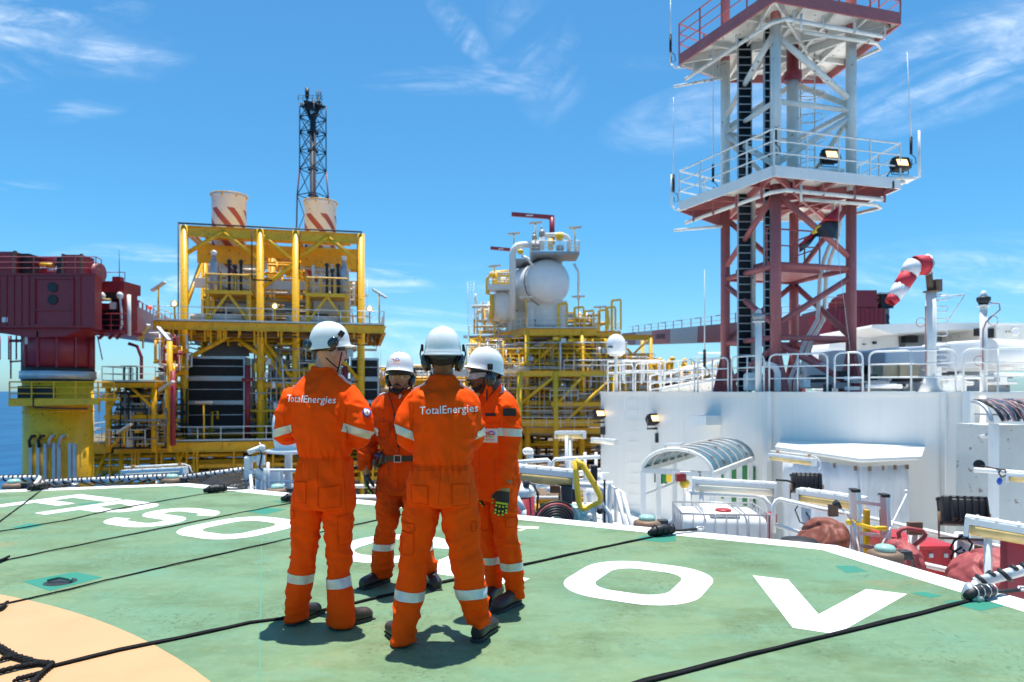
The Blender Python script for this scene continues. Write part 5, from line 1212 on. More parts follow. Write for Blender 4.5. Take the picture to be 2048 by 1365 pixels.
for x, z, a, h, lab in ((2.6, -2.4, 25, 1.2, 'slanting fluorescent fitting on a post left of the yellow columns'), (5.5, .3, 24, 1.6, 'slanting fluorescent fitting hung beside the maroon riser'), (.9, 0, 24, 1.0, 'slanting fluorescent fitting next to the pedestal ladder'), (3.9, 4.6, 40, 1.2, 'bright tilted fitting under the crane boom, left one'), (5.3, 4.7, -38, 1.0, 'bright tilted fitting under the crane boom, right one')):
    lamp_post(G, x, -.9, z, None, lab, h, a)
# ---------- left crane
K = thing('pedestal_crane', 'huge maroon pedestal crane on a yellow column at the left edge', 'crane', (at(118, 0, 44).x, 44, -11))
cx, cy = at(118, 0, 44).x, 44
mb = MB(); mb.lathe((cx, cy, 0), [(1.93, -11), (1.93, 2.1)], 40); mb.lathe((cx, cy, 0), [(1.98, .2), (1.98, .28)], 40); ped = mb.build('pedestal', M['yellow'], K)
mb = MB()
for a in (-125, -105): mb.lathe((cx, cy, 0), [(1.95, 1.0), (1.95, 1.9)], 6) if False else None
mb.box((cx - .15, cy - 1.86, 1.4), (2.2, .2, .85)); mb.build('slot', M['black'], ped)
mb = MB(); mb.lathe((cx, cy, 0), [(2.02, 2.25), (2.1, 2.3), (2.1, 2.75), (2.0, 2.8)], 40); mb.build('slew_ring', M['galv'], K)
mb = MB(); mb.lathe((cx, cy, 0), [(2.0, 2.1), (2.0, 2.27)], 40); mb.lathe((cx, cy, 0), [(2.0, 2.78), (2.0, 3.0)], 40); mb.build('slew_seal', M['black'], K)
mb = MB(); mb.lathe((cx, cy, 0), [(1.92, 3.0), (1.92, 5.4)], 36)
for a in range(0, 360, 30): mb.box((cx + 1.95 * math.cos(R(a)), cy + 1.95 * math.sin(R(a)), 4.1), (.10, .10, 2.2), R(a))
mb.build('crane_column', M['maroon'], K)
mb = MB(); hx0, hx1 = at(-60, 0, 41.6).x, at(190, 0, 41.6).x; y0, y1 = 41.6, 47
hp_ = [(hx0, y0), (hx1, y0), (at(204, 0, 42.6).x, 42.6), (at(204, 0, 47).x - .1, 47), (hx0, y1)]; zb, zt_ = pxz(655, 41.6), pxz(548, 41.6); mb.prism(hp_, zb, zt_)
k = int((hx1 - hx0) / .45)
for i in range(1, k):
    x = hx0 + i * .45
    if not (at(68, 0, 41.6).x < x < at(145, 0, 41.6).x): mb.box((x, y0 - .03, (zb + zt_) / 2), (.05, .06, zt_ - zb - .2))
mb.box(((hx0 + hx1) / 2, y0 - .02, zb + .04), (hx1 - hx0, .12, .10)); mb.box(((hx0 + hx1) / 2, y0 - .02, zt_ - .04), (hx1 - hx0, .12, .10)); hs_ = mb.build('machinery_house', M['maroon'], K)
mb = MB(); xa, xb = at(68, 0, 41.5).x, at(145, 0, 41.5).x; zc0, zc1 = pxz(650, 41.5), pxz(557, 41.5)
for a, b in (((xa, zc0), (xa, zc1)), ((xb, zc0), (xb, zc1)), ((xa, zc0), (xb, zc0)), ((xa, zc1), (xb, zc1)), ((xa, (zc0 * .68 + zc1 * .32)), (xb, (zc0 * .68 + zc1 * .32)))): mb.beam((a[0], y0 - .06, a[1]), (b[0], y0 - .06, b[1]), .10)
mb.build('door_frame', M['maroon'], hs_)
for v in (575.5, 600):
    mb = MB(); mb.lathe(at(106, v, y0 - .02), [(.30, 0), (.30, .05), (.26, .06)], 24, axis=(0, -1, 0)); mb.build('porthole', M['dark'], hs_)
mb = MB(); mb.box(at(10, 640, y0 - .03), (.33, .03, .30)); mb.build('white_plate', M['white'], hs_)
mb = MB(); f0 = [(at(u, 0, 43).x, pxz(v, 43)) for u, v in ((-60, 652), (186, 652), (186, 662), (150, 676), (80, 678), (-10, 664), (-60, 664))]; mb.slab([(x, 42.0, z) for x, z in f0], 2.2, (0, 1, 0)); mb.build('under_frame', M['maroon'], K)
for (u0, u1, v0, v1, lab) in ((10, 45, 508, 548, 0), (140, 176, 514, 556, 1)):
    D = 42.6; x0, x1 = at(u0, 0, D).x, at(u1, 0, D).x; z0, z1 = zt_, pxz(v0, D); mb = MB(); mb.box(((x0 + x1) / 2, D, (z0 + z1) / 2), (x1 - x0, 1.3, z1 - z0)); c_ = mb.build('cooler', M['maroon'], K)
    mb = MB()
    for x in (x0, x1): mb.box((x, D - .63, (z0 + z1) / 2), (.14, .14, z1 - z0 + .1))
    mb.build('cooler_frame', M['brown'], c_); sx = x1 if u0 < 100 else x0; mb = MB(); mb.box((sx + (.35 if u0 < 100 else -.35), D + .2, (z0 + z1) / 2), (.55, 1.0, z1 - z0 - .1)); mb.build('louvre', M['black'], c_)
mb = MB(); D = 42.8; rr = random.Random(4)
for (u0, u1, v, r_, m_) in ((80, 125, 519, .17, 0), (82, 110, 530, .16, 1), (95, 120, 540, .18, 0), (68, 85, 528, .12, 0), (110, 138, 524, .25, 0), (85, 135, 546, .3, 0)): mb.tube(at(u0, v, D), at(u1, v, D), r_, 10)
mb.build('winch_gear', M['maroon'], K); mb = MB(); mb.tube(at(82, 530, D - .25), at(107, 531, D - .25), .14, 10); mb.build('yellow_cylinder', M['yellow'], K); mb = MB(); mb.tube(at(98, 541, D - .3), at(118, 541, D - .3), .15, 10); mb.build('steel_cylinder', M['galv'], K)
mb = MB(); rails(mb, [(hx0, y0 + .1, zt_), (hx1, y0 + .1, zt_), (at(203, 0, 42.6).x, 42.6, zt_), (at(203, 0, 46).x, 46, zt_)], 1.05, .03, 1.3, (.35, .68)); mb.build('handrail', M['pink'], K)
mb = MB(); a = at(176, 0, 43.5).x; mb.lathe((a, 43.5, pxz(546, 43.5)), [(.6, 0), (.6, .85)], 20, axis=(1, 0, 0)); mb.build('winch_drum', M['pink'], K)
# operator side: platform, cab and machinery at the boom foot
mb = MB(); D = 44.5; x0, x1 = at(200, 0, D).x, at(250, 0, D).x
mb.box(((x0 + x1) / 2, D + .6, pxz(665, D)), (x1 - x0 + .2, 2.6, .22)); mb.box(((x0 + x1) / 2, D + .9, pxz(574, D)), (x1 - x0, 2.0, .7)); mb.box((x1 - .1, D + .6, pxz(615, D)), (.3, 1.6, 2.9)); mb.box(((x0 + x1) / 2 - .3, D + 1.2, pxz(618, D)), (x1 - x0 - 1, .6, 2.6)); mb.box((x0 + .9, D + .5, pxz(560, D)), (.5, .5, .5))
for u in (210, 230, 245): mb.beam(at(u, 667, D), at(u - 12, 678, D), .15)
c_ = mb.build('boom_foot', M['maroon'], K)
mb = MB(); rails(mb, [at(198, 664, D - .6), at(222, 664, D - .8), at(252, 664, D - .7)], 1.15, .04, .7, (.35, .68)); rails(mb, [at(203, 562, D), at(250, 562, D)], .55, .025, 1.2, ()); mb.build('handrail', M['maroon'], c_)
mb = MB(); mb.box(at(227, 612, D - .1), (.38, .2, .45)); mb.ell(at(203, 594, D - .4), (.28, .2, .3), 10, 8); mb.ell(at(240, 592, D - .4), (.2, .2, .25), 10, 8); mb.path([at(240, 596, D - .4), at(243, 625, D - .5), at(244, 650, D - .4), at(240, 662, D - .4)], .07, 6); mb.tube(at(258, 590, D), at(259, 672, D), .12, 6); mb.build('white_fitting', M['white'], K)
mb = MB(); mb.tube(at(205, 600, D - .5), at(222, 600.5, D - .5), .09, 8); mb.build('strip_lamp', M['tubey'], K)
mb = MB(); mb.box(at(225, 645, D + .2), (1.4, .4, 1.6)); mb.box(at(218, 590, D + .3), (1.2, .3, .7)); mb.build('dark_opening', M['black'], K)
mb = MB(); mb.tube(at(239, 565, D), at(238.5, 500, D), .03, 5, .012); mb.build('aerial', M['black'], K)
mb = MB()
for (a, b) in (((195, 672), (205, 720)), ((180, 675), (182, 735)), ((187, 675), (188, 735))): mb.tube(at(a[0], a[1], 43.5), at(b[0], b[1], 43.5), .035, 5)
for u in (0, 18, 22, 33, 45): mb.tube(at(u, 672, 45), at(u, 720 + (u == 22) * 38, 45), .05, 5)
mb.tube(at(20, 724, 45), at(48, 722, 45), .06, 5); mb.tube(at(20, 682, 45), at(48, 682, 45), .10, 5); mb.build('hanging_gantry', M['maroon'], K)
mb = MB(); mb.box(at(67, 682, 42.5), (.75, .5, .45)); mb.build('junction_box', M['cream'], K)
# gallery round the pedestal
mb = MB(); zg = pxz(800, 42); xl = at(24, 0, 42).x; xr = at(200, 0, 42).x
mb.box(((xl + xr) / 2, 43.0, zg), (xr - xl, 2.4, .18)); mb.beam((xl, 41.8, zg - .2), (xr, 41.8, zg - .1), .2, .4); g_ = mb.build('gallery', M['yellow'], K)
mb = MB(); rails(mb, [(xl, 44, zg), (xl, 41.8, zg), (xr, 41.8, zg), (xr, 43.5, zg)], 1.1, .045, 1.35, (.35, .68)); mb.build('handrail', M['yellow'], g_)
mb = MB(); mb.path([at(67, 797, 41.7), at(67, 813, 41.7), at(70, 816, 41.7), at(175, 818, 41.7)], .05, 6); mb.build('pipe', M['dark'], ped)
yf = cy - 1.93
for i, (u, m_) in enumerate(((62, 'galv'), (77, 'white'), (91, 'white'), (109, 'white'), (119, 'white'), (141, 'white'), (150, 'white'))):
    D = 42.0; mb = MB(); mb.box((at(u, 0, D).x, D, (pxz(888 - (i % 2) * 4, D) - 11) / 2), (.19, .14, pxz(888, D) + 11)); mb.build('cable_guard', M['galv'], ped)
for u in (73, 91, 112, 133):
    mb = MB(); c = at(u, 872, 42.0); mb.lathe(c, [(.22, 0), (.24, .06), (.10, .08)], 16, axis=(0, -1, 0)); mb.build('flange', M['yellow'], ped)
    mb = MB(); mb.path([c, c + V((-.1, -.25, 0)), c + V((-.30, -.2, -.3)), c + V((-.32, -.1, -.7))], .09, 8); mb.build('hose', M['black' if u < 100 else 'galv'], ped)
def boom(par, A, B, w, hts, segs, rail_=True):
    """box-girder boom in painted lengths; segs = [(t0, t1, material)]"""
    A, B = V(A), V(B)
    for t0, t1, m_ in segs:
        mb = MB(); mb.beam(A.lerp(B, t0), A.lerp(B, t1), w, hts); mb.build('boom_section', M[m_], par)
    mb = MB(); n_ = 18; up = V((0, 0, hts / 2))
    for i in range(n_):
        a = A.lerp(B, i / n_) + up; mb.beam(a, a + V((0, 0, 1.15)), .10)
        if i % 2 == 0: mb.beam(a + V((0, 0, 1.1)), A.lerp(B, (i + .6) / n_) + up + V((0, 0, 1.1)), .10); 
    mb.tube(A + up + V((0, 0, .55)), B + up + V((0, 0, .55)), .03, 4); mb.tube(A + up + V((0, 0, 1.1)), B + up + V((0, 0, 1.1)), .025, 4); mb.build('boom_walkway', M['pink'], par)
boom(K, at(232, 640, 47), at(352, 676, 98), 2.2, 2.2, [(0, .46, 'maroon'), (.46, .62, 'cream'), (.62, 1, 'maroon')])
mb = MB(); mb.ell(at(255, 584, 46), .16, 8, 6); mb.ell(at(300, 616, 60), .2, 8, 6); mb.build('beacon', M['orangeb'], K)
# ---------- flare tower far behind
D = 140; Ft = thing('flare_tower', 'slender dark lattice flare tower rising behind the right funnel', 'flare tower', (at(626, 0, D).x, D, -11))
def fl(u, k, z): return None
lv = [(-11, 3.3), (22, 3.0), (33.5, 2.75), (41.5, 2.6), (46.8, 2.22), (50.6, 2.2), (54.4, 2.2), (57.4, 2.2), (60.4, 2.2)]
fx = at(626, 0, D).x
def fc(i, a): z, h = lv[i]; return V((fx + h * math.cos(R(a)) * 1.18, D + h * math.sin(R(a)) * 1.18, z))
AN = (20, 110, 200, 290)
for a in AN:
    mb = MB(); mb.path([fc(i, a) for i in range(5)], .17, 6); mb.build('leg', M['pink'], Ft); mb = MB(); mb.path([fc(i, a) for i in range(4, 9)], .13, 6); mb.build('upper_leg', M['dark'], Ft)
for i in range(len(lv) - 1):
    mb = MB()
    for k in range(4):
        a, b = AN[k], AN[(k + 1) % 4]; mb.tube(fc(i, a), fc(i + 1, b), .09, 5); mb.tube(fc(i, a), fc(i, b), .10, 5)
        if i >= 4: mb.tube(fc(i, b), fc(i + 1, a), .07, 5)
    mb.build('lattice', M['pink'] if i < 3 else M['dark'], Ft)
mb = MB(); mb.tube((fx, D, -11), (fx, D, 58), .62, 12); mb.build('riser', M['greyd'], Ft)
for z, h in ((33.6, 1.2), (41.5, 1.1), (46.8, 1.1), (50.6, 1.15), (54.4, 1.3), (59.8, 2.7)):
    mb = MB(); mb.lathe((fx, D, z), [(.9, 0), (h, 0), (h, .15), (.9, .15)], 4 if z > 59 else 8); mb.build('landing', M['dark'], Ft)
mb = MB()
for dx in (-1.6, -1.0, 1.0, 1.6): mb.tube((fx + dx * .3, D, 57.5), (fx + dx * 1.2, D - .5, 60.4), .22, 6)
mb.box((fx - 1.3, D, 60.6), (.9, 1, .8)); mb.box((fx + 1.3, D, 60.4), (.9, 1, .8)); rails(mb, [(fx - 2.4, D - 2, 60.2), (fx + 2.4, D - 2, 60.2)], 1.1, .05, 1); mb.build('top_gear', M['dark'], Ft)
mb = MB(); mb.tube((fx - 1.2, D, 59), (fx - 1.2, D, 62), .16, 8); mb.tube((fx - 1.2, D, 61.6), (fx - 1.2, D, 63.6), .42, 8)
for q in (-.35, .0, .35): mb.tube((fx + 1.2 + q, D, 61.3), (fx + 1.2 + q * 1.3, D, 63.3), .10, 6)
mb.tube((fx + 1.2, D, 59), (fx + 1.2, D, 61.8), .2, 8); mb.build('flare_tip', M['black'], Ft)

# ---------- middle: separator module
Q = Fr((at(1055, 0, 75).x, 75, 0), R(0))
T = thing('separator_module', 'yellow stepped module with the big white round-ended vessel on top', 'process module', Q(0, 0, -9))
deck_level(T, Q, 0, 7.6, 0, 9, 8.45, .75, sides='lr'); deck_level(T, Q, 7.7, 10.3, .5, 8, 8.1, .5, sides='r')
Q2 = Fr(Q(-.1, 0), math.atan2(10, -4.3) - math.pi)       # wing running back to the left
deck_level(T, Q2, -10.9, -.1, -.2, 6, 8.45, .75, sides='r')if False else None
Q3 = Fr((at(984, 0, 85).x, 85, 0), R(0)); 
a_, b_ = Q(-.05, 0, 8.1), V((Q3.o.x, 85, 8.1)); mb = MB(); mb.ibeam(a_, b_, .35, .75); mb.ibeam(b_, b_ + V((-2.9, .5, 0)), .35, .75); mb.slab([a_ + V((0, 0, .4)), b_ + V((0, 0, .4)), b_ + V((6, 4, .4)), a_ + V((2, 8, .4))], .06, (0, 0, -1)); mb.build('girder', M['yellow'], T)
mb = MB(); rails(mb, [a_ + V((0, 0, .4)), b_ + V((0, 0, .4)), b_ + V((-2.9, .5, .4))], 1.15, .05, 1.8); mb.build('handrail', M['white'], T)
steel(T, Q, [(0, 0.2, -9, 8.1), (6.0, .2, -9, 8.1), (0, 8, -9, 8.1), (7.4, 8, -9, 8.1), (-2, 4, -9, 8), (-4, 9.6, -9, 8), (9.9, .8, -9, 7.8), (-6.6, 10, -9, 8), (-.9, -1.5, -9, 3.6), (3.0, -1.4, -9, 3.6), (9.4, -1.4, -9, 3.6)],
      [((-3, .3, 3.6), (11, .3, 3.6), .35, .7), ((-7, 8, 3.6), (11, 8, 3.6), .35, .7), ((-1, -1.4, 3.4), (11, -1.4, 3.4), .3, .6), ((-7, 0.3, .2), (11, .3, .2), .3, .5), ((-7, 1, -2.8), (11, -1.4, -2.8), .3, .6)],
      [((0, .2, 3.8), (4.3, .2, 8)), ((4.3, .2, 8), (7.6, .2, 4.4)), ((-2.2, 4, 8), (-.2, .8, 3.8)), ((-2.2, 4, 8), (-3.8, 8, 3.8)), ((-4, 9.6, 8), (-6.6, 10, 3.6)), ((7.7, .5, 3.6), (9.9, .8, 7.6)), ((-1, -1.4, 0), (3, -1.4, 3.2)), ((3, -1.4, 0), (6, -1.4, 3.2)), ((3.2, -1.4, -2.6), (9.2, -1.4, 3.1))], .62, 'yellow2')  # brighter yellow puts light into steel shaded by the deck above
clutter(rng, T, Q, -7, 11, -1.2, 1, -2.6, 7.4, 110, ('white', 'yellow2', 'galv', 'yellow'), r=(.03, .09))
clutter(rng, T, Q, -7, 11, .2, 7, -2.6, 7.8, 200, ('yellow', 'white', 'galv', 'grey', 'yellow', 'yellow2'), ('pipework',) * 6, (.06, .24))
clutter(rng, T, Q, -7, 12, 1, 8, -8, -3, 60, ('yellow', 'white', 'dark'), ('pipework',) * 3, (.06, .24))
clutter(rng, T, Q, .3, 9.5, .6, 4, 8.5, 10.4, 34, ('yellow', 'white', 'grey'), ('pipework',) * 3, (.05, .16))
clutter(rng, T, Q, -6.5, -.6, 7, 10, 8.5, 12.5, 30, ('yellow', 'white', 'white'), ('pipework',) * 3, (.05, .22))
mb = MB(); mb.lathe(Q(2.8, 3.4, 4.6), [(2.9, 0), (3.1, .25), (2.9, .5), (2.7, .25)], 32); mb.build('ring_main', M['white'], T)
mb = MB(); rails(mb, [Q(3.9, -1.5, 3.75), Q(11, -1.5, 3.75)], 1.1, .05, 1.0); rails(mb, [Q(2.4, -1.6, .5), Q(5.4, -1.6, .5)], 1.1, .05, .8); rails(mb, [Q(-1, -1.6, -2.4), Q(11, -1.6, -2.4)], 1.1, .05, 1.6); rails(mb, [Q(6.8, -1.6, 2.0), Q(11, -1.6, 2.0)], 1.1, .05, 1.6); mb.build('handrail', M['white'], T)
mb = MB(); mb.box(Q(3.9, -1.45, -1.9), (14, .35, .7)); mb.box(Q(7, -1.45, .1), (9, .3, .45)); mb.build('toe_girder', M['yellow'], T)
mb = MB(); mb.box(Q(-6.4, -.2, 3.5), (8.6, .4, .85)); mb.box(Q(-2.0, -.3, 3.5), (4.5, .4, .85)); mb.build('white_duct', M['white'], T)
mb = MB()
for x, z0, h in ((3.4, 8.5, 2.6), (5.2, 8.5, 2.2), (6.3, 8.5, 1.8), (7.9, 8.1, 2.3), (8.7, 8.1, 2.6), (9.3, 8.1, 3.4)): mb.beam(Q(x, .3, z0), Q(x, .3, z0 + h), .26); mb.beam(Q(x, .3, z0 + h), Q(x + 1.0, .3, z0 + h + .1), .22); mb.beam(Q(x + 1.0, .3, z0 + h), Q(x + 1.0, .3, z0 + .2), .2)
mb.build('pipe_support', M['yellow2'], T)
mb = MB(); ladder(mb, Q(4.3, -1.7, -2.4), Q(4.3, -1.7, 2.2), .7, cage=True); ladder(mb, Q(-.35, 9, 8.6), Q(-.35, 9, 13), .6); ladder(mb, V((Q3.o.x - 2.6, 84.5, 8.5)), V((Q3.o.x - 2.6, 84.5, 15)), .7, cage=True); mb.build('caged_ladder', M['white'], T)
mb = MB()
for _ in range(60): x = rng.uniform(-6.5, 10.5); z = rng.uniform(-2.5, 7.5); mb.beam(Q(x, rng.uniform(-.2, 3), z), Q(x, rng.uniform(-.2, 3), z + rng.uniform(.6, 2.2)), .15)
mb.build('bracket', M['yellow'], T)
# the big vessel
vc = at(1110, 560, 74.5); ax = V((-.42, 1, 0)).normalized(); vr = 2.55
VS = thing('pressure_vessel', 'giant white cylinder with round domed end high on the yellow module', 'vessel', (vc.x, vc.y, 8.5))
mb = MB(); prof = [(.001, -1.25), (.8, -1.16), (1.5, -.93), (2.0, -.62), (2.35, -.28), (2.52, .05), (2.55, .4), (2.55, 10.5), (2.3, 11.2), (1.5, 11.8), (.01, 12)]; mb.lathe(vc + ax * 1.3, prof, 48, axis=ax); mb.build('vessel_shell', M['glosswhite'] if 'glosswhite' in M else M.setdefault('glosswhite', mat('gloss_white', (.88, .88, .87), .32, var=.03)), VS)
mb = MB()
for d in (2.0, 8.0):
    c = vc + ax * d; mb.box((c.x, c.y, 9.9), (4.6, .5, 3.2), -.4)
for s_ in (-1, 1): c = vc + ax * 2; mb.box((c.x + s_ * 1.6, c.y, 9.6), (.35, .5, 2.6), -.4)
mb.build('saddle', M['white'], VS)
mb = MB(); sd_ = V((ax.y, -ax.x, 0))
for sg, dd in ((-1, 2.0), (1, 2.4), (-1, 8)):
    c = vc + ax * dd; pts = []
    for a in range(-70, 95, 22): pts.append(c + sd_ * sg * (vr + .25) * math.cos(R(a)) + V((0, 0, (vr + .25) * math.sin(R(a)))))
    mb.path(pts, .06, 5)
mb.build('stiffening_band', M['dark'], VS)
zt = pxz(508, 74); dk = MB(); x0, x1 = at(1062, 0, 74).x, at(1158, 0, 74).x; dk.box(((x0 + x1) / 2, 75.5, zt), (x1 - x0, 4, .3)); dk.box(((x0 + x1) / 2 - 1.8, 80, zt), (x1 - x0 + .6, 5, .3)); dk.build('top_platform', M['grey'], VS)
mb = MB(); rails(mb, [(x0, 80, zt + .15), (x0, 73.5, zt + .15), (x1, 73.5, zt + .15), (x1, 79, zt + .15)], 1.15, .05, 1.1, (.35, .68)); mb.build('handrail', M['white'], VS)
def PT(u, v, D): return at(u, v, D)
mb = MB(); mb.path([PT(1025, 640, 74.5), PT(1025, 510, 74.5), PT(1027, 500, 74.5), PT(1034, 492.5, 74.5), PT(1046, 490, 75), PT(1075, 489, 77)], .36, 14); mb.build('gooseneck_pipe', M['white'], VS)
mb = MB(); mb.path([PT(1085, 471, 74), PT(1125, 470, 74), PT(1134, 474, 74), PT(1138, 482, 74), PT(1138, 503, 74)], .25, 10); mb.path([PT(1085, 471, 74), PT(1083, 500, 74)], .3, 8); mb.path([PT(1148, 528, 74), PT(1157, 545, 74), PT(1157, 600, 74)], .14, 8); mb.path([PT(1043, 512, 74), PT(1056, 518, 74), PT(1068, 535, 74)], .16, 8); mb.build('pipe_loop', M['white'], VS)
mb = MB(); mb.tube(PT(1101, 478, 73.8), PT(1101, 500, 73.8), .28, 10); mb.ell(PT(1119, 474, 73.8), (.45, .45, .5), 12, 8); mb.ell(PT(1041, 504, 74), (.35, .3, .3), 10, 8); mb.build('valve_body', M['yellow2'], VS)
mb = MB(); mb.tube(PT(1084, 461, 74), PT(1084, 474, 74), .35, 10); mb.tube(PT(1083, 452, 74), PT(1083, 461, 74), .07, 6); mb.tube(PT(1069, 470, 74), PT(1069, 482, 74), .28, 10); mb.tube(PT(1068, 464, 74), PT(1068, 470, 74), .12, 6); mb.box(PT(1070, 496, 74), (1.0, .5, .6)); mb.box(PT(1120, 497, 74), (.8, .5, .5)); mb.build('actuator', M['grey'], VS)
dv_ = thing('davit_crane', 'maroon davit arm with a white mark high above the white vessel', 'davit', PT(1104, 490, 76)); mb = MB(); mb.tube(PT(1104, 490, 76), PT(1104, 436, 76), .3, 10); mb.build('post', M['maroon'], dv_)
mb = MB(); mb.beam(PT(1108, 435.5, 76), PT(1023, 429, 76), .35, .42); mb.beam(PT(1098, 436, 76), PT(1104, 442, 76), .3, .3); mb.build('arm', M['maroon'], dv_); mb = MB(); mb.box(PT(1059, 431.6, 75.75), (.8, .05, .12)); mb.build('white_mark', M['white'], dv_)
dv2 = thing('davit_crane', 'small maroon davit arm left of the gooseneck pipe', 'davit', PT(1022, 520, 80)); mb = MB(); mb.beam(PT(1024, 500.5, 80), PT(981, 496.5, 80), .3, .34); mb.build('arm', M['maroon'], dv2); mb = MB(); mb.tube(PT(1024, 500, 80), PT(1024, 560, 80), .2, 8); mb.build('post', M['maroon'], dv2)
mb = MB(); mb.box(PT(1002, 498.6, 79.8), (.6, .05, .11)); mb.build('white_mark', M['white'], dv2)
vv = at(1005, 613, 79); t_ = thing('surge_vessel', 'smaller white upright vessel left of the big round-ended one', 'vessel', (vv.x, 79, 8.5))
mb = MB(); mb.lathe((vv.x, 79, vv.z), [(.01, -1.9), (.9, -1.7), (1.3, -1.1), (1.38, -.4), (1.38, .6), (1.15, 1.3), (.6, 1.65), (.01, 1.75)], 28); mb.build('vessel_shell', M['glosswhite'], t_); mb = MB()
for s_ in (-1, 1): mb.beam((vv.x + s_ * .9, 79, 8.5), (vv.x + s_ * .9, 79, vv.z - .8), .25)
mb.build('support', M['white'], t_)
mb = MB(); mb.path([PT(983, 640, 78), PT(983, 590, 78), PT(975, 588, 78), PT(975, 558, 78), PT(986, 546, 78), PT(1018, 544, 78)], .22, 8); mb.path([PT(990, 575, 78), PT(990, 545, 78)], .35, 8)
for v in (552, 560, 567): mb.beam(PT(995, v, 78), PT(1019, v, 78), .2, .25)
for u in (1000, 1016): mb.beam(PT(u, 540, 78), PT(u, 580, 78), .18)
mb.build('pipe_stack', M['yellow2'], t_); mb = MB(); mb.box(PT(1000, 577, 78), (2.8, 2, .6)); rails(mb, [PT(978, 574, 77), PT(1020, 574, 77)], 1.6, .05, 1.0); rails(mb, [PT(950, 665, 84), PT(950, 600, 84)], 1.0, .04, 1, ()); mb.build('landing', M['white'], t_)
for i, (u, v, D, h, lab) in enumerate(((1071, 499, 73.5, 2.9, 'yellow lamp stand on the left of the vessel top platform'), (1150, 503, 73.5, 2.6, 'yellow lamp stand on the right of the vessel top platform'), (1028, 500, 78, 1.9, 'white lamp fitting above the gooseneck pipe'), (989, 560, 77.5, 1.6, 'lamp fitting over the small vessel pipe stack'),
                          (1157, 650, 74, 3.1, 'lamp stand on the right corner of the vessel deck'), (1200, 650, 75, 2.0, 'lamp stand among the yellow supports right of the vessel'), (1052, 650, 74.2, 3.0, 'lamp stand at the near corner of the vessel deck'))):
    f_ = Fr((at(u, 0, D).x, D, 0)); lamp_post(f_, 0, 0, pxz(v, D), None, lab, h, 0)
# ---------- far yellow racks to the right of it
Z = Fr((at(1165, 0, 95).x, 95, 0)); T2 = thing('pipe_rack', 'distant yellow pipe rack under a truss beam right of the separator module', 'pipe rack', Z(0, 0, -9))
steel(T2, Z, [(x, y, -9, 9.0) for x in (0, 4.5, 9.5) for y in (0, 6)], [((-1, 0, 9.0), (9.8, 0, 9.0), .4, .7), ((-1, 0, 6.6), (9.8, 0, 6.6), .3, .4)], [((0, 0, 9), (2.2, 0, 6.6)), ((2.2, 0, 6.6), (4.5, 0, 9)), ((4.5, 0, 9), (7, 0, 6.6)), ((7, 0, 6.6), (9.5, 0, 9))], .5)
clutter(rng, T2, Z, -1, 11, -.5, 5, -2, 6.3, 110, ('yellow', 'galv', 'white', 'yellow'), ('pipework',) * 4, (.08, .3))
mb = MB(); rails(mb, [Z(-1, -.3, 2.6), Z(10, -.3, 2.6)], 1.1, .05, 1.1); rails(mb, [Z(4, -.3, 5.6), Z(10, -.3, 5.6)], 1.1, .05, 1.1); ladder(mb, Z(8.2, -.5, -2), Z(8.2, -.5, 6.5), .7, cage=True); mb.build('handrail', M['white'], T2)
Z2 = Fr((at(1260, 0, 105).x, 105, 0)); T3 = thing('manifold', 'distant row of yellow valve stacks and pipes behind the white roof railing', 'manifold', Z2(0, 0, -9))
mb = MB()
for i in range(26):
    x = rng.uniform(0, 14.5); z = rng.uniform(5.0, 7.4) - .12 * x; mb.tube(Z2(x, rng.uniform(0, 4), -2), Z2(x, 1, z), rng.uniform(.18, .42), 8); mb.ell(Z2(x, 1, z), .45, 8, 6)
mb.build('valve_stack', M['yellow'], T3)
clutter(rng, T3, Z2, -.5, 15, -1, 4, -2, 4.8, 80, ('yellow', 'dark', 'white', 'brown'), ('pipework',) * 4, (.08, .3))
mb = MB(); rails(mb, [Z2(-.5, -1.5, 3.0), Z2(15, -1.5, 3.0)], 1.1, .06, 1.5); rails(mb, [Z2(9, -1.5, 5.4), Z2(13, -1.5, 5.4)], 1.1, .06, 1.0); mb.build('handrail', M['white'], T3)
Z4 = Fr((at(742, 0, 88).x, 88, 0)); T4 = thing('loading_frame', 'low far-off yellow and white pipe frames seen between the middle workers', 'process module', Z4(0, 0, -9))
steel(T4, Z4, [(x, y, -9, 5 - .2 * x) for x in (0, 4, 8, 12) for y in (0, 5)], [((-1, 0, 2.6), (13, 0, 2.6), .4, .6), ((-1, 0, -.4), (13, 0, -.4), .4, .6)], [((0, 0, -.4), (4, 0, 2.6)), ((8, 0, 2.6), (12, 0, -.4))], .5)
clutter(rng, T4, Z4, -2, 13, 0, 5, -7.5, 5, 110, ('yellow', 'white', 'dark', 'grey', 'white'), ('pipework',) * 5, (.07, .26))
mb = MB(); rails(mb, [Z4(-2, -.4, -2.2), Z4(13, -.4, -2.2)], 1.1, .06, 1.5); rails(mb, [Z4(-1, -.4, 2.9), Z4(13, -.4, 2.9)], 1.1, .06, 1.3); ladder(mb, Z4(1.0, -.5, 1), Z4(1.0, -.5, 9), .7, cage=True); mb.build('handrail', M['white'], T4)
mb = MB(); mb.box(Z4(6, .2, -1.9), (16, .5, .8)); mb.build('toe_girder', M['yellow'], T4)
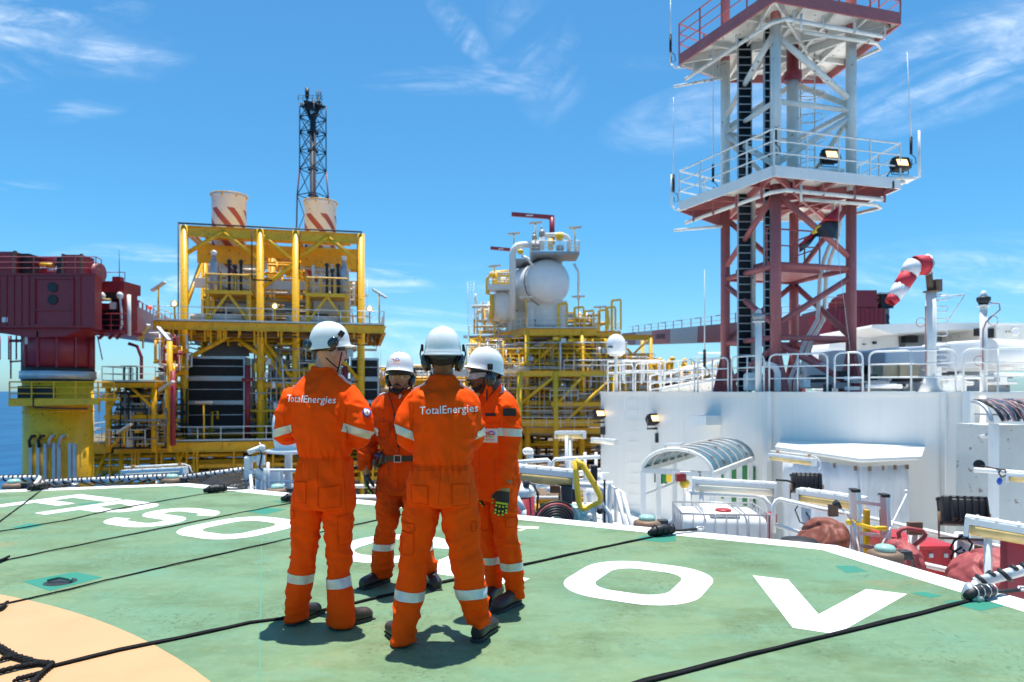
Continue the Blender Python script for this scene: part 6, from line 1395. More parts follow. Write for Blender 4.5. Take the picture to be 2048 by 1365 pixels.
# dark main-deck hardware low down, all along
Z5 = Fr((-30, 40, 0)); T5 = thing('deck_piping', 'low tangle of yellow and white main deck pipes below the handrailed deck', 'pipes', Z5(0, 0, -11))
clutter(rng, T5, Z5, -1, 32, 2, 16, -10.8, -6.6, 150, ('yellow', 'white', 'dark', 'brown', 'grey'), ('pipework',) * 5, (.06, .25))
steel(T5, Z5, [(x, 12, -11, -6.6) for x in range(0, 50, 5)], [((-2, 12, -6.8), (50, 12, -6.8), .3, .4)], [], .35)
mb = MB(); mb.tube(Z5(-2, 11, -5.6), Z5(34, 11, -5.6), .15, 8); mb.tube(Z5(4, 10, -6.3), Z5(34, 10, -6.3), .14, 8); mb.build('fire_main', M['white'], T5)

# ---------- right: far crane and its boom
D = 64; cx = at(1712, 0, D).x; K2 = thing('pedestal_crane', 'far maroon crane with drum-shaped house behind the mast, boom to the left', 'crane', (cx, D, -11))
mb = MB(); z0, z1 = pxz(716, D), pxz(617, D); a, b = at(1648, 0, D).x, at(1789, 0, D).x; hp_ = [(a, D), (b - .9, D), (b, D + .9), (b, D + 5), (a, D + 5)]; mb.prism(hp_, z0, z1)
for i in range(1, 14): mb.box((a + i * .43, D - .03, (z0 + z1) / 2), (.06, .07, z1 - z0 - .2))
mb.build('machinery_house', M['maroon'], K2); mb = MB(); mb.lathe((cx, D + 2, 0), [(2.2, -11), (2.2, z0)], 30); mb.build('pedestal', M['maroon'], K2)
mb = MB(); mb.box(at(1722, 600, D + .8), (2.2, 1.5, 1.6)); mb.box(at(1690, 603, D + .8), (.9, 1.5, 1.4))
for u, v, r_ in ((1672, 606, .5), (1665, 612, .4), (1682, 608, .45), (1745, 612, .45)): mb.tube(at(u, v, D + .3), at(u, v, D + 1.8), r_, 12)
mb.build('winch_gear', M['maroon'], K2); mb = MB(); mb.box(at(1768, 604, D + .6), (1.15, 1.2, 1.3)); mb.build('cooler', M['black'], K2); mb = MB(); mb.box(at(1768, 588.5, D + .6), (1.3, 1.3, .14)); mb.build('cooler_lid', M['cream'], K2)
mb = MB(); rails(mb, [(a, D, z1), (b, D + .4, z1)], 1.05, .035, 1.2); mb.build('handrail', M['pink'], K2)
for v in (635, 648.5): mb = MB(); mb.lathe(at(1773, v, D + .32), [(.33, 0), (.33, .06)], 20, axis=(.4, -1, 0)); mb.build('porthole', M['dark'], K2)
boom(K2, at(1640, 655, 58), at(1255, 679, 118), 2.0, 2.0, [(0, .42, 'maroon'), (.42, .585, 'boomgrey'), (.585, .72, 'maroon'), (.72, .86, 'boomgrey'), (.86, 1, 'maroon')]) if M.setdefault('boomgrey', mat('boom_white', (.50, .52, .55), .5, var=.05)) else None
cu = bpy.data.curves.new('t', 'FONT'); cu.body = 'LIEBHERR'; cu.size = 1.0; cu.align_x = 'CENTER'; cu.align_y = 'CENTER'; cu.offset = .02; ob = bpy.data.objects.new('t', cu); COL.objects.link(ob); dg = bpy.context.evaluated_depsgraph_get(); dg.update(); me = bpy.data.meshes.new_from_object(ob.evaluated_get(dg)); bpy.data.objects.remove(ob)
A_, B_ = at(1640, 655, 58), at(1255, 679, 118); dr = (A_ - B_).normalized(); nn = dr.cross(V((0, 0, 1))).normalized(); nn = nn if nn.y < 0 else -nn; uz = nn.cross(dr).normalized(); uz = uz if uz.z > 0 else -uz
me.transform(Matrix.Translation(A_.lerp(B_, .655) + nn * 1.02 - K2.location) @ Matrix((dr, uz, nn)).transposed().to_4x4()); me.materials.append(M['black']); o = bpy.data.objects.new('lettering', me); COL.objects.link(o); o.parent = K2
# ============================================================ deckhouse, mast and everything round the helideck
DHZ = 1.48; LOW = -3.4
WALL = [V((3.9, 30, 0)), V((7.6, 20.5, 0)), V((11.75, 17.7, 0)), V((21, 15.0, 0))]
def wallpt(u, v, off=.0):
    """where the sight line through (u, v) meets the deckhouse wall"""
    k = (u - 1024) / FP
    for a, b in zip(WALL, WALL[1:]):
        ka, kb = a.x / a.y, b.x / b.y
        if k <= kb or b is WALL[-1]:
            t = (k * a.y - a.x) / ((b.x - a.x) - k * (b.y - a.y)); D = a.y + t * (b.y - a.y); p = at(u, v, D); n = V((a.y - b.y, b.x - a.x, 0)).normalized(); n = -n if n.y > 0 else n; return p + n * off, n
mb = MB(); mb.prism([(p.x, p.y) for p in WALL] + [(34, 15), (34, 50), (6.6, 50)], -11, DHZ)
DHs = thing('deckhouse', 'long white steel deckhouse wall right of the helideck', 'building', (12, 25, LOW)); mb.build('wall', M['wall'], DHs)
mb = MB()
for i in (1, 2):
    p = WALL[i]; mb.box((p.x + .02, p.y - .10, (DHZ + LOW) / 2 + .02), (.16, .22, DHZ - LOW - .02), .3)
    if i == 2: mb.box((p.x - .42, p.y + .22, (DHZ + LOW) / 2), (.05, .12, DHZ - LOW - .04), .3); mb.tube((p.x + .25, p.y - .30, LOW), (p.x + .25, p.y - .30, DHZ - .1), .07, 10)
mb.build('corner_fin', M['white'], DHs)
mb = MB()
for a, b in zip(WALL, WALL[1:]):
    n = V((a.y - b.y, b.x - a.x, 0)).normalized(); n = -n if n.y > 0 else n; mb.beam(a + n * .02 + V((0, 0, DHZ - .03)), b + n * .02 + V((0, 0, DHZ - .03)), .10, .065)
    k = int((b - a).length / 1.9)
    for i in range(1, k): q = a.lerp(b, i / k) + n * .003; mb.box((q.x, q.y, (DHZ + LOW) / 2 - .05), (.012, .012, DHZ - LOW - .2), math.atan2(b.y - a.y, b.x - a.x))
mb.build('weld_line', M['wall'], DHs)
mb = MB(); mb.prism([(1.4, 10.8), (6, 9.2), (22, 5), (22, 15.5), (11.8, 17.8), (7.7, 20.6), (4.0, 30.1), (2.0, 30.1)], LOW - .2, LOW); struct('lower_deck', mb, M['white2'])
mb = MB(); 
for i in range(11): p, n = wallpt(1258 + 0, 800 + i * 21, .06); q, _ = wallpt(1276, 800 + i * 21, .06); mb.path([p - n * .06, p, q, q - n * .06], .008, 5)
mb.build('wall_rung', M['white'], DHs)
p, n = wallpt(1428, 840); mb = MB(); mb.box(p + n * .35, (.72, .8, .30), .5); mb.build('wall_bracket', M['white'], DHs)
# roof edge railing: one looped section each
def loop_rail(a, b, label, h=1.12, r=.027, mids=(.36, .68), post=True, group='white looped handrail sections on the deckhouse roof'):
    a, b = V(a), V(b); d = (b - a).normalized(); o = thing('guard_rail', label, 'railing', a, group); c = .18
    up = V((0, 0, 1)); pts = [a + d * .05, a + d * .05 + up * (h - c)] + [a + d * (.05 + c - c * math.cos(t)) + up * (h - c + c * math.sin(t)) for t in (.4, .8, 1.2)] + [a + d * (c + .05) + up * h]
    e = b - d * .05; pts += [e - d * c + up * h] + [e - d * (c - c * math.cos(t)) + up * (h - c + c * math.sin(t)) for t in (1.2, .8, .4)] + [e + up * (h - c), e]
    mb = MB(); mb.path(pts, r, 8); mb.build('top_rail', M['white'], o); mb = MB()
    for m_ in mids: mb.tube(a + d * .05 + up * h * m_, e + up * h * m_, r * .8, 6)
    mb.build('mid_rail', M['white'], o)
    if post:
        mb = MB(); k = max(2, round((b - a).length / 1.2))
        for i in range(1, k): q = a.lerp(b, i / k); mb.tube(q, q + up * h, r * .9, 6)
        mb.build('post', M['white'], o)
    return o
secs = [(1210, 1262, 'leftmost section of the roof railing beside the radome'), (1264, 1318, 'second roof railing section from the left corner'), (1321, 1385, 'roof railing section below the sloping stair rails'), (1388, 1452, 'roof railing section in front of the far left mast leg'), (1455, 1524, 'roof railing section under the mast ladder'),
        (1533, 1657, 'roof railing section across the near mast leg'), (1664, 1728, 'short roof railing section under the right mast leg'), (1733, 1916, 'long roof railing section below the windsock'), (1922, 2075, 'roof railing section at the right edge of the picture')]
for u0, u1, lab in secs:
    a, n = wallpt(u0, 785, -.12); b, _ = wallpt(u1, 785, -.12); a.z = b.z = DHZ; loop_rail(a, b, lab)
def lampbox(c, yaw, label, lit=True, s=1.0, pitch=-25, armlen=.5, back=False, group=None):
    """black cast floodlight on a stirrup: ribbed body, glass, bracket"""
    c = V(c); o = thing('floodlight', label, 'floodlight', c, group); Mx = Matrix.Translation(c) @ Matrix.Rotation(yaw, 4, 'Z') @ Matrix.Rotation(R(pitch), 4, 'X') @ Matrix.Scale(s, 4)
    mb = MB(); mb.bbox((0, .05, 0), (.40, .16, .28), .02); mb.bbox((0, .155, 0), (.30, .08, .20), .02)
    for k in range(6): mb.box((-.15 + k * .06, .19, 0), (.012, .06, .24))
    for x, z in ((-.20, .12), (.20, .12), (-.20, -.12), (.20, -.12)): mb.bbox((x, -.0, z), (.035, .06, .035), .008)
    xform(mb, Mx).build('lamp_body', M['black'], o)
    mb = MB(); mb.box((.0, -.034, 0), (.27, .012, .17)); g_ = xform(mb, Mx).build('glass', M['lamp'] if lit else M['dark'], o)
    mb = MB(); mb.beam((-.19, -.045, .125), (.19, -.045, .125), .03, .02); mb.beam((-.19, -.045, -.125), (.19, -.045, -.125), .03, .02); mb.beam((-.19, -.045, -.11), (-.19, -.045, .11), .03, .02); mb.beam((.19, -.045, -.11), (.19, -.045, .11), .03, .02); xform(mb, Mx).build('bezel', M['black'], o)
    Mb = Matrix.Translation(c) @ Matrix.Rotation(yaw, 4, 'Z') @ Matrix.Scale(s, 4); mb = MB(); mb.path([(-.22, .05, 0), (-.22, .05, -.26), (.22, .05, -.26), (.22, .05, 0)], .014, 6); xform(mb, Mb).build('stirrup', M['brown'], o); return o
def tube_lamp(pa, pb, label, w=.15, yellow=False, post=None, pipe=False, drop=None):
    """linear fluorescent fitting: white channel, ribbed translucent cover, end caps"""
    pa, pb = V(pa), V(pb); o = thing('tube_light', label, 'fluorescent light', (pa + pb) / 2); d = (pb - pa).normalized(); up = V((0, 0, 1))
    mb = MB(); mb.beam(pa, pb, w, w * .35); mb.beam(pa + up * w * .22, pb + up * w * .22, w * .75, w * .12)
    for t in (.12, .35, .6, .88): q = pa.lerp(pb, t) + up * w * .2; mb.beam(q - d * .012, q + d * .012, w * 1.08, w * .2)
    mb.build('housing', M['white'], o)
    mb = MB(); a, b = pa - up * w * .22 + d * .03, pb - up * w * .22 - d * .03; n_ = 10; prof = []
    side = d.cross(up).normalized(); up2 = side.cross(d); rg = []
    for q in (a, b): rg.append([q + side * math.cos(math.pi * k / 10) * w * .46 - up2 * math.sin(math.pi * k / 10) * w * .62 for k in range(11)])
    mb.loft(rg); mb.build('lamp_cover', M['tubey'] if yellow else M['tube'], o)
    mb = MB()
    for q in (pa, pb): mb.beam(q - d * .02 - up * w * .3, q + d * .02 - up * w * .3, w * 1.1, w * 1.1)
    mb.build('end_cap', M['white'], o)
    if pipe: mb = MB(); mb.tube(pa + up * w * .6, pb + up * w * .6, .018, 6); mb.path([pb + up * w * .6, pb + up * w * .3 + d * .1, pb + d * .16 - up * .1, pb + d * .1 - up * .2], .012, 5); mb.build('conduit', M['white'], o); mb = MB(); mb.box(pa + up * w * .62 + d * .2, (.07, .05, .05)); mb.box(pb + up * w * .62 - d * .1, (.07, .05, .05)); mb.build('gland', M['orangegl'] if 'orangegl' in M else M.setdefault('orangegl', mat('orange_gland', (.6, .25, .05), .5)), o)
    if post is not None: q = pa.lerp(pb, post[0]); mb = MB(); mb.tube(q - up * w * .2, V((q.x, q.y, post[1])), post[2] if len(post) > 2 else .035, 8); mb.build('post', M['yellow'] if len(post) > 3 else M['white'], o)
    return o
W_ = lambda u, v, off: wallpt(u, v, off)[0]
for (u, v, lab, arm) in ((1310, 838, 'lit black floodlight on the white wall above the glass canopy', 1), (1200, 828, 'lit black floodlight at the left corner of the white wall', 1)):
    p, n = wallpt(max(u, 1206), v, .55); p = at(u, v, p.y); lampbox(p, R(28), lab, True, 1.35 if u > 1300 else 1.35, -28)
    mb = MB(); q = p + V((0, 0, -.38)); mb.beam(q + V((-.3, 0, 0)), q - n * .55 + V((.3, 0, 0)), .06); mb.path([q + V((.3, 0, 0)), q + V((.55, .1, -.3)), q + V((.6, .2, -.1)), q + V((.45, .1, -.6)), q + V((.2, .1, -.75)), q + V((.15, .1, -.5))], .018, 5); mb.box(q + V((.12, .05, -.35)), (.2, .15, .35)); mb.ell(q + V((-.1, .1, -1.1)), (.16, .12, .12)); b_ = mb.build('cable_gear', M['dark'], None, at0=q); tag(b_, 'black cable and junction box hanging under the ' + ('floodlight over the canopy' if u > 1300 else 'corner floodlight'), 'cable')
tube_lamp(at(1186, 878, 27), at(1232, 882, 26), 'short fluorescent fitting at the left corner of the white wall', .2); tube_lamp(at(1333, 890, 22.5), at(1364, 890, 22), 'small fluorescent fitting on the wall just above the glass canopy', .2)
# glass canopy over the side door
CA = thing('entrance_canopy', 'barrel-shaped glass canopy on white posts over the side door', 'canopy', (4.5, 18, LOW))
fl_, fr_, bl_, br_ = at(1286, 938, 17.3), at(1425, 944, 16.4), at(1390, 914, 21.6), at(1507, 911, 20.4); zc = -.50
for p in (fl_, fr_, bl_, br_): p.z = zc
def cpt(t, s_):
    a = fl_.lerp(bl_, s_); b = fr_.lerp(br_, s_); c = (a + b) / 2; h = (b - a) / 2; ang = math.pi * (1 - t); return c + h * math.cos(ang) + V((0, 0, .56 * math.sin(ang)))
NS = 7
for j in range(NS):
    mb = MB(); rg = [[cpt(t / 14, s_) for t in range(15)] for s_ in (j / NS + .012, (j + 1) / NS - .012)]; n_ = 15; mb.add(rg[0] + rg[1] + [p - V((0, 0, .012)) for p in rg[0] + rg[1]], [(i, i + 1, n_ + i + 1, n_ + i) for i in range(n_ - 1)] + [(2 * n_ + i, 3 * n_ + i, 3 * n_ + i + 1, 2 * n_ + i + 1) for i in range(n_ - 1)], True); mb.build('glass_panel', M['canopy'], CA)
for j in range(NS + 1):
    mb = MB(); mb.path([cpt(t / 14, j / NS) + V((0, 0, .01)) for t in range(15)], .05 if j == 0 else .028, 6); mb.build('roof_rib', M['white2'] if j == 0 else M['rib'] if 'rib' in M else M.setdefault('rib', mat('rib_paint', (.52, .47, .43), .5, var=.15, rust=.6)), CA)
mb = MB(); mb.beam(fl_, fr_, .12, .12); mb.beam(fl_, bl_, .10, .12); mb.beam(fr_, br_, .10, .14); mb.build('frame', M['white2'], CA)
for p, q in ((fl_, 0), (fl_.lerp(bl_, .25), 0), (fl_.lerp(bl_, .55), 0), (fr_, 0), (fr_.lerp(br_, .3), 0), (fr_.lerp(br_, .6), 0), (fr_.lerp(br_, .9), 0)):
    mb = MB(); mb.beam((p.x, p.y, LOW), (p.x, p.y, zc), .12, .12); mb.build('post', M['white'], CA)
mb = MB(); mb.beam(V((fl_.x, fl_.y, zc - .62)), V((fl_.x, fl_.y, zc - .62)).lerp(V((bl_.x, bl_.y, zc - .62)), .55), .05); mb.build('side_rail', M['white'], CA)
def wallrect(name, label, cat, u0, v0, u1, v1, m_, off=.04, t=.04):
    a, n = wallpt(u0, v0, off); b, _ = wallpt(u1, v1, off); mb = MB(); d = V((b.x - a.x, b.y - a.y, 0)); c = (a + b) / 2; mb.box(c, (d.length, t, abs(a.z - b.z)), math.atan2(d.y, d.x)); o = mb.build(name, m_, None, at0=c); tag(o, label, cat); return o
dr = wallrect('side_door', 'green steel door in the white wall under the glass canopy', 'door', 1466, 928, 1511, 1016, M['green'])
a, n = wallpt(1500, 975, .10); mb = MB(); mb.box(a, (.05, .08, .22)); mb.build('handle', M['dark'], dr)
wallrect('door_panel', 'narrow green panel left of the side door behind the canopy posts', 'door panel', 1445, 934, 1458, 1000, M['green'])
sg = wallrect('wall_sign', 'black, green and yellow panel on the white wall behind the canopy posts', 'sign', 1335, 945, 1356, 968, M['yellow2']); 
for nm, u0, u1, mk in (('green_field', 1327, 1335, 'green'), ('black_field', 1311, 1326, 'black')):
    a, n = wallpt(u0, 945, .04); b, _ = wallpt(u1, 968, .04); d = V((b.x - a.x, b.y - a.y, 0)); c = (a + b) / 2; mb = MB(); mb.box(c, (d.length, .04, abs(a.z - b.z)), math.atan2(d.y, d.x)); mb.build(nm, M[mk], sg)
# ---- canvas-sided shelter
SH = thing('canvas_shelter', 'white roofed shelter with hanging white canvas sides against the deckhouse', 'shelter', (7.6, 15, LOW))
rz = .05; A1 = at(1722, 918, 14.66); A0 = at(1550, 893, 17.9); A2 = at(1843, 913, 15.2); A3 = wallpt(1850, 880)[0]; A4 = wallpt(1560, 880)[0]
for p in (A0, A1, A2, A3, A4): p.z = rz
mb = MB(); mb.slab([A0, A1, A2, A3, A4], .05, (0, 0, -1)); cen = (A0 + A1 + A2 + A3 + A4) / 5
f2 = [p.lerp(V((cen.x, cen.y, p.z)), .07) - V((0, 0, .10)) for p in (A0, A1, A2)]
for a, b, c, d in ((A0, A1, f2[1], f2[0]), (A1, A2, f2[2], f2[1])): mb.add([a - V((0, 0, .05)), b - V((0, 0, .05)), c, d], [(0, 3, 2, 1)])
mb.build('roof', M['white'], SH)
mb = MB(); pts = []; c0, c1, c2 = A0.lerp(A1, .12), A1.lerp(V((cen.x, cen.y, rz)), .16), A2.lerp(V((cen.x, cen.y, rz)), .16)
for a, b in ((c0, c1), (c1, c2)):
    k = 26; nrm = V((b.y - a.y, a.x - b.x, 0)).normalized(); vs = []
    for j in range(9):
        for i in range(k + 1):
            t = i / k; z = rz - .22 - j * .40; q = a.lerp(b, t) + nrm * (.05 * math.sin(i * 1.9 + j * .25) * (.35 + .5 * (j / 8)) + .03 * math.sin(i * .7 + j)); vs.append((q.x, q.y, z))
    mb.add(vs, [(j * (k + 1) + i, j * (k + 1) + i + 1, (j + 1) * (k + 1) + i + 1, (j + 1) * (k + 1) + i) for j in range(8) for i in range(k)], True)
cv = mb.build('canvas_side', M.setdefault('canvas', mat('white_canvas', (.74, .73, .74), .6, var=.06, dirt=.12)), SH); sf = cv.modifiers.new('s', 'SOLIDIFY'); sf.thickness = .01
mb = MB()
for t in (.2, .45, .7, .95): q = c0.lerp(c1, t); mb.box((q.x, q.y - .04, rz - .26), (.05, .05, .10)); q = c1.lerp(c2, t); mb.box((q.x, q.y - .04, rz - .26), (.05, .05, .10))
mb.build('hook', M['brown'], SH)
tube_lamp(at(1541, 910, 15.5), at(1628, 921, 14.6), 'yellowed fluorescent fitting under the left eave of the canvas shelter', .15, True, pipe=True)
# ---- service box with arched cable tray at the right edge
SB = thing('service_cabinet', 'tall off-white cabinet at the right edge below an arched cable tray', 'cabinet', (at(2040, 0, 13.6).x, 13.6, LOW))
a, b = at(1990, 852, 13.6), at(2110, 852, 13.2); mb = MB(); mb.box(((a.x + b.x) / 2, 14.2, (a.z + LOW) / 2), (b.x - a.x, 1.2, a.z - LOW)); mb.build('cabinet_body', M.setdefault('offw', mat('off_white_panel', (.62, .62, .58), .45, var=.05, rust=.25)), SB)
mb = MB(); mb.beam((a.x - .10, 13.5, LOW), (a.x - .10, 13.5, a.z + .05), .13); mb.tube(at(1955, 872, 14.2), at(1988, 873, 13.6), .05, 6); mb.tube(at(1948, 940, 13.2), at(2060, 948, 12.6), .05, 8); mb.build('frame', M['white'], SB)
mb = MB(); mb.tube(at(1958, 930, 13.3), at(1958, 930, 13.2), .1, 10); mb.path([at(1960, 931, 13.2), at(1985, 937, 13.0), at(2010, 940, 12.8), at(2013, 950, 12.8), at(2003, 955, 12.8), at(1997, 946, 12.8), at(2003, 938, 12.8)], .015, 5); mb.build('cable', M['black'], SB)
mb = MB(); mb.ell(at(1999, 963, 12.8), (.05, .04, .07)); mb.build('blue_tag', M['blue'], SB)
tube_lamp(at(2016, 950, 12.7), at(2110, 956, 12.2), 'yellowed fluorescent fitting before the tall off-white cabinet', .15, True)
CT = thing('cable_tray', 'arched tray packed with dark and pink cables at the right edge', 'cable tray', at(2010, 830, 13.4))
def ctp(t, u): r = .55; c = V((at(u, 0, 13.4).x, 13.7, at(0, 846, 13.4).z)); return c + V((0, -r * math.sin(t), r * .75 * math.cos(t)))
cols_ = ['black', 'navyc', 'pinkc', 'navyc', 'grey', 'black', 'pinkc']; M['navyc'] = mat('blue_cable', (.03, .06, .12), .5); M['pinkc'] = mat('pink_cable', (.38, .20, .20), .5)
for k, cm in enumerate(cols_):
    mb = MB(); r2 = random.Random(k)
    for _ in range(9):
        u0 = 1968 + r2.uniform(0, 120); mb.path([ctp(t / 6 * 1.5, u0 + 3 * t) + V((0, 0, r2.uniform(0, .05))) for t in range(7)], .020, 5)
    mb.build('cable_bundle', M[cm], CT)
mb = MB(); mb.path([ctp(t / 6 * 1.6, 1965) for t in range(7)], .04, 6); mb.beam(at(1965, 829, 13.7), at(2120, 829, 13.7), .5, .03); mb.build('tray_frame', M['galv'], CT)

# ---- the mast
N0_ = V((8.5, 22, 0)); u_ = V((math.cos(R(15)), math.sin(R(15)), 0)); w_ = V((-math.sin(R(15)), math.cos(R(15)), 0)); LL = 2.9
TW = thing('lattice_mast', 'tall red and white lattice mast with two railed platforms on the deckhouse roof', 'mast', (9.2, 23.6, DHZ))
lg = [N0_, N0_ + u_ * LL, N0_ + u_ * LL + w_ * LL, N0_ + w_ * LL]; Z1, Z2_ = 8.15, 13.45
def lp(i, z): p = lg[i % 4].copy(); p.z = z; return p
for i in range(4):
    mb = MB(); mb.tube(lp(i, DHZ), lp(i, Z1), .165, 16); c = lp(i, 0)
    for a in range(4): d = (u_, w_, -u_, -w_)[a]; mb.slab([V((c.x, c.y, DHZ)) + d * .15, V((c.x, c.y, DHZ)) + d * .5, V((c.x, c.y, DHZ + 1.35)) + d * .16], .04, d.cross(V((0, 0, 1))))
    mb.build('leg', M['pink'], TW); mb = MB(); mb.tube(lp(i, Z1), lp(i, Z2_), .165, 16); mb.build('upper_leg', M['white2'], TW); mb = MB(); mb.tube(lp(i, Z2_), lp(i, 17.5), .165, 16); mb.build('top_leg', M['pink'], TW)
def zz(v, i): return pxz(v, lg[i].y)
lows = [(0, zz(386, 0), 3, zz(537, 3)), (0, zz(386, 0), 1, zz(518, 1)), (3, zz(571, 3), 0, zz(651, 0)), (1, zz(555, 1), 0, zz(651, 0)), (0, zz(686, 0), 1, zz(768, 1)), (0, zz(694, 0), 3, zz(770, 3)), (1, 7.8, 2, 5.7), (3, 7.8, 2, 5.7), (2, 5.5, 1, 3.3), (2, 5.5, 3, 3.3), (2, 3.2, 1, 1.7), (2, 3.2, 3, 1.7)]
for a, z0, b, z1 in lows: mb = MB(); mb.tube(lp(a, z0), lp(b, z1), .10, 10); mb.build('brace', M['pink'], TW)
for z in (zz(530, 0), zz(675, 0)):
    for i in range(4): mb = MB(); mb.tube(lp(i, z), lp(i + 1, z), .095, 10); mb.build('strut', M['pink'], TW)
ups = [(0, zz(60, 0), 3, zz(237, 3)), (0, zz(70, 0), 1, zz(202, 1)), (3, zz(270, 3), 0, zz(331, 0)), (1, zz(234, 1), 0, zz(328, 0)), (2, 13, 1, 11), (2, 13, 3, 11), (1, 10.7, 2, 8.5), (3, 10.7, 2, 8.5)]
for a, z0, b, z1 in ups: mb = MB(); mb.tube(lp(a, z0), lp(b, z1), .10, 10); mb.build('brace', M['white2'], TW)
for i in range(4): mb = MB(); mb.tube(lp(i, 10.85), lp(i + 1, 10.85), .085, 10); mb.build('strut', M['white2'], TW)
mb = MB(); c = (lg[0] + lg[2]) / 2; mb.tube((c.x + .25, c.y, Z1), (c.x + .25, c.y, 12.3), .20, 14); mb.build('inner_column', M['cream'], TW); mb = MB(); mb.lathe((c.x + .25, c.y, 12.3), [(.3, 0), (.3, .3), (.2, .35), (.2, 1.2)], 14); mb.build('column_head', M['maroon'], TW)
mb = MB(); ladder(mb, (c.x + .9, c.y + .3, Z1), (c.x + .9, c.y + .3, Z2_), .5, r=.025, cage=False)
for z in [8.6 + .8 * k for k in range(6)]: mb.path([V((c.x + .9, c.y + .3, z)) + V((.42 * math.cos(R(a)), -.35 + .42 * math.sin(R(a)), 0)) for a in range(-180, 181, 30)], .016, 4)
mb.build('access_ladder', M['white2'], TW)
POL = [V((8.0, 20.85, 0)), V((12.6, 22.15, 0)), V((12.1, 26.4, 0)), V((8.3, 26.3, 0)), V((6.1, 24.9, 0))]
def platf(z, fm, um, rm, fh, name):
    mb = MB(); mb.prism([(p.x, p.y) for p in POL], z - .06, z); pl_ = mb.build('platform', M[um], TW)
    mb = MB(); P = [V((p.x, p.y, z - fh / 2 + .02)) for p in POL]
    for i in range(5): mb.beam(P[i], P[(i + 1) % 5], .06, fh)
    mb.build('fascia', M[fm], pl_); mb = MB()
    for t in (.25, .5, .75): mb.beam(V((P[0].lerp(P[1], t).x, P[0].lerp(P[1], t).y, z - .16)), V((P[3].lerp(P[2], t).x, P[3].lerp(P[2], t).y, z - .16)), .10, .2)
    for a, b in ((0, 3), (1, 3), (0, 2), (4, 1)): mb.beam(V((POL[a].x, POL[a].y, z - .2)), V((POL[b].x, POL[b].y, z - .2)), .08, .24)
    for t in (.3, .7): mb.beam(V((P[0].lerp(P[4], t).x, P[0].lerp(P[4], t).y, z - .15)), V((P[1].lerp(P[2], t).x, P[1].lerp(P[2], t).y, z - .15)), .09, .18)
    # tapering gusset under the outboard corner
    g0, g1 = V((POL[4].x, POL[4].y, z - .2)), lp(3, z - .2); mb.slab([g0, g1, g1 - V((0, 0, .75)), g0 - V((0, 0, .12))], .05, (0, 1, 0)); g0, g1 = V((POL[1].x, POL[1].y, z - .2)), lp(1, z - .2); mb.slab([g0, g1, g1 - V((0, 0, .6)), g0 - V((0, 0, .1))], .05, (0, 1, 0))
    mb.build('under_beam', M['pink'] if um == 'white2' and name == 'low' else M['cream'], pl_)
    mb = MB(); pts = [V((p.x, p.y, z)) for p in POL]; rails(mb, [pts[3], pts[4], pts[0], pts[1], pts[2]], 1.15, .03, 1.15, (.36, .68), 6)
    mb.build('handrail', M[rm], pl_)
    # pipe loops slung below
    mb = MB(); q = [V((p.x, p.y, z - fh - .28)) for p in POL]; off = V((.35, .45, 0))
    mb.path([q[4] + off, q[0] + off * .9 + V((-.15, .25, 0)), q[0] + off * .8 + V((.25, .05, 0)), q[1] + V((-.5, .15, 0))], .065, 8); mb.path([q[0] + V((1.3, .9, -.15)), q[1] + V((-.6, .35, -.12)), q[1] + V((-.25, .7, -.12)), q[1] + V((-.8, 1.6, -.12))], .06, 8)
    mb.path([q[4] + V((-.1, .4, -.3)), lp(3, z - fh - .62) + V((-.2, -.3, 0))], .05, 6); mb.tube(q[0] + V((1.0, .4, .15)), q[0] + V((1.0, .4, -.35)), .04, 6); mb.build('slung_pipe', M['white2'], pl_)
    mb = MB()
    for t in (.12, .35, .6, .85):
        for a, b in ((4, 0), (0, 1)): c_ = q[a].lerp(q[b], t) + off * .7; mb.beam(c_ + V((0, 0, .3)), c_ - V((0, 0, .10)), .06)
    mb.build('hanger', M['pink'] if name == 'low' else M['white2'], pl_)
    return pl_
platf(8.38, 'white', 'white2', 'white', .34, 'low'); platf(13.75, 'pink', 'white2', 'pink', .38, 'high')
# cable ladders up the left side
for (u, wd, mn) in ((1489, .46, 'cable_ladder'), (1534, .20, 'cable_ladder')):
    D = 23.6 if u < 1500 else 23.0; x = at(u, 0, D).x; mb = MB()
    for k in range(46):
        z = DHZ + .2 + k * .27; mb.beam((x - wd / 2, D - .05, z), (x + wd / 2, D - .05, z), .035, .03)
    for s_ in (-1, 1): mb.beam((x + s_ * wd / 2, D, DHZ), (x + s_ * wd / 2, D, 13.7), .03, .10, up=(0, 1, 0))
    cl_ = mb.build(mn, M['galv'], TW); mb = MB(); n_ = int(wd / .055)
    for k in range(n_): mb.tube((x - wd / 2 + .05 + k * (wd - .08) / max(1, n_ - 1), D + .02, DHZ), (x - wd / 2 + .05 + k * (wd - .08) / max(1, n_ - 1), D + .02, 13.7), .024, 5)
    mb.box((x, D + .05, (DHZ + 13.7) / 2), (wd - .06, .02, 12.2)); mb.build('cable_bundle', M.setdefault('navy', mat('navy_cable', (.010, .018, .028), .5, var=.3, vscale=8)), cl_)
mb = MB(); mb.box((at(1506, 0, 23.7).x, 23.7, 5.1), (.16, .08, 7.0)); mb.box((at(1543, 0, 23.05).x, 23.05, 5.1), (.07, .08, 7.0)); mb.build('tray_cover', M['white2'], TW)
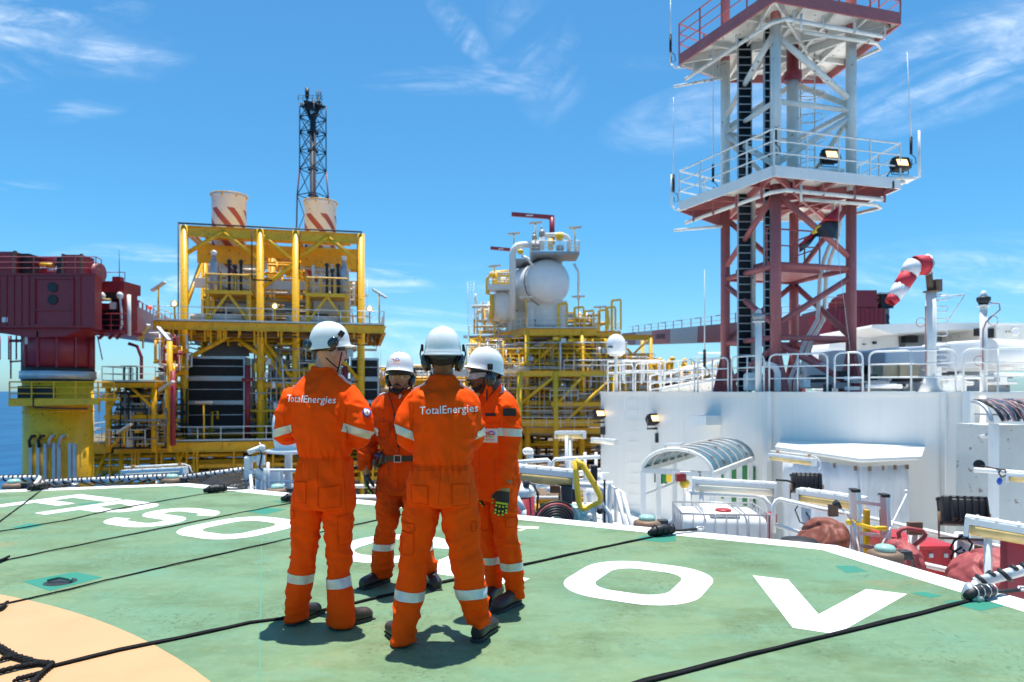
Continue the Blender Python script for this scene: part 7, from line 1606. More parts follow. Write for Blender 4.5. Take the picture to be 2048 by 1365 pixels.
# inner landing
mb = MB(); z = pxz(556, 24.3); P = [lp(0, z) + u_ * .3 + w_ * .9, lp(1, z) - u_ * .5 + w_ * .9, lp(2, z) - u_ * .3 - w_ * .2, lp(3, z) + u_ * .3 - w_ * .2]; mb.slab(P, .34, (0, 0, 1)); ld_ = mb.build('inner_landing', M['pink'], TW); mb = MB(); rails(mb, [P[0] + V((0, 0, .34)), P[1] + V((0, 0, .34)), P[2] + V((0, 0, .34))], 1.1, .03, 1.1, (.5,)); mb.build('handrail', M['pink'], ld_)
mb = MB(); pts = [(1664, 395), (1668, 440), (1662, 485), (1648, 520), (1640, 560), (1637, 610), (1635, 640), (1612, 680), (1598, 715), (1580, 760), (1578, 783)]
for dx, D in ((0, 24.0), (12, 24.2)): mb.path([at(a + dx, b, D) for a, b in pts], .075, 8)
mb.build('riser_pipe', M['white2'], TW)
FLG = thing('flag', 'red and black flag hanging limp from a line on the mast', 'flag', at(1677, 430, 21.4))
def cloth(mb, top, bot, D, n=14, dep=.18):
    vs = []; k = 6
    for i in range(n + 1):
        t = i / n
        def il(L): x = t * (len(L) - 1); j = min(int(x), len(L) - 2); f = x - j; return (L[j][0] * (1 - f) + L[j + 1][0] * f, L[j][1] * (1 - f) + L[j + 1][1] * f)
        a, b = il(top), il(bot)
        for j in range(k + 1): f = j / k; vs.append(at(a[0] * (1 - f) + b[0] * f, a[1] * (1 - f) + b[1] * f, D + dep * math.sin(i * .9 + j * .5)))
    mb.add(vs, [(i * (k + 1) + j, i * (k + 1) + j + 1, (i + 1) * (k + 1) + j + 1, (i + 1) * (k + 1) + j) for i in range(n) for j in range(k)], True)
M['flagr'] = mat('flag_red', (.50, .012, .02), .7); M['flagb'] = mat('flag_black', (.03, .04, .06), .7); M['flagy'] = mat('flag_yellow', (.8, .5, .03), .7)
mb = MB(); cloth(mb, [(1679, 411), (1656, 430), (1634, 452), (1615, 475), (1597, 489)], [(1677, 443), (1652, 441), (1634, 460), (1617, 482), (1598, 494)], 21.4); mb.build('red_half', M['flagr'], FLG).modifiers.new('s', 'SOLIDIFY').thickness = .01
mb = MB(); cloth(mb, [(1677, 443), (1652, 441), (1634, 460), (1617, 482), (1598, 494)], [(1676, 479), (1656, 475), (1632, 474), (1618, 491), (1599, 506)], 21.4); mb.build('black_half', M['flagb'], FLG).modifiers.new('s', 'SOLIDIFY').thickness = .01
mb = MB(); mb.path([at(1640, 452, 21.15), at(1634, 455, 21.12), at(1630, 461, 21.12), at(1633, 466, 21.15)], .035, 5); mb.ell(at(1627, 465, 21.15), (.07, .02, .06)); mb.build('emblem', M['flagy'], FLG)
mb = MB(); mb.tube(at(1679, 400, 21.3), at(1675, 500, 21.3), .008, 4); mb.tube(at(1675, 500, 21.3), at(1700, 700, 20.6), .006, 4); mb.build('halyard', M['white'], FLG)
for u, v, lab in ((1662, 311, 'lit floodlight at the front edge of the mast platform'), (1803, 327, 'lit floodlight at the right corner of the mast platform')):
    D = 21.8 if u < 1700 else 22.2; lampbox(at(u, v, D), R(8), lab, True, 1.35, -22); mb = MB(); p = at(u - 8, v + 34, D + .1); mb.bbox(p, (.9, .5, .10), .02); mb.bbox(p + V((-.1, 0, -.12)), (.5, .4, .10), .02); b_ = mb.build('lamp_shelf', M['white2'], None, at0=p); tag(b_, 'rusty white shelf carrying the floodlight at the ' + ('front edge' if u < 1700 else 'right corner') + ' of the mast platform', 'bracket')
    mb = MB(); mb.path([at(u - 18, v + 10, D), at(u - 28, v + 24, D - .1), at(u - 32, v + 42, D), at(u - 22, v + 50, D)], .02, 5); mb.bbox(at(u - 24, v + 44, D - .1), (.25, .15, .25), .02); mb.build('cable', M['dark'], b_)
for u, v0, v1, D, cw, lab in ((1347, 195, 350, 24.6, 'white', 'whip aerial at the far left tip of the mast platform'), (1426, 92, 330, 23.6, 'white', 'tall white whip aerial on the left rail of the mast platform'), (1822, 105, 275, 22.6, 'white', 'whip aerial at the right tip of the mast platform'),
                              (1551, 85, 255, 21.6, 'white', 'whip aerial at the near corner of the mast platform'), (1409, 540, 700, 21.5, 'white', 'thin whip aerial rising from the roof rail left of the mast'), (1341, 0, 70, 24.6, 'white', 'whip aerial beside the top red platform')):
    o = thing('whip_aerial', lab, 'aerial', at(u, v1, D)); mb = MB(); mb.tube(at(u, v1, D), at(u - (8 if u == 1822 else 0), v0, D), .022, 5, .008); mb.build('whip', M['white'], o); mb = MB(); mb.tube(at(u, v1, D), at(u, v1 + 34, D), .045, 6); mb.path([at(u, v1 + 34, D), at(u + 8, v1 + 40, D), at(u + 10, v1 + 52, D), at(u + 2, v1 + 55, D), at(u + 1, v1 + 44, D)], .014, 5); mb.build('aerial_base', M['black'], o)
mb = MB(); D = 24.7
for v0, v1, m_ in ((70, 135, 0), (350, 418, 1)):
    for a, b in (((1341 + m_ * 2, v0), (1341 + m_ * 2, v1 - 6)), ((1341 + m_ * 2, v1 - 6), (1352, v1 + 2)), ((1352, v1 + 2), (1372, v1 + 1))): mb.tube(at(*a, D), at(*b, D), .035, 5)
D = 22.4; mb.tube(at(1838, 262, D), at(1839, 355, D), .04, 6); mb.tube(at(1839, 355, D), at(1800, 368, D), .03, 5); mb.build('outrigger', M['white'], TW)

# ---- windsock mast and other roof posts
WM = thing('windsock_mast', 'white mast with hoop rungs carrying the drooping windsock', 'mast', (at(1862, 0, 18.7).x, 18.7, DHZ)); D = 18.7; x = at(1862, 0, D).x
mb = MB(); mb.tube((x, D, DHZ), (x, D, pxz(585, D)), .13, 14); mb.lathe((x, D, DHZ), [(.36, 0), (.13, .5)], 4); mb.build('pole', M['white'], WM)
mb = MB(); mb.lathe((x, D, pxz(585, D)), [(.2, 0), (.2, .03)], 12); mb.tube(at(1861, 585, D), at(1856, 530, D), .09, 8); mb.box(at(1874, 572, D), (.17, .2, .33)); mb.tube(at(1853, 529, D), at(1866, 526, D), .08, 8); mb.build('swivel_head', M['brown'], WM)
mb = MB()
for k in range(9): z = pxz(590 + k * 24, D); mb.path([(x + .1, D - .05, z), (x + .38, D - .05, z), (x + .42, D - .05, z - .05), (x + .42, D - .05, z - .10), (x + .38, D - .05, z - .14), (x + .1, D - .05, z - .14)], .018, 5)
mb.path([at(1870, 603, D), at(1930, 590, D), at(1895, 643, D)], .02, 5); mb.path([at(1870, 594, D), at(1928, 589, D)], .018, 5); mb.build('rung', M['white'], WM)
mb = MB(); mb.path([at(1851, 613, D), at(1851, 760, D), at(1842, 770, D)], .018, 5); mb.path([at(1851, 645, D) + V((.13 * math.cos(a), 0, .13 * math.sin(a))) - V((.13, 0, 0)) for a in [k * .6 for k in range(11)]], .010, 5); mb.build('pink_conduit', M['pinkc'], WM)
WS = thing('windsock', 'red and white windsock bent limply downward', 'windsock', at(1855, 531, 18.6)); D = 18.6; px = D / FP
segs = [((1855, 531, 19), (1831, 531, 20), 'r'), ((1831, 531, 20), (1822, 533, 18), 'w'), ((1822, 533, 18), (1819, 547, 15), 'w'), ((1819, 547, 15), (1810, 562, 15.5), 'r'), ((1810, 562, 15.5), (1798, 580, 15), 'w2'), ((1798, 580, 15), (1790, 592, 13.5), 'w'), ((1790, 592, 13.5), (1779, 607, 10.5), 'r')]
path_ = [(1855, 531, 19), (1843, 530, 20), (1831, 532, 19.5), (1823, 539, 17.5), (1817, 550, 16), (1810, 562, 15.5), (1803, 573, 15), (1796, 584, 14.5), (1788, 595, 12.5), (1780, 606, 10.5)]
cuts = [(0, 2, 'sockr'), (2, 4, 'sockw'), (4, 6, 'sockr'), (6, 8, 'sockw'), (8, 9, 'sockr')]; M['sockr'] = mat('sock_red', (.60, .03, .05), .7, var=.1); M['sockw'] = mat('sock_white', (.74, .74, .76), .7)
for i0, i1, mk in cuts:
    q = path_[i0:i1 + 1]; mb = MB(); n = 20; P = [at(a, b, D) for a, b, _ in q]; rr_ = [c * px for _, _, c in q]; k0 = len(mb.v); mb.path(P, 1, n, rr_, cap=False); mb.v = [tuple(V(v) + V((.012 * math.sin(i * 2.1), 0, .012 * math.cos(i * 1.3)))) for i, v in enumerate(mb.v)]; o = mb.build('sock_band', M[mk], WS); o.modifiers.new('s', 'SOLIDIFY').thickness = .008
mb = MB(); mb.path([at(1855, 531, D) + V((0, .26 * math.cos(a), .26 * math.sin(a))) for a in [k * math.pi / 8 for k in range(16)]], .02, 6, closed=True); mb.build('hoop', M['galv'], WS); mb = MB(); mb.ell(at(1855, 515, D), .09, 10, 8); mb.build('top_lamp', M['white'], WS)
def roof_post(u, vt, D, r, label, kind):
    x = at(u, 0, D).x; o = thing('light_mast', label, 'light mast', (x, D, DHZ)); z = pxz(vt, D); mb = MB(); mb.tube((x, D, DHZ), (x, D, z), r, 14); mb.lathe((x, D, z), [(r * 1.8, 0), (r * 1.8, .03)], 14); mb.build('pole', M['white'], o)
    mb = MB(); mb.lathe((x, D, z + .03), [(r * 1.2, 0), (r * 1.4, .05), (r * 1.9, .12), (r * 1.9, .2), (r * 1.1, .23)], 18); mb.build('lamp_ring', M['dark'] if kind else M['grey'], o); mb = MB(); mb.ell((x, D, z + .28), (r * .95, r * .95, .13), 14, 10); mb.build('dome', M['white'], o); return o
roof_post(1967, 613, 17.9, .085, 'white light mast with black ringed lamp right of the windsock', 1); o = roof_post(1517, 645, 20.9, .10, 'white light post with grey lamp in front of the mast', 0)
mb = MB(); D = 17.8; mb.path([at(1980, 606, D), at(1998, 608, D), at(2000, 620, D), at(1985, 632, D), at(1972, 645, D), at(1966, 660, D), at(1965, 740, D)], .018, 5)
for cxy in ((1986, 642, 10), (1958, 722, 10)): mb.path([at(cxy[0] + cxy[2] * math.cos(a), cxy[1] + cxy[2] * math.sin(a), D) for a in [k * .6 for k in range(11)]], .010, 5)
o = mb.build('mast_cable', M['pinkc'], None, at0=at(1966, 740, D)); tag(o, 'looping cable running down the light mast right of the windsock', 'cable')
RD = thing('radome', 'white satellite radome on a thin post at the left end of the roof', 'radome', (at(1232, 0, 30).x, 30.5, DHZ)); D = 30.5; x = at(1232, 0, D).x; zc = pxz(693, D); mb = MB(); mb.lathe((x, D, 0), [(.25, zc - .38), (.39, zc - .34), (.42, zc - .2), (.42, zc + .1), (.38, zc + .30), (.26, zc + .46), (.1, zc + .53), (.001, zc + .545)], 26); mb.build('dome', M['glosswhite'], RD); mb = MB(); mb.tube((x, D, DHZ), (x, D, zc - .35), .08, 8); mb.lathe((x, D, zc - .42), [(.3, 0), (.3, .05)], 14); mb.build('post', M['white'], RD); mb = MB(); mb.box((x - .3, D - .35, zc - .05), (.25, .04, .07)); mb.build('name_plate', M['dark'], RD)
# sloping stair with rails at the left end of the roof
ST_ = thing('access_stair', 'white sloping stair with railings on the roof left of the mast', 'stair', at(1330, 783, 32)); mb = MB()
for v0, v1 in ((752, 716), (768, 738), (780, 757)):
    for D in (30, 33): mb.tube(at(1300 + (33 - D) * 6, v0, D), at(1450 + (33 - D) * 4, v1, D), .045, 6)
for k in range(8): u = 1300 + k * 21; mb.tube(at(u, 783, 31), at(u, 752 - (u - 1300) * .24, 31), .04, 6)
rails(mb, [at(1215, 768, 31), at(1318, 768, 30)], 1.0, .04, .9, (.5,)); rails(mb, [at(1245, 762, 34), at(1330, 762, 34)], 1.0, .04, .9, (.5,)); rails(mb, [at(1395, 752, 33), at(1450, 752, 33)], 1.1, .04, .5, (.35, .68)); mb.build('railing', M['white'], ST_)
mb = MB(); mb.slab([at(1330, 783, 31), at(1330, 775, 31), at(1455, 752, 31), at(1455, 783, 31)], 1.2, (0, 1, 0)); mb.build('stringer', M['white2'], ST_)
# boxes and boats on the roof right of the mast
def sideprism(name, label, cat, uv, D0, depth, m_, bev=0, z0=None):
    P = [at(u, v, D0) for u, v in uv]; c = sum(P, V((0, 0, 0))) / len(P); mb = MB(); mb.slab(P, depth, (0, 1, 0)); o = mb.build(name, m_, None, at0=(c.x, c.y, min(p.z for p in P))); tag(o, label, cat)
    if bev: b = o.modifiers.new('b', 'BEVEL'); b.width = bev; b.segments = 3; b.limit_method = 'ANGLE'; b.angle_limit = R(40)
    return o
LB = sideprism('rescue_boat', 'big white rounded boat hull stowed on the roof behind the railing', 'boat', [(1708, 783), (1706, 720), (1708, 690), (1714, 672), (1727, 661), (1742, 657), (1800, 655), (1812, 783)], 26.5, 4.0, M['glosswhite'], .25)
mb = MB(); mb.box(at(1749, 686, 26.45), (.14, .06, .10)); mb.box(at(1728, 689, 26.45), (.12, .06, .04)); mb.build('port', M['dark'], LB)
RF = sideprism('roof_awning', 'long flat white awning roof over the grey cabin behind the windsock mast', 'awning', [(1785, 668), (1742, 655), (1745, 650), (1870, 646), (2080, 647), (2080, 657), (1900, 660), (1785, 668)][:7], 24.5, 4.2, M['white'])
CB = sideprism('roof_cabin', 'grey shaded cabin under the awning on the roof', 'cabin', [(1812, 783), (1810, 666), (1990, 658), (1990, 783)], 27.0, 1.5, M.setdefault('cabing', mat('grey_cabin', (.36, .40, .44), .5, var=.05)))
mb = MB(); mb.box(at(1819, 679, 26.8), (.50, .3, .26)); mb.box(at(1955, 665, 24.0), (.16, .2, .26)); mb.box(at(1981, 667, 24.0), (.28, .2, .32)); mb.build('black_speaker', M['black'], CB)
RC = sideprism('control_cabin', 'white cabin with round port at the right end of the awning', 'cabin', [(1992, 740), (1992, 652), (2090, 650), (2090, 740)], 23.8, 3, M['white2']); mb = MB(); mb.lathe(at(2030, 664, 23.75), [(.14, 0), (.14, .04), (.1, .05)], 16, axis=(0, -1, 0)); mb.build('round_port', M['white'], RC); mb = MB(); 
for u in (2012, 2018): mb.ell(at(u, 664, 23.75), .025, 8, 6)
mb.build('bolt', M['dark'], RC)
sideprism('grey_locker', 'pale grey rounded locker left of the windsock mast', 'locker', [(1770, 729), (1770, 700), (1777, 696), (1896, 690), (1896, 729)], 22.0, 1.6, M.setdefault('paleg', mat('pale_grey', (.52, .58, .66), .35, var=.04)), .06)
cap = sideprism('white_capsule', 'glossy white rounded capsule right of the windsock mast', 'life raft', [(1898, 740), (1898, 684), (1960, 680), (1985, 680), (2010, 690), (2022, 706), (2030, 740)], 21.5, 1.6, M['glosswhite'], .12); mb = MB(); mb.tube(at(1978, 705, 20.9), at(2120, 712, 20.9), .42, 24); mb.build('raft_drum', M['glosswhite'], cap)
cab = sideprism('beige_cabinets', 'three beige electrical cabinets low on the roof left of the windsock mast', 'cabinet', [(1766, 757), (1766, 730), (1796, 730), (1796, 757)], 20.4, .6, M['cream2']); 
for u0, u1 in ((1800, 1822), (1825, 1838)): mb = MB(); mb.slab([at(u0, 757, 20.3), at(u0, 728, 20.3), at(u1, 728, 20.3), at(u1, 757, 20.3)], .5, (0, 1, 0)); mb.build('cabinet_door', M['cream2'], cab)
rw = random.Random(3); RP = thing('roof_pipework', 'tangle of white pipes and supports low behind the roof railing', 'pipes', (11, 22, DHZ))
for mk, n_ in (('white', 26), ('grey', 12), ('dark', 12)):
    mb = MB()
    for _ in range(n_):
        u = rw.uniform(1600, 2040); D = rw.uniform(19.5, 21.5) if u > 1700 else rw.uniform(21, 26); v = rw.uniform(745, 778)
        if rw.random() < .5: mb.tube(at(u, v, D), at(u + rw.uniform(20, 90), v, D), rw.uniform(.03, .07), 6)
        else: mb.box(at(u, v, D), (rw.uniform(.1, .5), .3, rw.uniform(.1, .4)))
    mb.build('pipework', M[mk], RP)
mb = MB(); mb.bbox(at(1687, 740, 24), (1.3, 1.2, 1.3), .1); mb.bbox(at(1750, 745, 24), (1.8, 1.2, 1.2), .15); o = mb.build('white_tank', M['white'], None, at0=at(1700, 783, 24)); tag(o, 'squat white tanks behind the short railing section under the right mast leg', 'tank')
WB = thing('winch_box', 'white winch unit between the left and near mast legs', 'winch', at(1560, 783, 21.8)); mb = MB(); mb.bbox(at(1512, 765, 22.4), (.7, .5, .55), .05); mb.bbox(at(1640, 752, 24), (1.2, .8, .9), .1); mb.build('casing', M['white'], WB); mb = MB(); mb.bbox(at(1500, 755, 22.2), (.25, .3, .3), .03); mb.path([at(1555, 783, 21.2), at(1555, 745, 21.2), at(1550, 735, 21.2), at(1540, 730, 21.2), at(1530, 730, 21.2)], .10, 10); mb.build('hose_neck', M['white'], WB)

# ============================================================ close round the helideck edge
# net frames
def net_frame(a, b, out, label, reach=1.35, lift=.33, dense=1, A2=None, B2=None):
    a, b, out = V(a), V(b), V(out).normalized(); nn_ = (lift - .28); o = thing('safety_net', label, 'safety net', a, 'safety net frames round the helideck'); i0 = V((0, 0, -.10)); up = V((0, 0, nn_)) + out * reach; A2 = a + up if A2 is None else A2; B2 = b + up if B2 is None else B2
    ai, bi = a + i0, b + i0
    mb = MB(); mb.tube(A2, B2, .045, 10); mb.tube(ai, bi, .04, 8)
    for p, q in ((ai, A2), (bi, B2)): mb.tube(p, q, .028, 8)
    mb.build('frame', M['white'], o)
    L_ = (b - a).length; mb = MB(); n1 = int(L_ / .17 * dense); n2 = 8
    for i in range(n1 + 1):      # diamond mesh
        t = i / n1
        for s_ in (-1, 1):
            pts = []
            for j in range(n2 + 1):
                tt = t + s_ * (j / n2) * 1.1 / L_
                if 0 <= tt <= 1: f = j / n2; pts.append(ai.lerp(bi, tt).lerp(A2.lerp(B2, tt), f) - V((0, 0, .10 * math.sin(f * math.pi))) + V((.01 * math.sin(i * 7 + j * 3), .01 * math.cos(i * 5 + j), 0)))
            if len(pts) > 1: mb.path(pts, .013, 4, cap=False)
    mb.build('netting', M['black'], o)
    mb = MB(); d = B2 - A2; n3 = int(d.length / .16); x = d.normalized(); z = x.cross(V((0, 0, 1))).normalized(); y = z.cross(x)
    for i in range(n3):          # lashing round the outer tube
        c = A2 + d * ((i + .5) / n3); pts = [c + (y * math.cos(q) + z * math.sin(q)) * .055 + x * (.10 * q / 6.28 - .05) for q in [k * math.pi / 3 for k in range(8)]]; mb.path(pts, .017, 4)
    mb.build('lashing', M['black'], o); return o
def octv(ap, k): r = ap / math.cos(R(22.5)); return H(CE + r * math.cos(R(22.5 + 45 * k)), CN + r * math.sin(R(22.5 + 45 * k)))
eA, eB, eC, eD = octv(11.54, 3), octv(11.54, 2), octv(11.54, 1), octv(11.54, 0)      # A..B left edge, B..C front edge, C..D right edge
oAB = ((eA + eB) / 2 - H(CE, CN)); oBC = ND.copy(); oCD = ((eC + eD) / 2 - H(CE, CN))
def onedge(a, b, u):
    k = (u - 1024) / FP; t = (k * a.y - a.x) / ((b.x - a.x) - k * (b.y - a.y)); return a.lerp(b, t)
net_frame(onedge(eA, eB, -60), onedge(eA, eB, 52), oAB, 'black safety net in a white frame at the far left edge of the helideck', A2=at(-70, 958, 12.3), B2=at(80, 956, 12.2)); net_frame(onedge(eA, eB, 75), onedge(eA, eB, 322), oAB, 'black safety net frame between the pedestal and the net corner', A2=at(86, 965, 12.2), B2=at(348, 953, 12.2))
net_frame(onedge(eB, eC, 335), onedge(eB, eC, 505), oBC, 'densely meshed net frame left of the white fire monitor', dense=2.2, A2=at(354, 957, 12.3), B2=at(500, 938, 12.2))
net_frame(onedge(eC, eD, 1945), onedge(eC, eD, 2180), oCD, 'safety net frame with laced white tube at the bottom right edge', A2=at(1950, 1166, 5.6), B2=at(2180, 1105, 5.3))
def deck_light(u, v, D, label):
    c = at(u, v, D); o = thing('perimeter_light', label, 'perimeter light', c - V((0, 0, .1)), 'green perimeter lights of the helideck'); mb = MB(); mb.lathe(c - V((0, 0, .13)), [(.155, 0), (.165, .02), (.165, .09), (.12, .11)], 24); mb.build('base_ring', M['brown'], o)
    mb = MB(); mb.lathe(c - V((0, 0, .02)), [(.098, 0), (.098, .03), (.08, .055), (.04, .066), (.001, .068)], 22); mb.build('lens', M['lens'], o); mb = MB(); mb.bbox(c + V((.19, .0, -.06)), (.12, .1, .09), .01); mb.path([c + V((.2, 0, -.05)), c + V((.3, .05, -.1)), c + V((.36, .1, -.3))], .012, 5); mb.build('cable_box', M['dark'], o)
deck_light(1294, 1037, 8.3, 'green-domed perimeter light in front of the canopy and tote'); deck_light(1770, 1098, 6.8, 'green-domed perimeter light below the ladder at the deck edge'); deck_light(28, 964, 11.2, 'green-domed perimeter light at the far left net'); deck_light(345, 954, 11.6, 'green-domed perimeter light at the net corner'); deck_light(555, 974, 10.4, 'green-domed perimeter light left of the first worker')
# ropes of the helideck net
def rope(px, label, r=.0072, z=.010, loose=0, par=None, flatw=0):
    P = [gnd(u, v, 0) for u, v in px]; Q = []
    if px[0][0] < 50: P.insert(0, P[0] + (P[0] - P[1]).normalized() * 3.5)
    for i in range(len(P) - 1):
        k = max(2, int((P[i + 1] - P[i]).length / .12))
        for j in range(k): q = P[i].lerp(P[i + 1], j / k); q.z = z + .002 * math.sin(j * 1.7 + i); Q.append(q)
    Q.append(P[-1] + V((0, 0, z))); d = (P[-1] - P[0]).normalized(); s_ = V((-d.y, d.x, 0)); mb = MB()
    mb.path([q + s_ * (.5 * r + .003 * math.sin(i * .45)) for i, q in enumerate(Q)], r * .75, 6); mb.path([q - s_ * (.5 * r + .004 * math.sin(i * .31 + 1)) for i, q in enumerate(Q)], r * .75, 6)
    o = mb.build('net_rope', M['rope'], None, at0=P[0]); tag(o, label, 'rope', 'ropes of the helideck landing net'); return o
M['rope'] = mat('black_rope', (.010, .010, .011), .8, var=.35, vscale=60, bump=.6, bscale=120, spec=.2)
rope([(0, 1045), (20, 1030), (85, 980)], 'short steep black rope at the far left of the deck'); rope([(-60, 1078), (0, 1065), (130, 1043), (220, 1022), (310, 1006), (428, 986)], 'black rope crossing the letters P and S')
rope([(-90, 1142), (0, 1125), (250, 1073), (440, 1035), (585, 1007)], 'black rope passing just above the letter O on the left'); rope([(-80, 1232), (0, 1213), (110, 1188), (300, 1142), (455, 1107), (588, 1077), (700, 1054), (846, 1021)], 'black rope running past the tie-down patch behind the first worker')
rope([(105, 1336), (240, 1303), (410, 1268), (500, 1248), (590, 1236), (700, 1211), (870, 1170), (960, 1152), (1050, 1131), (1200, 1098), (1322, 1072)], 'long black rope running under the workers feet to the padded end', .0115); rope([(1180, 1400), (1290, 1366), (1500, 1312), (1700, 1264), (1840, 1229), (1950, 1200)], 'thick black rope in front of the letter V at bottom right', .014)
mb = MB()
def strand(px, r):
    P = [gnd(u, v, 0) + V((0, 0, .02)) for u, v in px]; Q = []
    for i in range(len(P) - 1):
        for j in range(8): Q.append(P[i].lerp(P[i + 1], j / 8))
    Q.append(P[-1])
    for k in range(3): mb.path([q + V((.010 * math.cos(i * 1.1 + k * 2.1), .010 * math.sin(i * 1.1 + k * 2.1), .007 * math.sin(i * 1.1 + k * 2.1 + 1))) for i, q in enumerate(Q)], r, 5)
strand([(-40, 1275), (0, 1302), (28, 1319), (70, 1332), (105, 1335)], .011); strand([(105, 1335), (85, 1352), (65, 1372), (50, 1400)], .011); strand([(0, 1326), (28, 1319)], .008); strand([(-20, 1355), (40, 1340), (80, 1333)], .009); strand([(30, 1367), (65, 1358), (85, 1352)], .008)
strand([(-10, 1228), (4, 1221), (12, 1212)], .011); strand([(-10, 1130), (6, 1124), (16, 1119)], .011)
o = mb.build('net_mesh', M['rope'], None, at0=gnd(40, 1330)); tag(o, 'plaited black net corner on the yellow circle at bottom left', 'net')
def pad(u, v, ang, label, sc=1.0, white=False, shackle=True):
    g = gnd(u, v); o = thing('rope_pad', label, 'rope end', g, 'wrapped rope ends at the deck edge'); rm = Matrix.Rotation(R(ang), 4, 'Z'); Mx = Matrix.Translation(g) @ rm @ Matrix.Scale(sc, 4)
    mb = MB(); mb.path([(-.17, 0, .04), (-.08, .005, .06), (.0, 0, .065), (.08, -.005, .06), (.15, 0, .045)], 1, 12, [.028, .052, .058, .050, .03]); me_ = xform(mb, Mx).build('wrap', M['black'], o)
    mb = MB()
    for k in range(4): x = -.10 + k * .07; mb.path([(x + .01 * math.sin(q), .056 * math.cos(q), .062 + .052 * math.sin(q)) for q in [j * math.pi / 5 for j in range(11)]], .006, 5)
    xform(mb, Mx).build('tie', M['galv'] if white else M['rope'], o)
    mb = MB(); mb.path([(.14, 0, .045), (.3, .01, .03), (.45, .0, .03)], .016, 6); mb.path([(.14, .02, .045), (.3, .04, .03), (.44, .02, .035)], .01, 6); xform(mb, Mx).build('strap_tail', M['strap'], o)
    mb = MB(); mb.path([(.44, 0, .03), (.50, .04, .04), (.55, 0, .04), (.50, -.04, .03), (.44, 0, .03)], .012, 6); xform(mb, Mx).build('shackle', M['galv'], o); return o
pad(80, 981, 60, 'wrapped black rope end at the far left white border'); pad(432, 986, 35, 'wrapped black rope end at the border near the net corner'); pad(588, 1003, 35, 'wrapped rope end half hidden by the first worker'); pad(852, 1020, 25, 'wrapped rope end between the facing worker and the centre one'); pad(1325, 1072, 25, 'wrapped black rope end on a teal patch before the tote', 1.0)
p_ = pad(1962, 1199, 20, 'rope end with grey plastic wrap at bottom right border', .9, True); g = gnd(1958, 1199); mb = MB(); mb.lathe(g + V((-.06, 0, .05)), [(.075, -.06), (.065, .0), (.02, .07)], 10, axis=(-.3, 0, 1)); mb.build('plastic_wrap', M['galv'], p_)
# raised walkway with guard tubes at the right
mb = MB(); k0, k1 = onedge(eB, eC, 1345), eC; mb.prism([(p.x, p.y) for p in (k0 + oBC * .1, k1 + oBC * .1, eC + oCD.normalized() * .1, eD + oCD.normalized() * .1, eD + oCD.normalized() * 3.2, eC + (oBC + oCD.normalized()) * 1.7, k0 + oBC * 3.4)], -1.45, -1.25); struct('walkway', mb, M['white2'])
GR = thing('edge_handrail', 'long sloping white tube handrail behind the tarpaulins at the right', 'railing', at(1700, 1110, 8.6))
mb = MB(); mb.path([at(1547, 1066, 9.6), at(1547, 1012, 9.6), at(1552, 1002, 9.6), at(1560, 999, 9.6), at(1640, 1018, 9.2), at(1740, 1037, 8.8), at(1850, 1062, 8.2), at(1960, 1087, 7.7), at(2100, 1115, 7.2)], .032, 8); mb.build('top_tube', M['white'], GR)
mb = MB(); mb.path([at(1550, 1050, 9.6), at(1600, 1066, 9.4), at(1680, 1090, 9.0)], .030, 8); mb.path([at(1838, 1127, 8.2), at(1925, 1147, 7.8)], .035, 8); mb.build('lower_tube', M['white'], GR); mb = MB()
for u, v in ((1827, 1058), (1960, 1088)): mb.tube(at(u, v, 8.2), at(u, v + 130, 8.2), .06 if u < 1900 else .07, 8)
mb.build('post', M['white'], GR); mb = MB(); mb.box(at(1829, 1057, 8.1), (.16, .06, .15)); mb.box(at(1666, 1021, 9.0), (.12, .05, .16)); mb.box(at(1970, 1098, 7.8), (.22, .05, .14)); mb.build('brown_plate', M['brown'], GR)
L2 = thing('edge_handrail', 'looped white handrail behind the tote tank', 'railing', at(1460, 1060, 11)); mb = MB(); mb.path([at(1378, 985, 11.8), at(1510, 992, 11.3), at(1527, 997, 11.2), at(1538, 1010, 11.2), at(1540, 1080, 11.2)], .045, 8); mb.tube(at(1330, 1055, 11.8), at(1378, 1015, 11.8), .05, 8); mb.tube(at(1378, 985, 11.8), at(1378, 1080, 11.8), .05, 8); mb.build('tube', M['white'], L2)
# tote tank
TK = thing('tote_tank', 'milky plastic tote tank in a grey cage with red lid', 'tank', at(1440, 1080, 9.6) - V((0, 0, .5)))
c = at(1438, 1025, 10.0); yw = R(-6); rm = Matrix.Rotation(yw, 3, 'Z'); mb = MB(); mb.bbox(c - V((0, 0, .42)), (1.16, .98, .86), .09, yw); mb.bbox(c + V((0, 0, .03)), (.42, .9, .05), .02, yw); mb.build('tank', M['plastic'], TK); mb = MB(); mb.lathe(c + rm @ V((.02, -.2, .02)), [(.11, 0), (.115, .05), (.10, .065)], 20); mb.build('lid', M['red'], TK)
mb = MB(); q = lambda x, y, z: c + rm @ V((x, y, z))
for z in (.06, -.36, -.80): mb.path([q(-.6, -.52, z), q(.6, -.52, z), q(.6, .52, z), q(-.6, .52, z)], .014, 6, closed=True)
for i in range(9): x = -.6 + 1.2 * i / 8; mb.tube(q(x, -.52, -.85), q(x, -.52, .06), .011, 6); mb.tube(q(x, .52, -.85), q(x, .52, .06), .011, 6)
for i in range(1, 6): y = -.52 + 1.04 * i / 6; mb.tube(q(-.6, y, -.85), q(-.6, y, .06), .011, 6); mb.tube(q(.6, y, -.85), q(.6, y, .06), .011, 6)
for x in (-.28, .28): mb.tube(q(x, -.52, .06), q(x, .52, .06), .013, 6)
mb.build('cage', M['insul'], TK)
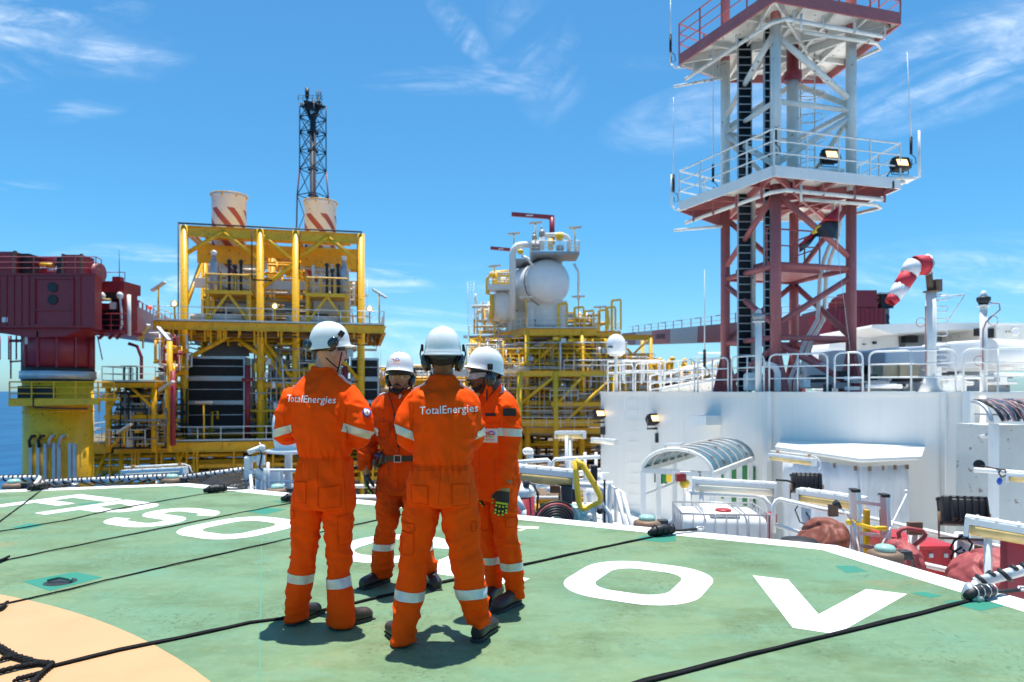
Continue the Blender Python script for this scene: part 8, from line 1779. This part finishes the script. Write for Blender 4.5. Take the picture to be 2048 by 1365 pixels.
bx = thing('red_post', 'small red box on a red post right of the tote tank', 'hydrant', at(1537, 1080, 10.5)); mb = MB(); mb.bbox(at(1540, 1036, 10.5), (.14, .2, .16), .01); mb.build('box', M['red'], bx); mb = MB(); mb.beam(at(1536, 1042, 10.5), at(1536, 1110, 10.5), .10); mb.build('post', M['red'], bx)
bc = thing('alarm_beacon', 'yellow and red alarm beacon on a pole right of the canopy post', 'beacon', at(1368, 1000, 12)); mb = MB(); mb.ell(at(1369, 967, 12), (.09, .08, .08), 14, 10); mb.tube(at(1369, 967, 12), at(1369, 975, 12), .07, 10); mb.build('beacon_lens', M['yellow2'], bc); mb = MB(); mb.box(at(1361, 955, 12), (.16, .14, .12)); mb.tube(at(1352, 958, 12), at(1360, 958, 12), .05, 8); mb.build('sounder', M['red'], bc); mb = MB(); mb.bbox(at(1370, 945, 12), (.18, .1, .04), .01); mb.tube(at(1370, 950, 12), at(1366, 1080, 12), .03, 6); mb.build('pole', M['white'], bc)
# linear lamps on posts
tube_lamp(at(1387, 962, 11), at(1549, 972, 10.7), 'long fluorescent fitting above the tote tank', .20, False, (.1, -1.5)); tube_lamp(at(1599, 983, 10), at(1727, 1001, 9.4), 'yellowed fluorescent fitting left of the ladder', .19, True, (.97, -1.3, .05, 'y'))
tube_lamp(at(1934, 1040, 6.6), at(2110, 1070, 6.2), 'large yellowed fluorescent fitting at the right edge', .17, True, (.25, -1.2)); tube_lamp(at(1036, 938, 11.2), at(1150, 949, 11), 'fluorescent fitting right behind the fourth worker', .26, True, (.8, -1.5)); tube_lamp(at(249, 944, 13.5), at(370, 938, 13.3), 'white fluorescent fitting above the net frames at left', .15, False, (.55, -2.0), True)
tube_lamp(at(1113, 866, 22), at(1169, 866, 21.6), 'distant double fluorescent fitting on a white post right of the fourth worker', .22, True, (.5, -3.2, .06))
# black floodlights turned away from us
lampbox(at(1612, 968, 11.4), R(165), 'black floodlight turned away, left of the canvas shelter side', False, 1.15, 18); lampbox(at(1924, 1024, 7.8), R(165), 'black ribbed floodlight turned away above the red boxes', False, 1.15, 18)
for p, lab in ((at(1612, 1000, 11.4), 'post'), (at(1924, 1075, 7.9), 'post')): mb = MB(); mb.tube(p + V((0, 0, .05)), p - V((0, 0, 1.2)), .08, 10); o = mb.build('lamp_post', M['white'], None, at0=p - V((0, 0, 1.2))); tag(o, 'white pipe post under the black floodlight ' + ('by the canvas shelter' if p.y > 10 else 'above the red boxes'), 'post')
mb = MB(); mb.path([at(1553, 960, 11), at(1575, 962, 11.1), at(1590, 968, 11.3)], .018, 6); mb.path([at(1600, 1006, 11.3), at(1590, 1020, 11.3), at(1600, 1045, 11.3), at(1612, 1050, 11.3), at(1620, 1038, 11.3), at(1612, 1025, 11.3)], .012, 5); o = mb.build('lamp_cable', M['black'], None, at0=at(1590, 1000, 11.2)); tag(o, 'black cables looping round the floodlight by the canvas shelter', 'cable')
mb = MB(); r3 = [(0, 0), (-20, 12), (-28, 28), (-10, 38), (10, 34), (16, 18), (4, 6)]; mb.path([at(1928 + a, 1070 + b, 7.7) for a, b in r3], .012, 5); mb.path([at(1928 + a * .8 - 5, 1095 + b * .8, 7.7) for a, b in r3], .012, 5); o = mb.build('lamp_cable', M['black'], None, at0=at(1928, 1100, 7.7)); tag(o, 'two looped black cables below the floodlight above the red boxes', 'cable')
# tarpaulined bundles
def tarp(uvs, D, dep, m_, label, seed, zb=-1.25):
    """cloth thrown over gear: outline widens to the floor and is creased"""
    mb = MB(); n = 30; rings = []
    vs = sorted(uvs, key=lambda t: t[0])
    for k, (v, ul, ur) in enumerate(uvs):
        c = at((ul + ur) / 2, v, D); hw = (ur - ul) / 2 / FP * D; rings.append(ring(c, hw, dep * (.25 + .75 * min(1, k / (len(uvs) - 1) * 1.6)), 0, None, n, 2.2))
    c = rings[-1]; low = [V((p.x, p.y, zb)) for p in rings[-1]]; rings.append(low); mb.loft(rings[::-1]); me = remesh(mb, .022, 5); P = coords(me); Nn = normals(me)
    d = .030 * vnoise(P * 4, seed + 9) - .042 * (1 - 4 * np.abs(vnoise(P * np.array([3.2, 3.2, 1.1]) + .5 * vnoise(P * 3, 8)[:, None], seed))).clip(0) - .022 * (1 - 4 * np.abs(vnoise(P * np.array([6., 6., 4.]), seed + 3))).clip(0) + .006 * vnoise(P * 22, seed + 5); setco(me, P + Nn * d[:, None]); g = V((at(uvs[0][1], 0, D).x, D, zb)); o = link('tarpaulin', me, m_, None, None, g); o.location = g; tag(o, label, 'tarpaulin'); return o
tarp([(1036, 1640, 1668), (1042, 1630, 1676), (1055, 1620, 1681), (1070, 1608, 1683), (1090, 1596, 1682)], 8.7, .45, M['tarp'], 'brown tarpaulin over a tall bundle left of the ladder', 1)
tarp([(1078, 1795, 1812), (1085, 1786, 1822), (1096, 1780, 1830), (1112, 1776, 1836)], 7.5, .3, M['tarp2'], 'reddish tarpaulin draped under the curved red handle', 2)
tarp([(1100, 1975, 2030), (1106, 1958, 2050), (1118, 1940, 2060), (1135, 1926, 2070), (1155, 1915, 2075)], 7.1, .5, M['tarp2'], 'big faded red tarpaulin by the dark red locker at the right edge', 4)
# aluminium ladder in its yellow stand
LD = thing('folding_ladder', 'aluminium ladder standing upright in yellow clamps', 'ladder', at(1735, 1120, 7.9)); mb = MB(); D = 7.9
for u, vt in ((1704, 980), (1716, 979), (1764, 990), (1774, 989)): mb.beam(at(u, vt, D + (0 if u in (1704, 1764) else .1)), at(u + 6, 1125, D), .035, .07)
for v in (1003, 1065, 1090): mb.beam(at(1706, v, D), at(1770, v + 8, D), .03, .04)
mb.build('rail', M['silver'], LD); mb = MB(); mb.bbox(at(1709, 981, D), (.09, .12, .04), .01); mb.bbox(at(1768, 991, D), (.09, .12, .04), .01); mb.build('end_cap', M['black'], LD)
mb = MB(); mb.beam(at(1733, 1020, D + .15), at(1733, 1130, D + .15), .055); mb.beam(at(1771, 1048, D + .1), at(1771, 1130, D + .1), .03); mb.build('stand', M['yellow'], LD); mb = MB(); mb.path([at(1698, 1044, D - .1), at(1712, 1047, D - .1), at(1735, 1054, D - .12), at(1756, 1058, D - .1), at(1768, 1056, D - .1)], .022, 6); mb.bbox(at(1700, 1045, D - .1), (.08, .05, .06), .01); mb.bbox(at(1762, 1057, D - .1), (.12, .05, .05), .01); mb.build('clamp', M['yellow2'], LD)
rd = thing('stick_lamp', 'thin rod with black bulb head leaning on the ladder', 'rod', at(1700, 1045, 7.7)); mb = MB(); mb.tube(at(1706, 1045, 7.75), at(1675, 1010, 7.7), .010, 6); mb.tube(at(1706, 1045, 7.75), at(1722, 1110, 7.8), .016, 6); mb.build('rod', M['silver'], rd); mb = MB(); mb.lathe(at(1673, 1008, 7.7), [(.015, -.07), (.04, 0), (.035, .03)], 12, axis=(-.6, 0, .6)); mb.build('head', M['black'], rd)
mb = MB(); mb.tube(at(1757, 1104, 7.6), at(1814, 986, 8.4), .012, 6, .008); mb.ell(at(1812, 983, 8.4), .022, 10, 8); o = mb.build('whip_rod', M['white'], None, at0=at(1757, 1104, 7.6)); tag(o, 'thin white slanting rod with a ball tip before the canvas side', 'rod')
rb = thing('red_locker', 'two bright red lockers below the handrail at right', 'locker', at(1850, 1150, 8.6)); 
for (u0, u1, v0) in ((1838, 1912, 1095), (1776, 1834, 1076)):
    D = 8.6 if u0 > 1800 else 9.4; a, b = at(u0, v0, D), at(u1, v0, D); mb = MB(); mb.bbox(((a.x + b.x) / 2, D + .25, (a.z - 1.25) / 2), (b.x - a.x, .5, a.z + 1.25), .015); mb.bbox(((a.x + b.x) / 2, D + .25, a.z), (b.x - a.x + .03, .54, .04), .01); cc = mb.build('locker_body', M['red'], rb); mb = MB(); mb.box(((a.x * .7 + b.x * .3), D - .01, a.z - .1), (.05, .03, .05)); mb.box(((a.x * .3 + b.x * .7), D - .01, a.z - .1), (.05, .03, .05)); mb.build('latch', M['galv'], cc)
hd = thing('grab_rail', 'curved red tube handle above the lockers', 'grab rail', at(1815, 1090, 8)); mb = MB(); mb.path([at(1799, 1082, 8), at(1797, 1066, 8), at(1802, 1059, 8), at(1815, 1057, 8), at(1845, 1062, 8), at(1851, 1070, 8), at(1847, 1077, 8), at(1826, 1093, 8)], .025, 8); mb.build('handle_tube', M['tarp2'], hd)
mb = MB(); a = at(2014, 1084, 6.4); mb.bbox((a.x + .35, 6.45, a.z - .5), (.7, .1, 1.0), .01); o = mb.build('dark_red_locker', M['maroon'], None, at0=(a.x + .35, 6.7, -1.2)); tag(o, 'dark red square locker cut by the right edge of the picture', 'locker')
mb = MB(); mb.lathe(at(1598, 1084, 8.3), [(.22, -.1), (.24, -.02), (.20, .03), (.05, .05)], 20); o = mb.build('round_vent', M['black'], None, at0=at(1598, 1090, 8.3)); tag(o, 'round black slotted vent at the foot of the brown tarpaulin', 'vent')
# ---- middle: gear right of the fourth worker
YF = thing('rescue_davit', 'bent yellow tube bracket standing on a white base', 'davit', at(1175, 1050, 9.5)); D = 9.5
mb = MB(); mb.path([at(1150, 922, D), at(1153, 960, D), at(1158, 1005, D), at(1163, 1018, D), at(1172, 1018, D), at(1200, 1006, D), at(1201, 995, D), at(1190, 972, D), at(1176, 948, D), at(1165, 930, D), at(1150, 922, D)], .042, 10); mb.build('yellow_loop', M['yellow2'], YF)
mb = MB(); mb.path([at(1162, 1045, D), at(1165, 1028, D), at(1205, 1008, D), at(1220, 1030, D), at(1222, 1060, D)], .04, 8); mb.tube(at(1185, 1015, D), at(1188, 1050, D), .05, 8); mb.ell(at(1178, 1032, D - .1), .05, 10, 8); mb.build('base_frame', M['white2'], YF); mb = MB(); mb.path([at(1209, 960 + k * 10, D) for k in range(10)], .016, 5); mb.ell(at(1200, 1022, D - .1), (.05, .04, .05)); mb.build('chain', M['dark'], YF)
HRl = thing('hose_reel', 'black hose coiled on a half-hidden reel at the deck edge', 'hose reel', at(1112, 1060, 9.3)); D = 9.3
for k in range(6): mb = MB(); c = at(1112, 1048, D + k * .03); mb.path([c + V((r_ * math.cos(a), .3 * r_ * math.cos(a) + .02 * math.sin(3 * a), r_ * math.sin(a))) for r_ in (.13 + .036 * k,) for a in [j * math.pi / 12 for j in range(24)]], .021, 7, closed=True); mb.build('hose_turn', M['black'] if k != 4 else M['tarp2'], HRl)
mb = MB(); mb.lathe(at(1140, 1052, D + .22), [(.27, 0), (.27, .25)], 20, axis=(.5, 1, 0)); mb.build('drum', M['lens'], HRl)
FX = thing('foam_tank', 'white-topped maroon foam tank behind the fourth worker', 'tank', at(1050, 1040, 10.2)); D = 10.2; mb = MB(); mb.lathe((at(1042, 0, D).x, D, 0), [(.20, -1.4), (.20, -.06)], 24); mb.build('tank_shell', M['maroon'], FX); mb = MB(); mb.lathe((at(1042, 0, D).x, D, 0), [(.202, -.06), (.195, .05), (.12, .10), (.03, .12)], 24); mb.build('tank_top', M['white'], FX); mb = MB(); mb.tube(at(1052, 975, D - .1), at(1052, 962, D - .1), .05, 8); mb.path([at(1052, 965, D - .1), at(1068, 970, D - .15), at(1076, 990, D - .2), at(1074, 1030, D - .2)], .018, 6); mb.build('valve', M['dark'], FX)
mb = MB(); mb.tube(at(1033, 995, 9.6), at(1047, 1020, 9.6), .04, 8); mb.tube(at(1047, 1020, 9.6), at(1048, 1045, 9.6), .04, 8); o = mb.build('white_bracket', M['white'], None, at0=at(1047, 1045, 9.6)); tag(o, 'short bent white tube at the hand of the fourth worker', 'bracket')
mb = MB(); mb.bbox(at(1133, 988, 11), (.17, .25, .30), .02); mb.bbox(at(1146, 986, 11.2), (.10, .2, .26), .01); o = mb.build('battery_case', M['dark'], None, at0=at(1133, 1005, 11)); tag(o, 'dark grey equipment case behind the yellow bracket', 'case')
mb = MB(); mb.box(at(1110, 979, 11.3), (.17, .04, .12)); mb.tube(at(1119, 975, 11.3), at(1119, 1015, 11.3), .02, 6); o = mb.build('brown_plate_sign', M['brown'], None, at0=at(1115, 1015, 11.3)); tag(o, 'small brown plate on a post left of the dark case', 'sign')
WR = thing('edge_handrail', 'white pipe handrails across the gap right of the fourth worker', 'railing', at(1120, 1010, 12)); mb = MB()
mb.path([at(1066, 1010, 12), at(1068, 972, 12), at(1076, 964, 12), at(1195, 972, 11.6), at(1208, 980, 11.6), at(1210, 1060, 11.4)], .045, 8); mb.path([at(1030, 925, 17), at(1095, 920, 17), at(1100, 925, 17), at(1101, 975, 17)], .05, 8); mb.path([at(1104, 975, 17), at(1105, 925, 17), at(1110, 919, 17), at(1200, 914, 17)], .05, 8)
for u in (1133, 1170, 1192): mb.tube(at(u, 872 if u == 1133 else 905, 17.5), at(u, 1010, 17.5), .04, 8)
for u, v in ((1219, 968), (1232, 975)): mb.path([at(u, 1045, 13), at(u, v, 13), at(u + 14, v + 12, 13), at(u + 34, 1065, 12)], .04, 8)
for v in (940, 958): mb.tube(at(1040, v + 20, 14), at(1200, v, 15), .04, 6)
mb.build('tube', M['white'], WR)
mb = MB(); mb.tube(at(1064, 903, 20), at(1058, 925, 20), .06, 10); mb.ell(at(1056, 903, 20), (.17, .14, .11)); mb.bbox(at(1060, 918, 20), (.2, .2, .2), .04); o = mb.build('bollard_lamp', M['white2'], None, at0=at(1058, 925, 20)); tag(o, 'small white camera head on the rail right of the fourth worker', 'camera')
mb = MB(); mb.bbox(at(1188, 946, 12.5), (.12, .12, .28), .02); mb.path([at(1190, 958, 12.5), at(1196, 975, 12.5), at(1208, 985, 12)], .015, 5); o = mb.build('junction_box', M['black'], None, at0=at(1188, 960, 12.5)); tag(o, 'black junction box on the rail by the deckhouse corner', 'junction box')
# mid-distance white deck seen through that gap, and white structure left
mb = MB(); mb.prism([(-9, 16.5), (3.8, 16.5), (3.8, 31), (-9, 31)], -4.4, -4.2); struct('foredeck', mb, M['white2'])
WQ = random.Random(9); GP = thing('white_gear', 'jumble of white deck gear beyond the helideck between the railings', 'deck gear', (0, 18, -4.2))
mb = MB()
for _ in range(34):
    u = WQ.uniform(1030, 1200) if WQ.random() < .6 else WQ.uniform(505, 600); D = WQ.uniform(14, 22); v = WQ.uniform(945, 985); q = WQ.random()
    if q < .5: mb.tube(at(u, v, D), at(u + WQ.uniform(15, 60), v, D), WQ.uniform(.03, .08), 6)
    elif q < .8: mb.tube(at(u, v, D), at(u, v + 30, D), WQ.uniform(.04, .10), 6)
    else: mb.bbox(at(u, v, D), (WQ.uniform(.2, .6), .3, WQ.uniform(.15, .4)), .02)
mb.build('pipework', M['white'], GP)
# white fire monitor and mushroom vent left of the first worker
FM = thing('fire_monitor', 'white jointed fire monitor nozzle beside the net corner', 'fire monitor', at(503, 985, 11.8)); D = 11.8; mb = MB()
mb.tube(at(496, 985, D), at(496, 915, D), .055, 10); mb.bbox(at(497, 926, D), (.13, .13, .22), .03); mb.bbox(at(500, 950, D), (.17, .15, .2), .03); mb.bbox(at(522, 921, D), (.13, .14, .20), .04); mb.bbox(at(522, 948, D), (.15, .16, .22), .04); mb.path([at(497, 905, D), at(505, 902, D), at(520, 896, D)], .045, 8); mb.bbox(at(524, 898, D), (.10, .10, .14), .03); mb.path([at(500, 921, D), at(515, 917, D)], .05, 8); mb.path([at(505, 948, D), at(522, 940, D)], .04, 8); mb.tube(at(522, 955, D), at(520, 982, D), .03, 8); mb.tube(at(524, 895, D), at(519, 886, D), .012, 5); mb.build('monitor_body', M['white'], FM)
mb = MB(); mb.path([at(519, 900, D - .1), at(524, 908, D - .1), at(519, 935, D - .1), at(526, 942, D - .1)], .015, 5); mb.path([at(504, 960, D - .1), at(508, 956, D - .1), at(507, 980, D - .1)], .03, 6); mb.build('hose', M['black'], FM)
MV = thing('mushroom_vent', 'white flanged mushroom vent on a post left of the first worker', 'vent', (at(577, 0, 13).x, 13, -3)); D = 13; x = at(577, 0, D).x; mb = MB(); mb.lathe((x, D, 0), [(.07, -3), (.07, pxz(910, D)), (.40, pxz(905, D)), (.42, pxz(900, D)), (.24, pxz(897, D)), (.27, pxz(885, D)), (.30, pxz(850, D)), (.27, pxz(830, D)), (.14, pxz(817, D)), (.001, pxz(815, D))], 30); mb.build('vent_body', M['glosswhite'], MV)
HL = thing('edge_handrail', 'white handrail and posts between the fire monitor and the first worker', 'railing', at(540, 985, 12.6)); mb = MB(); rails(mb, [at(528, 985, 12.4), at(600, 985, 12.4)], .40, .03, .35, (.5,)); mb.tube(at(536, 985, 12.2), at(536, 925, 12.2), .03, 6); mb.bbox(at(545, 956, 12.8), (.3, .2, .35), .02); mb.build('tube', M['white'], HL)
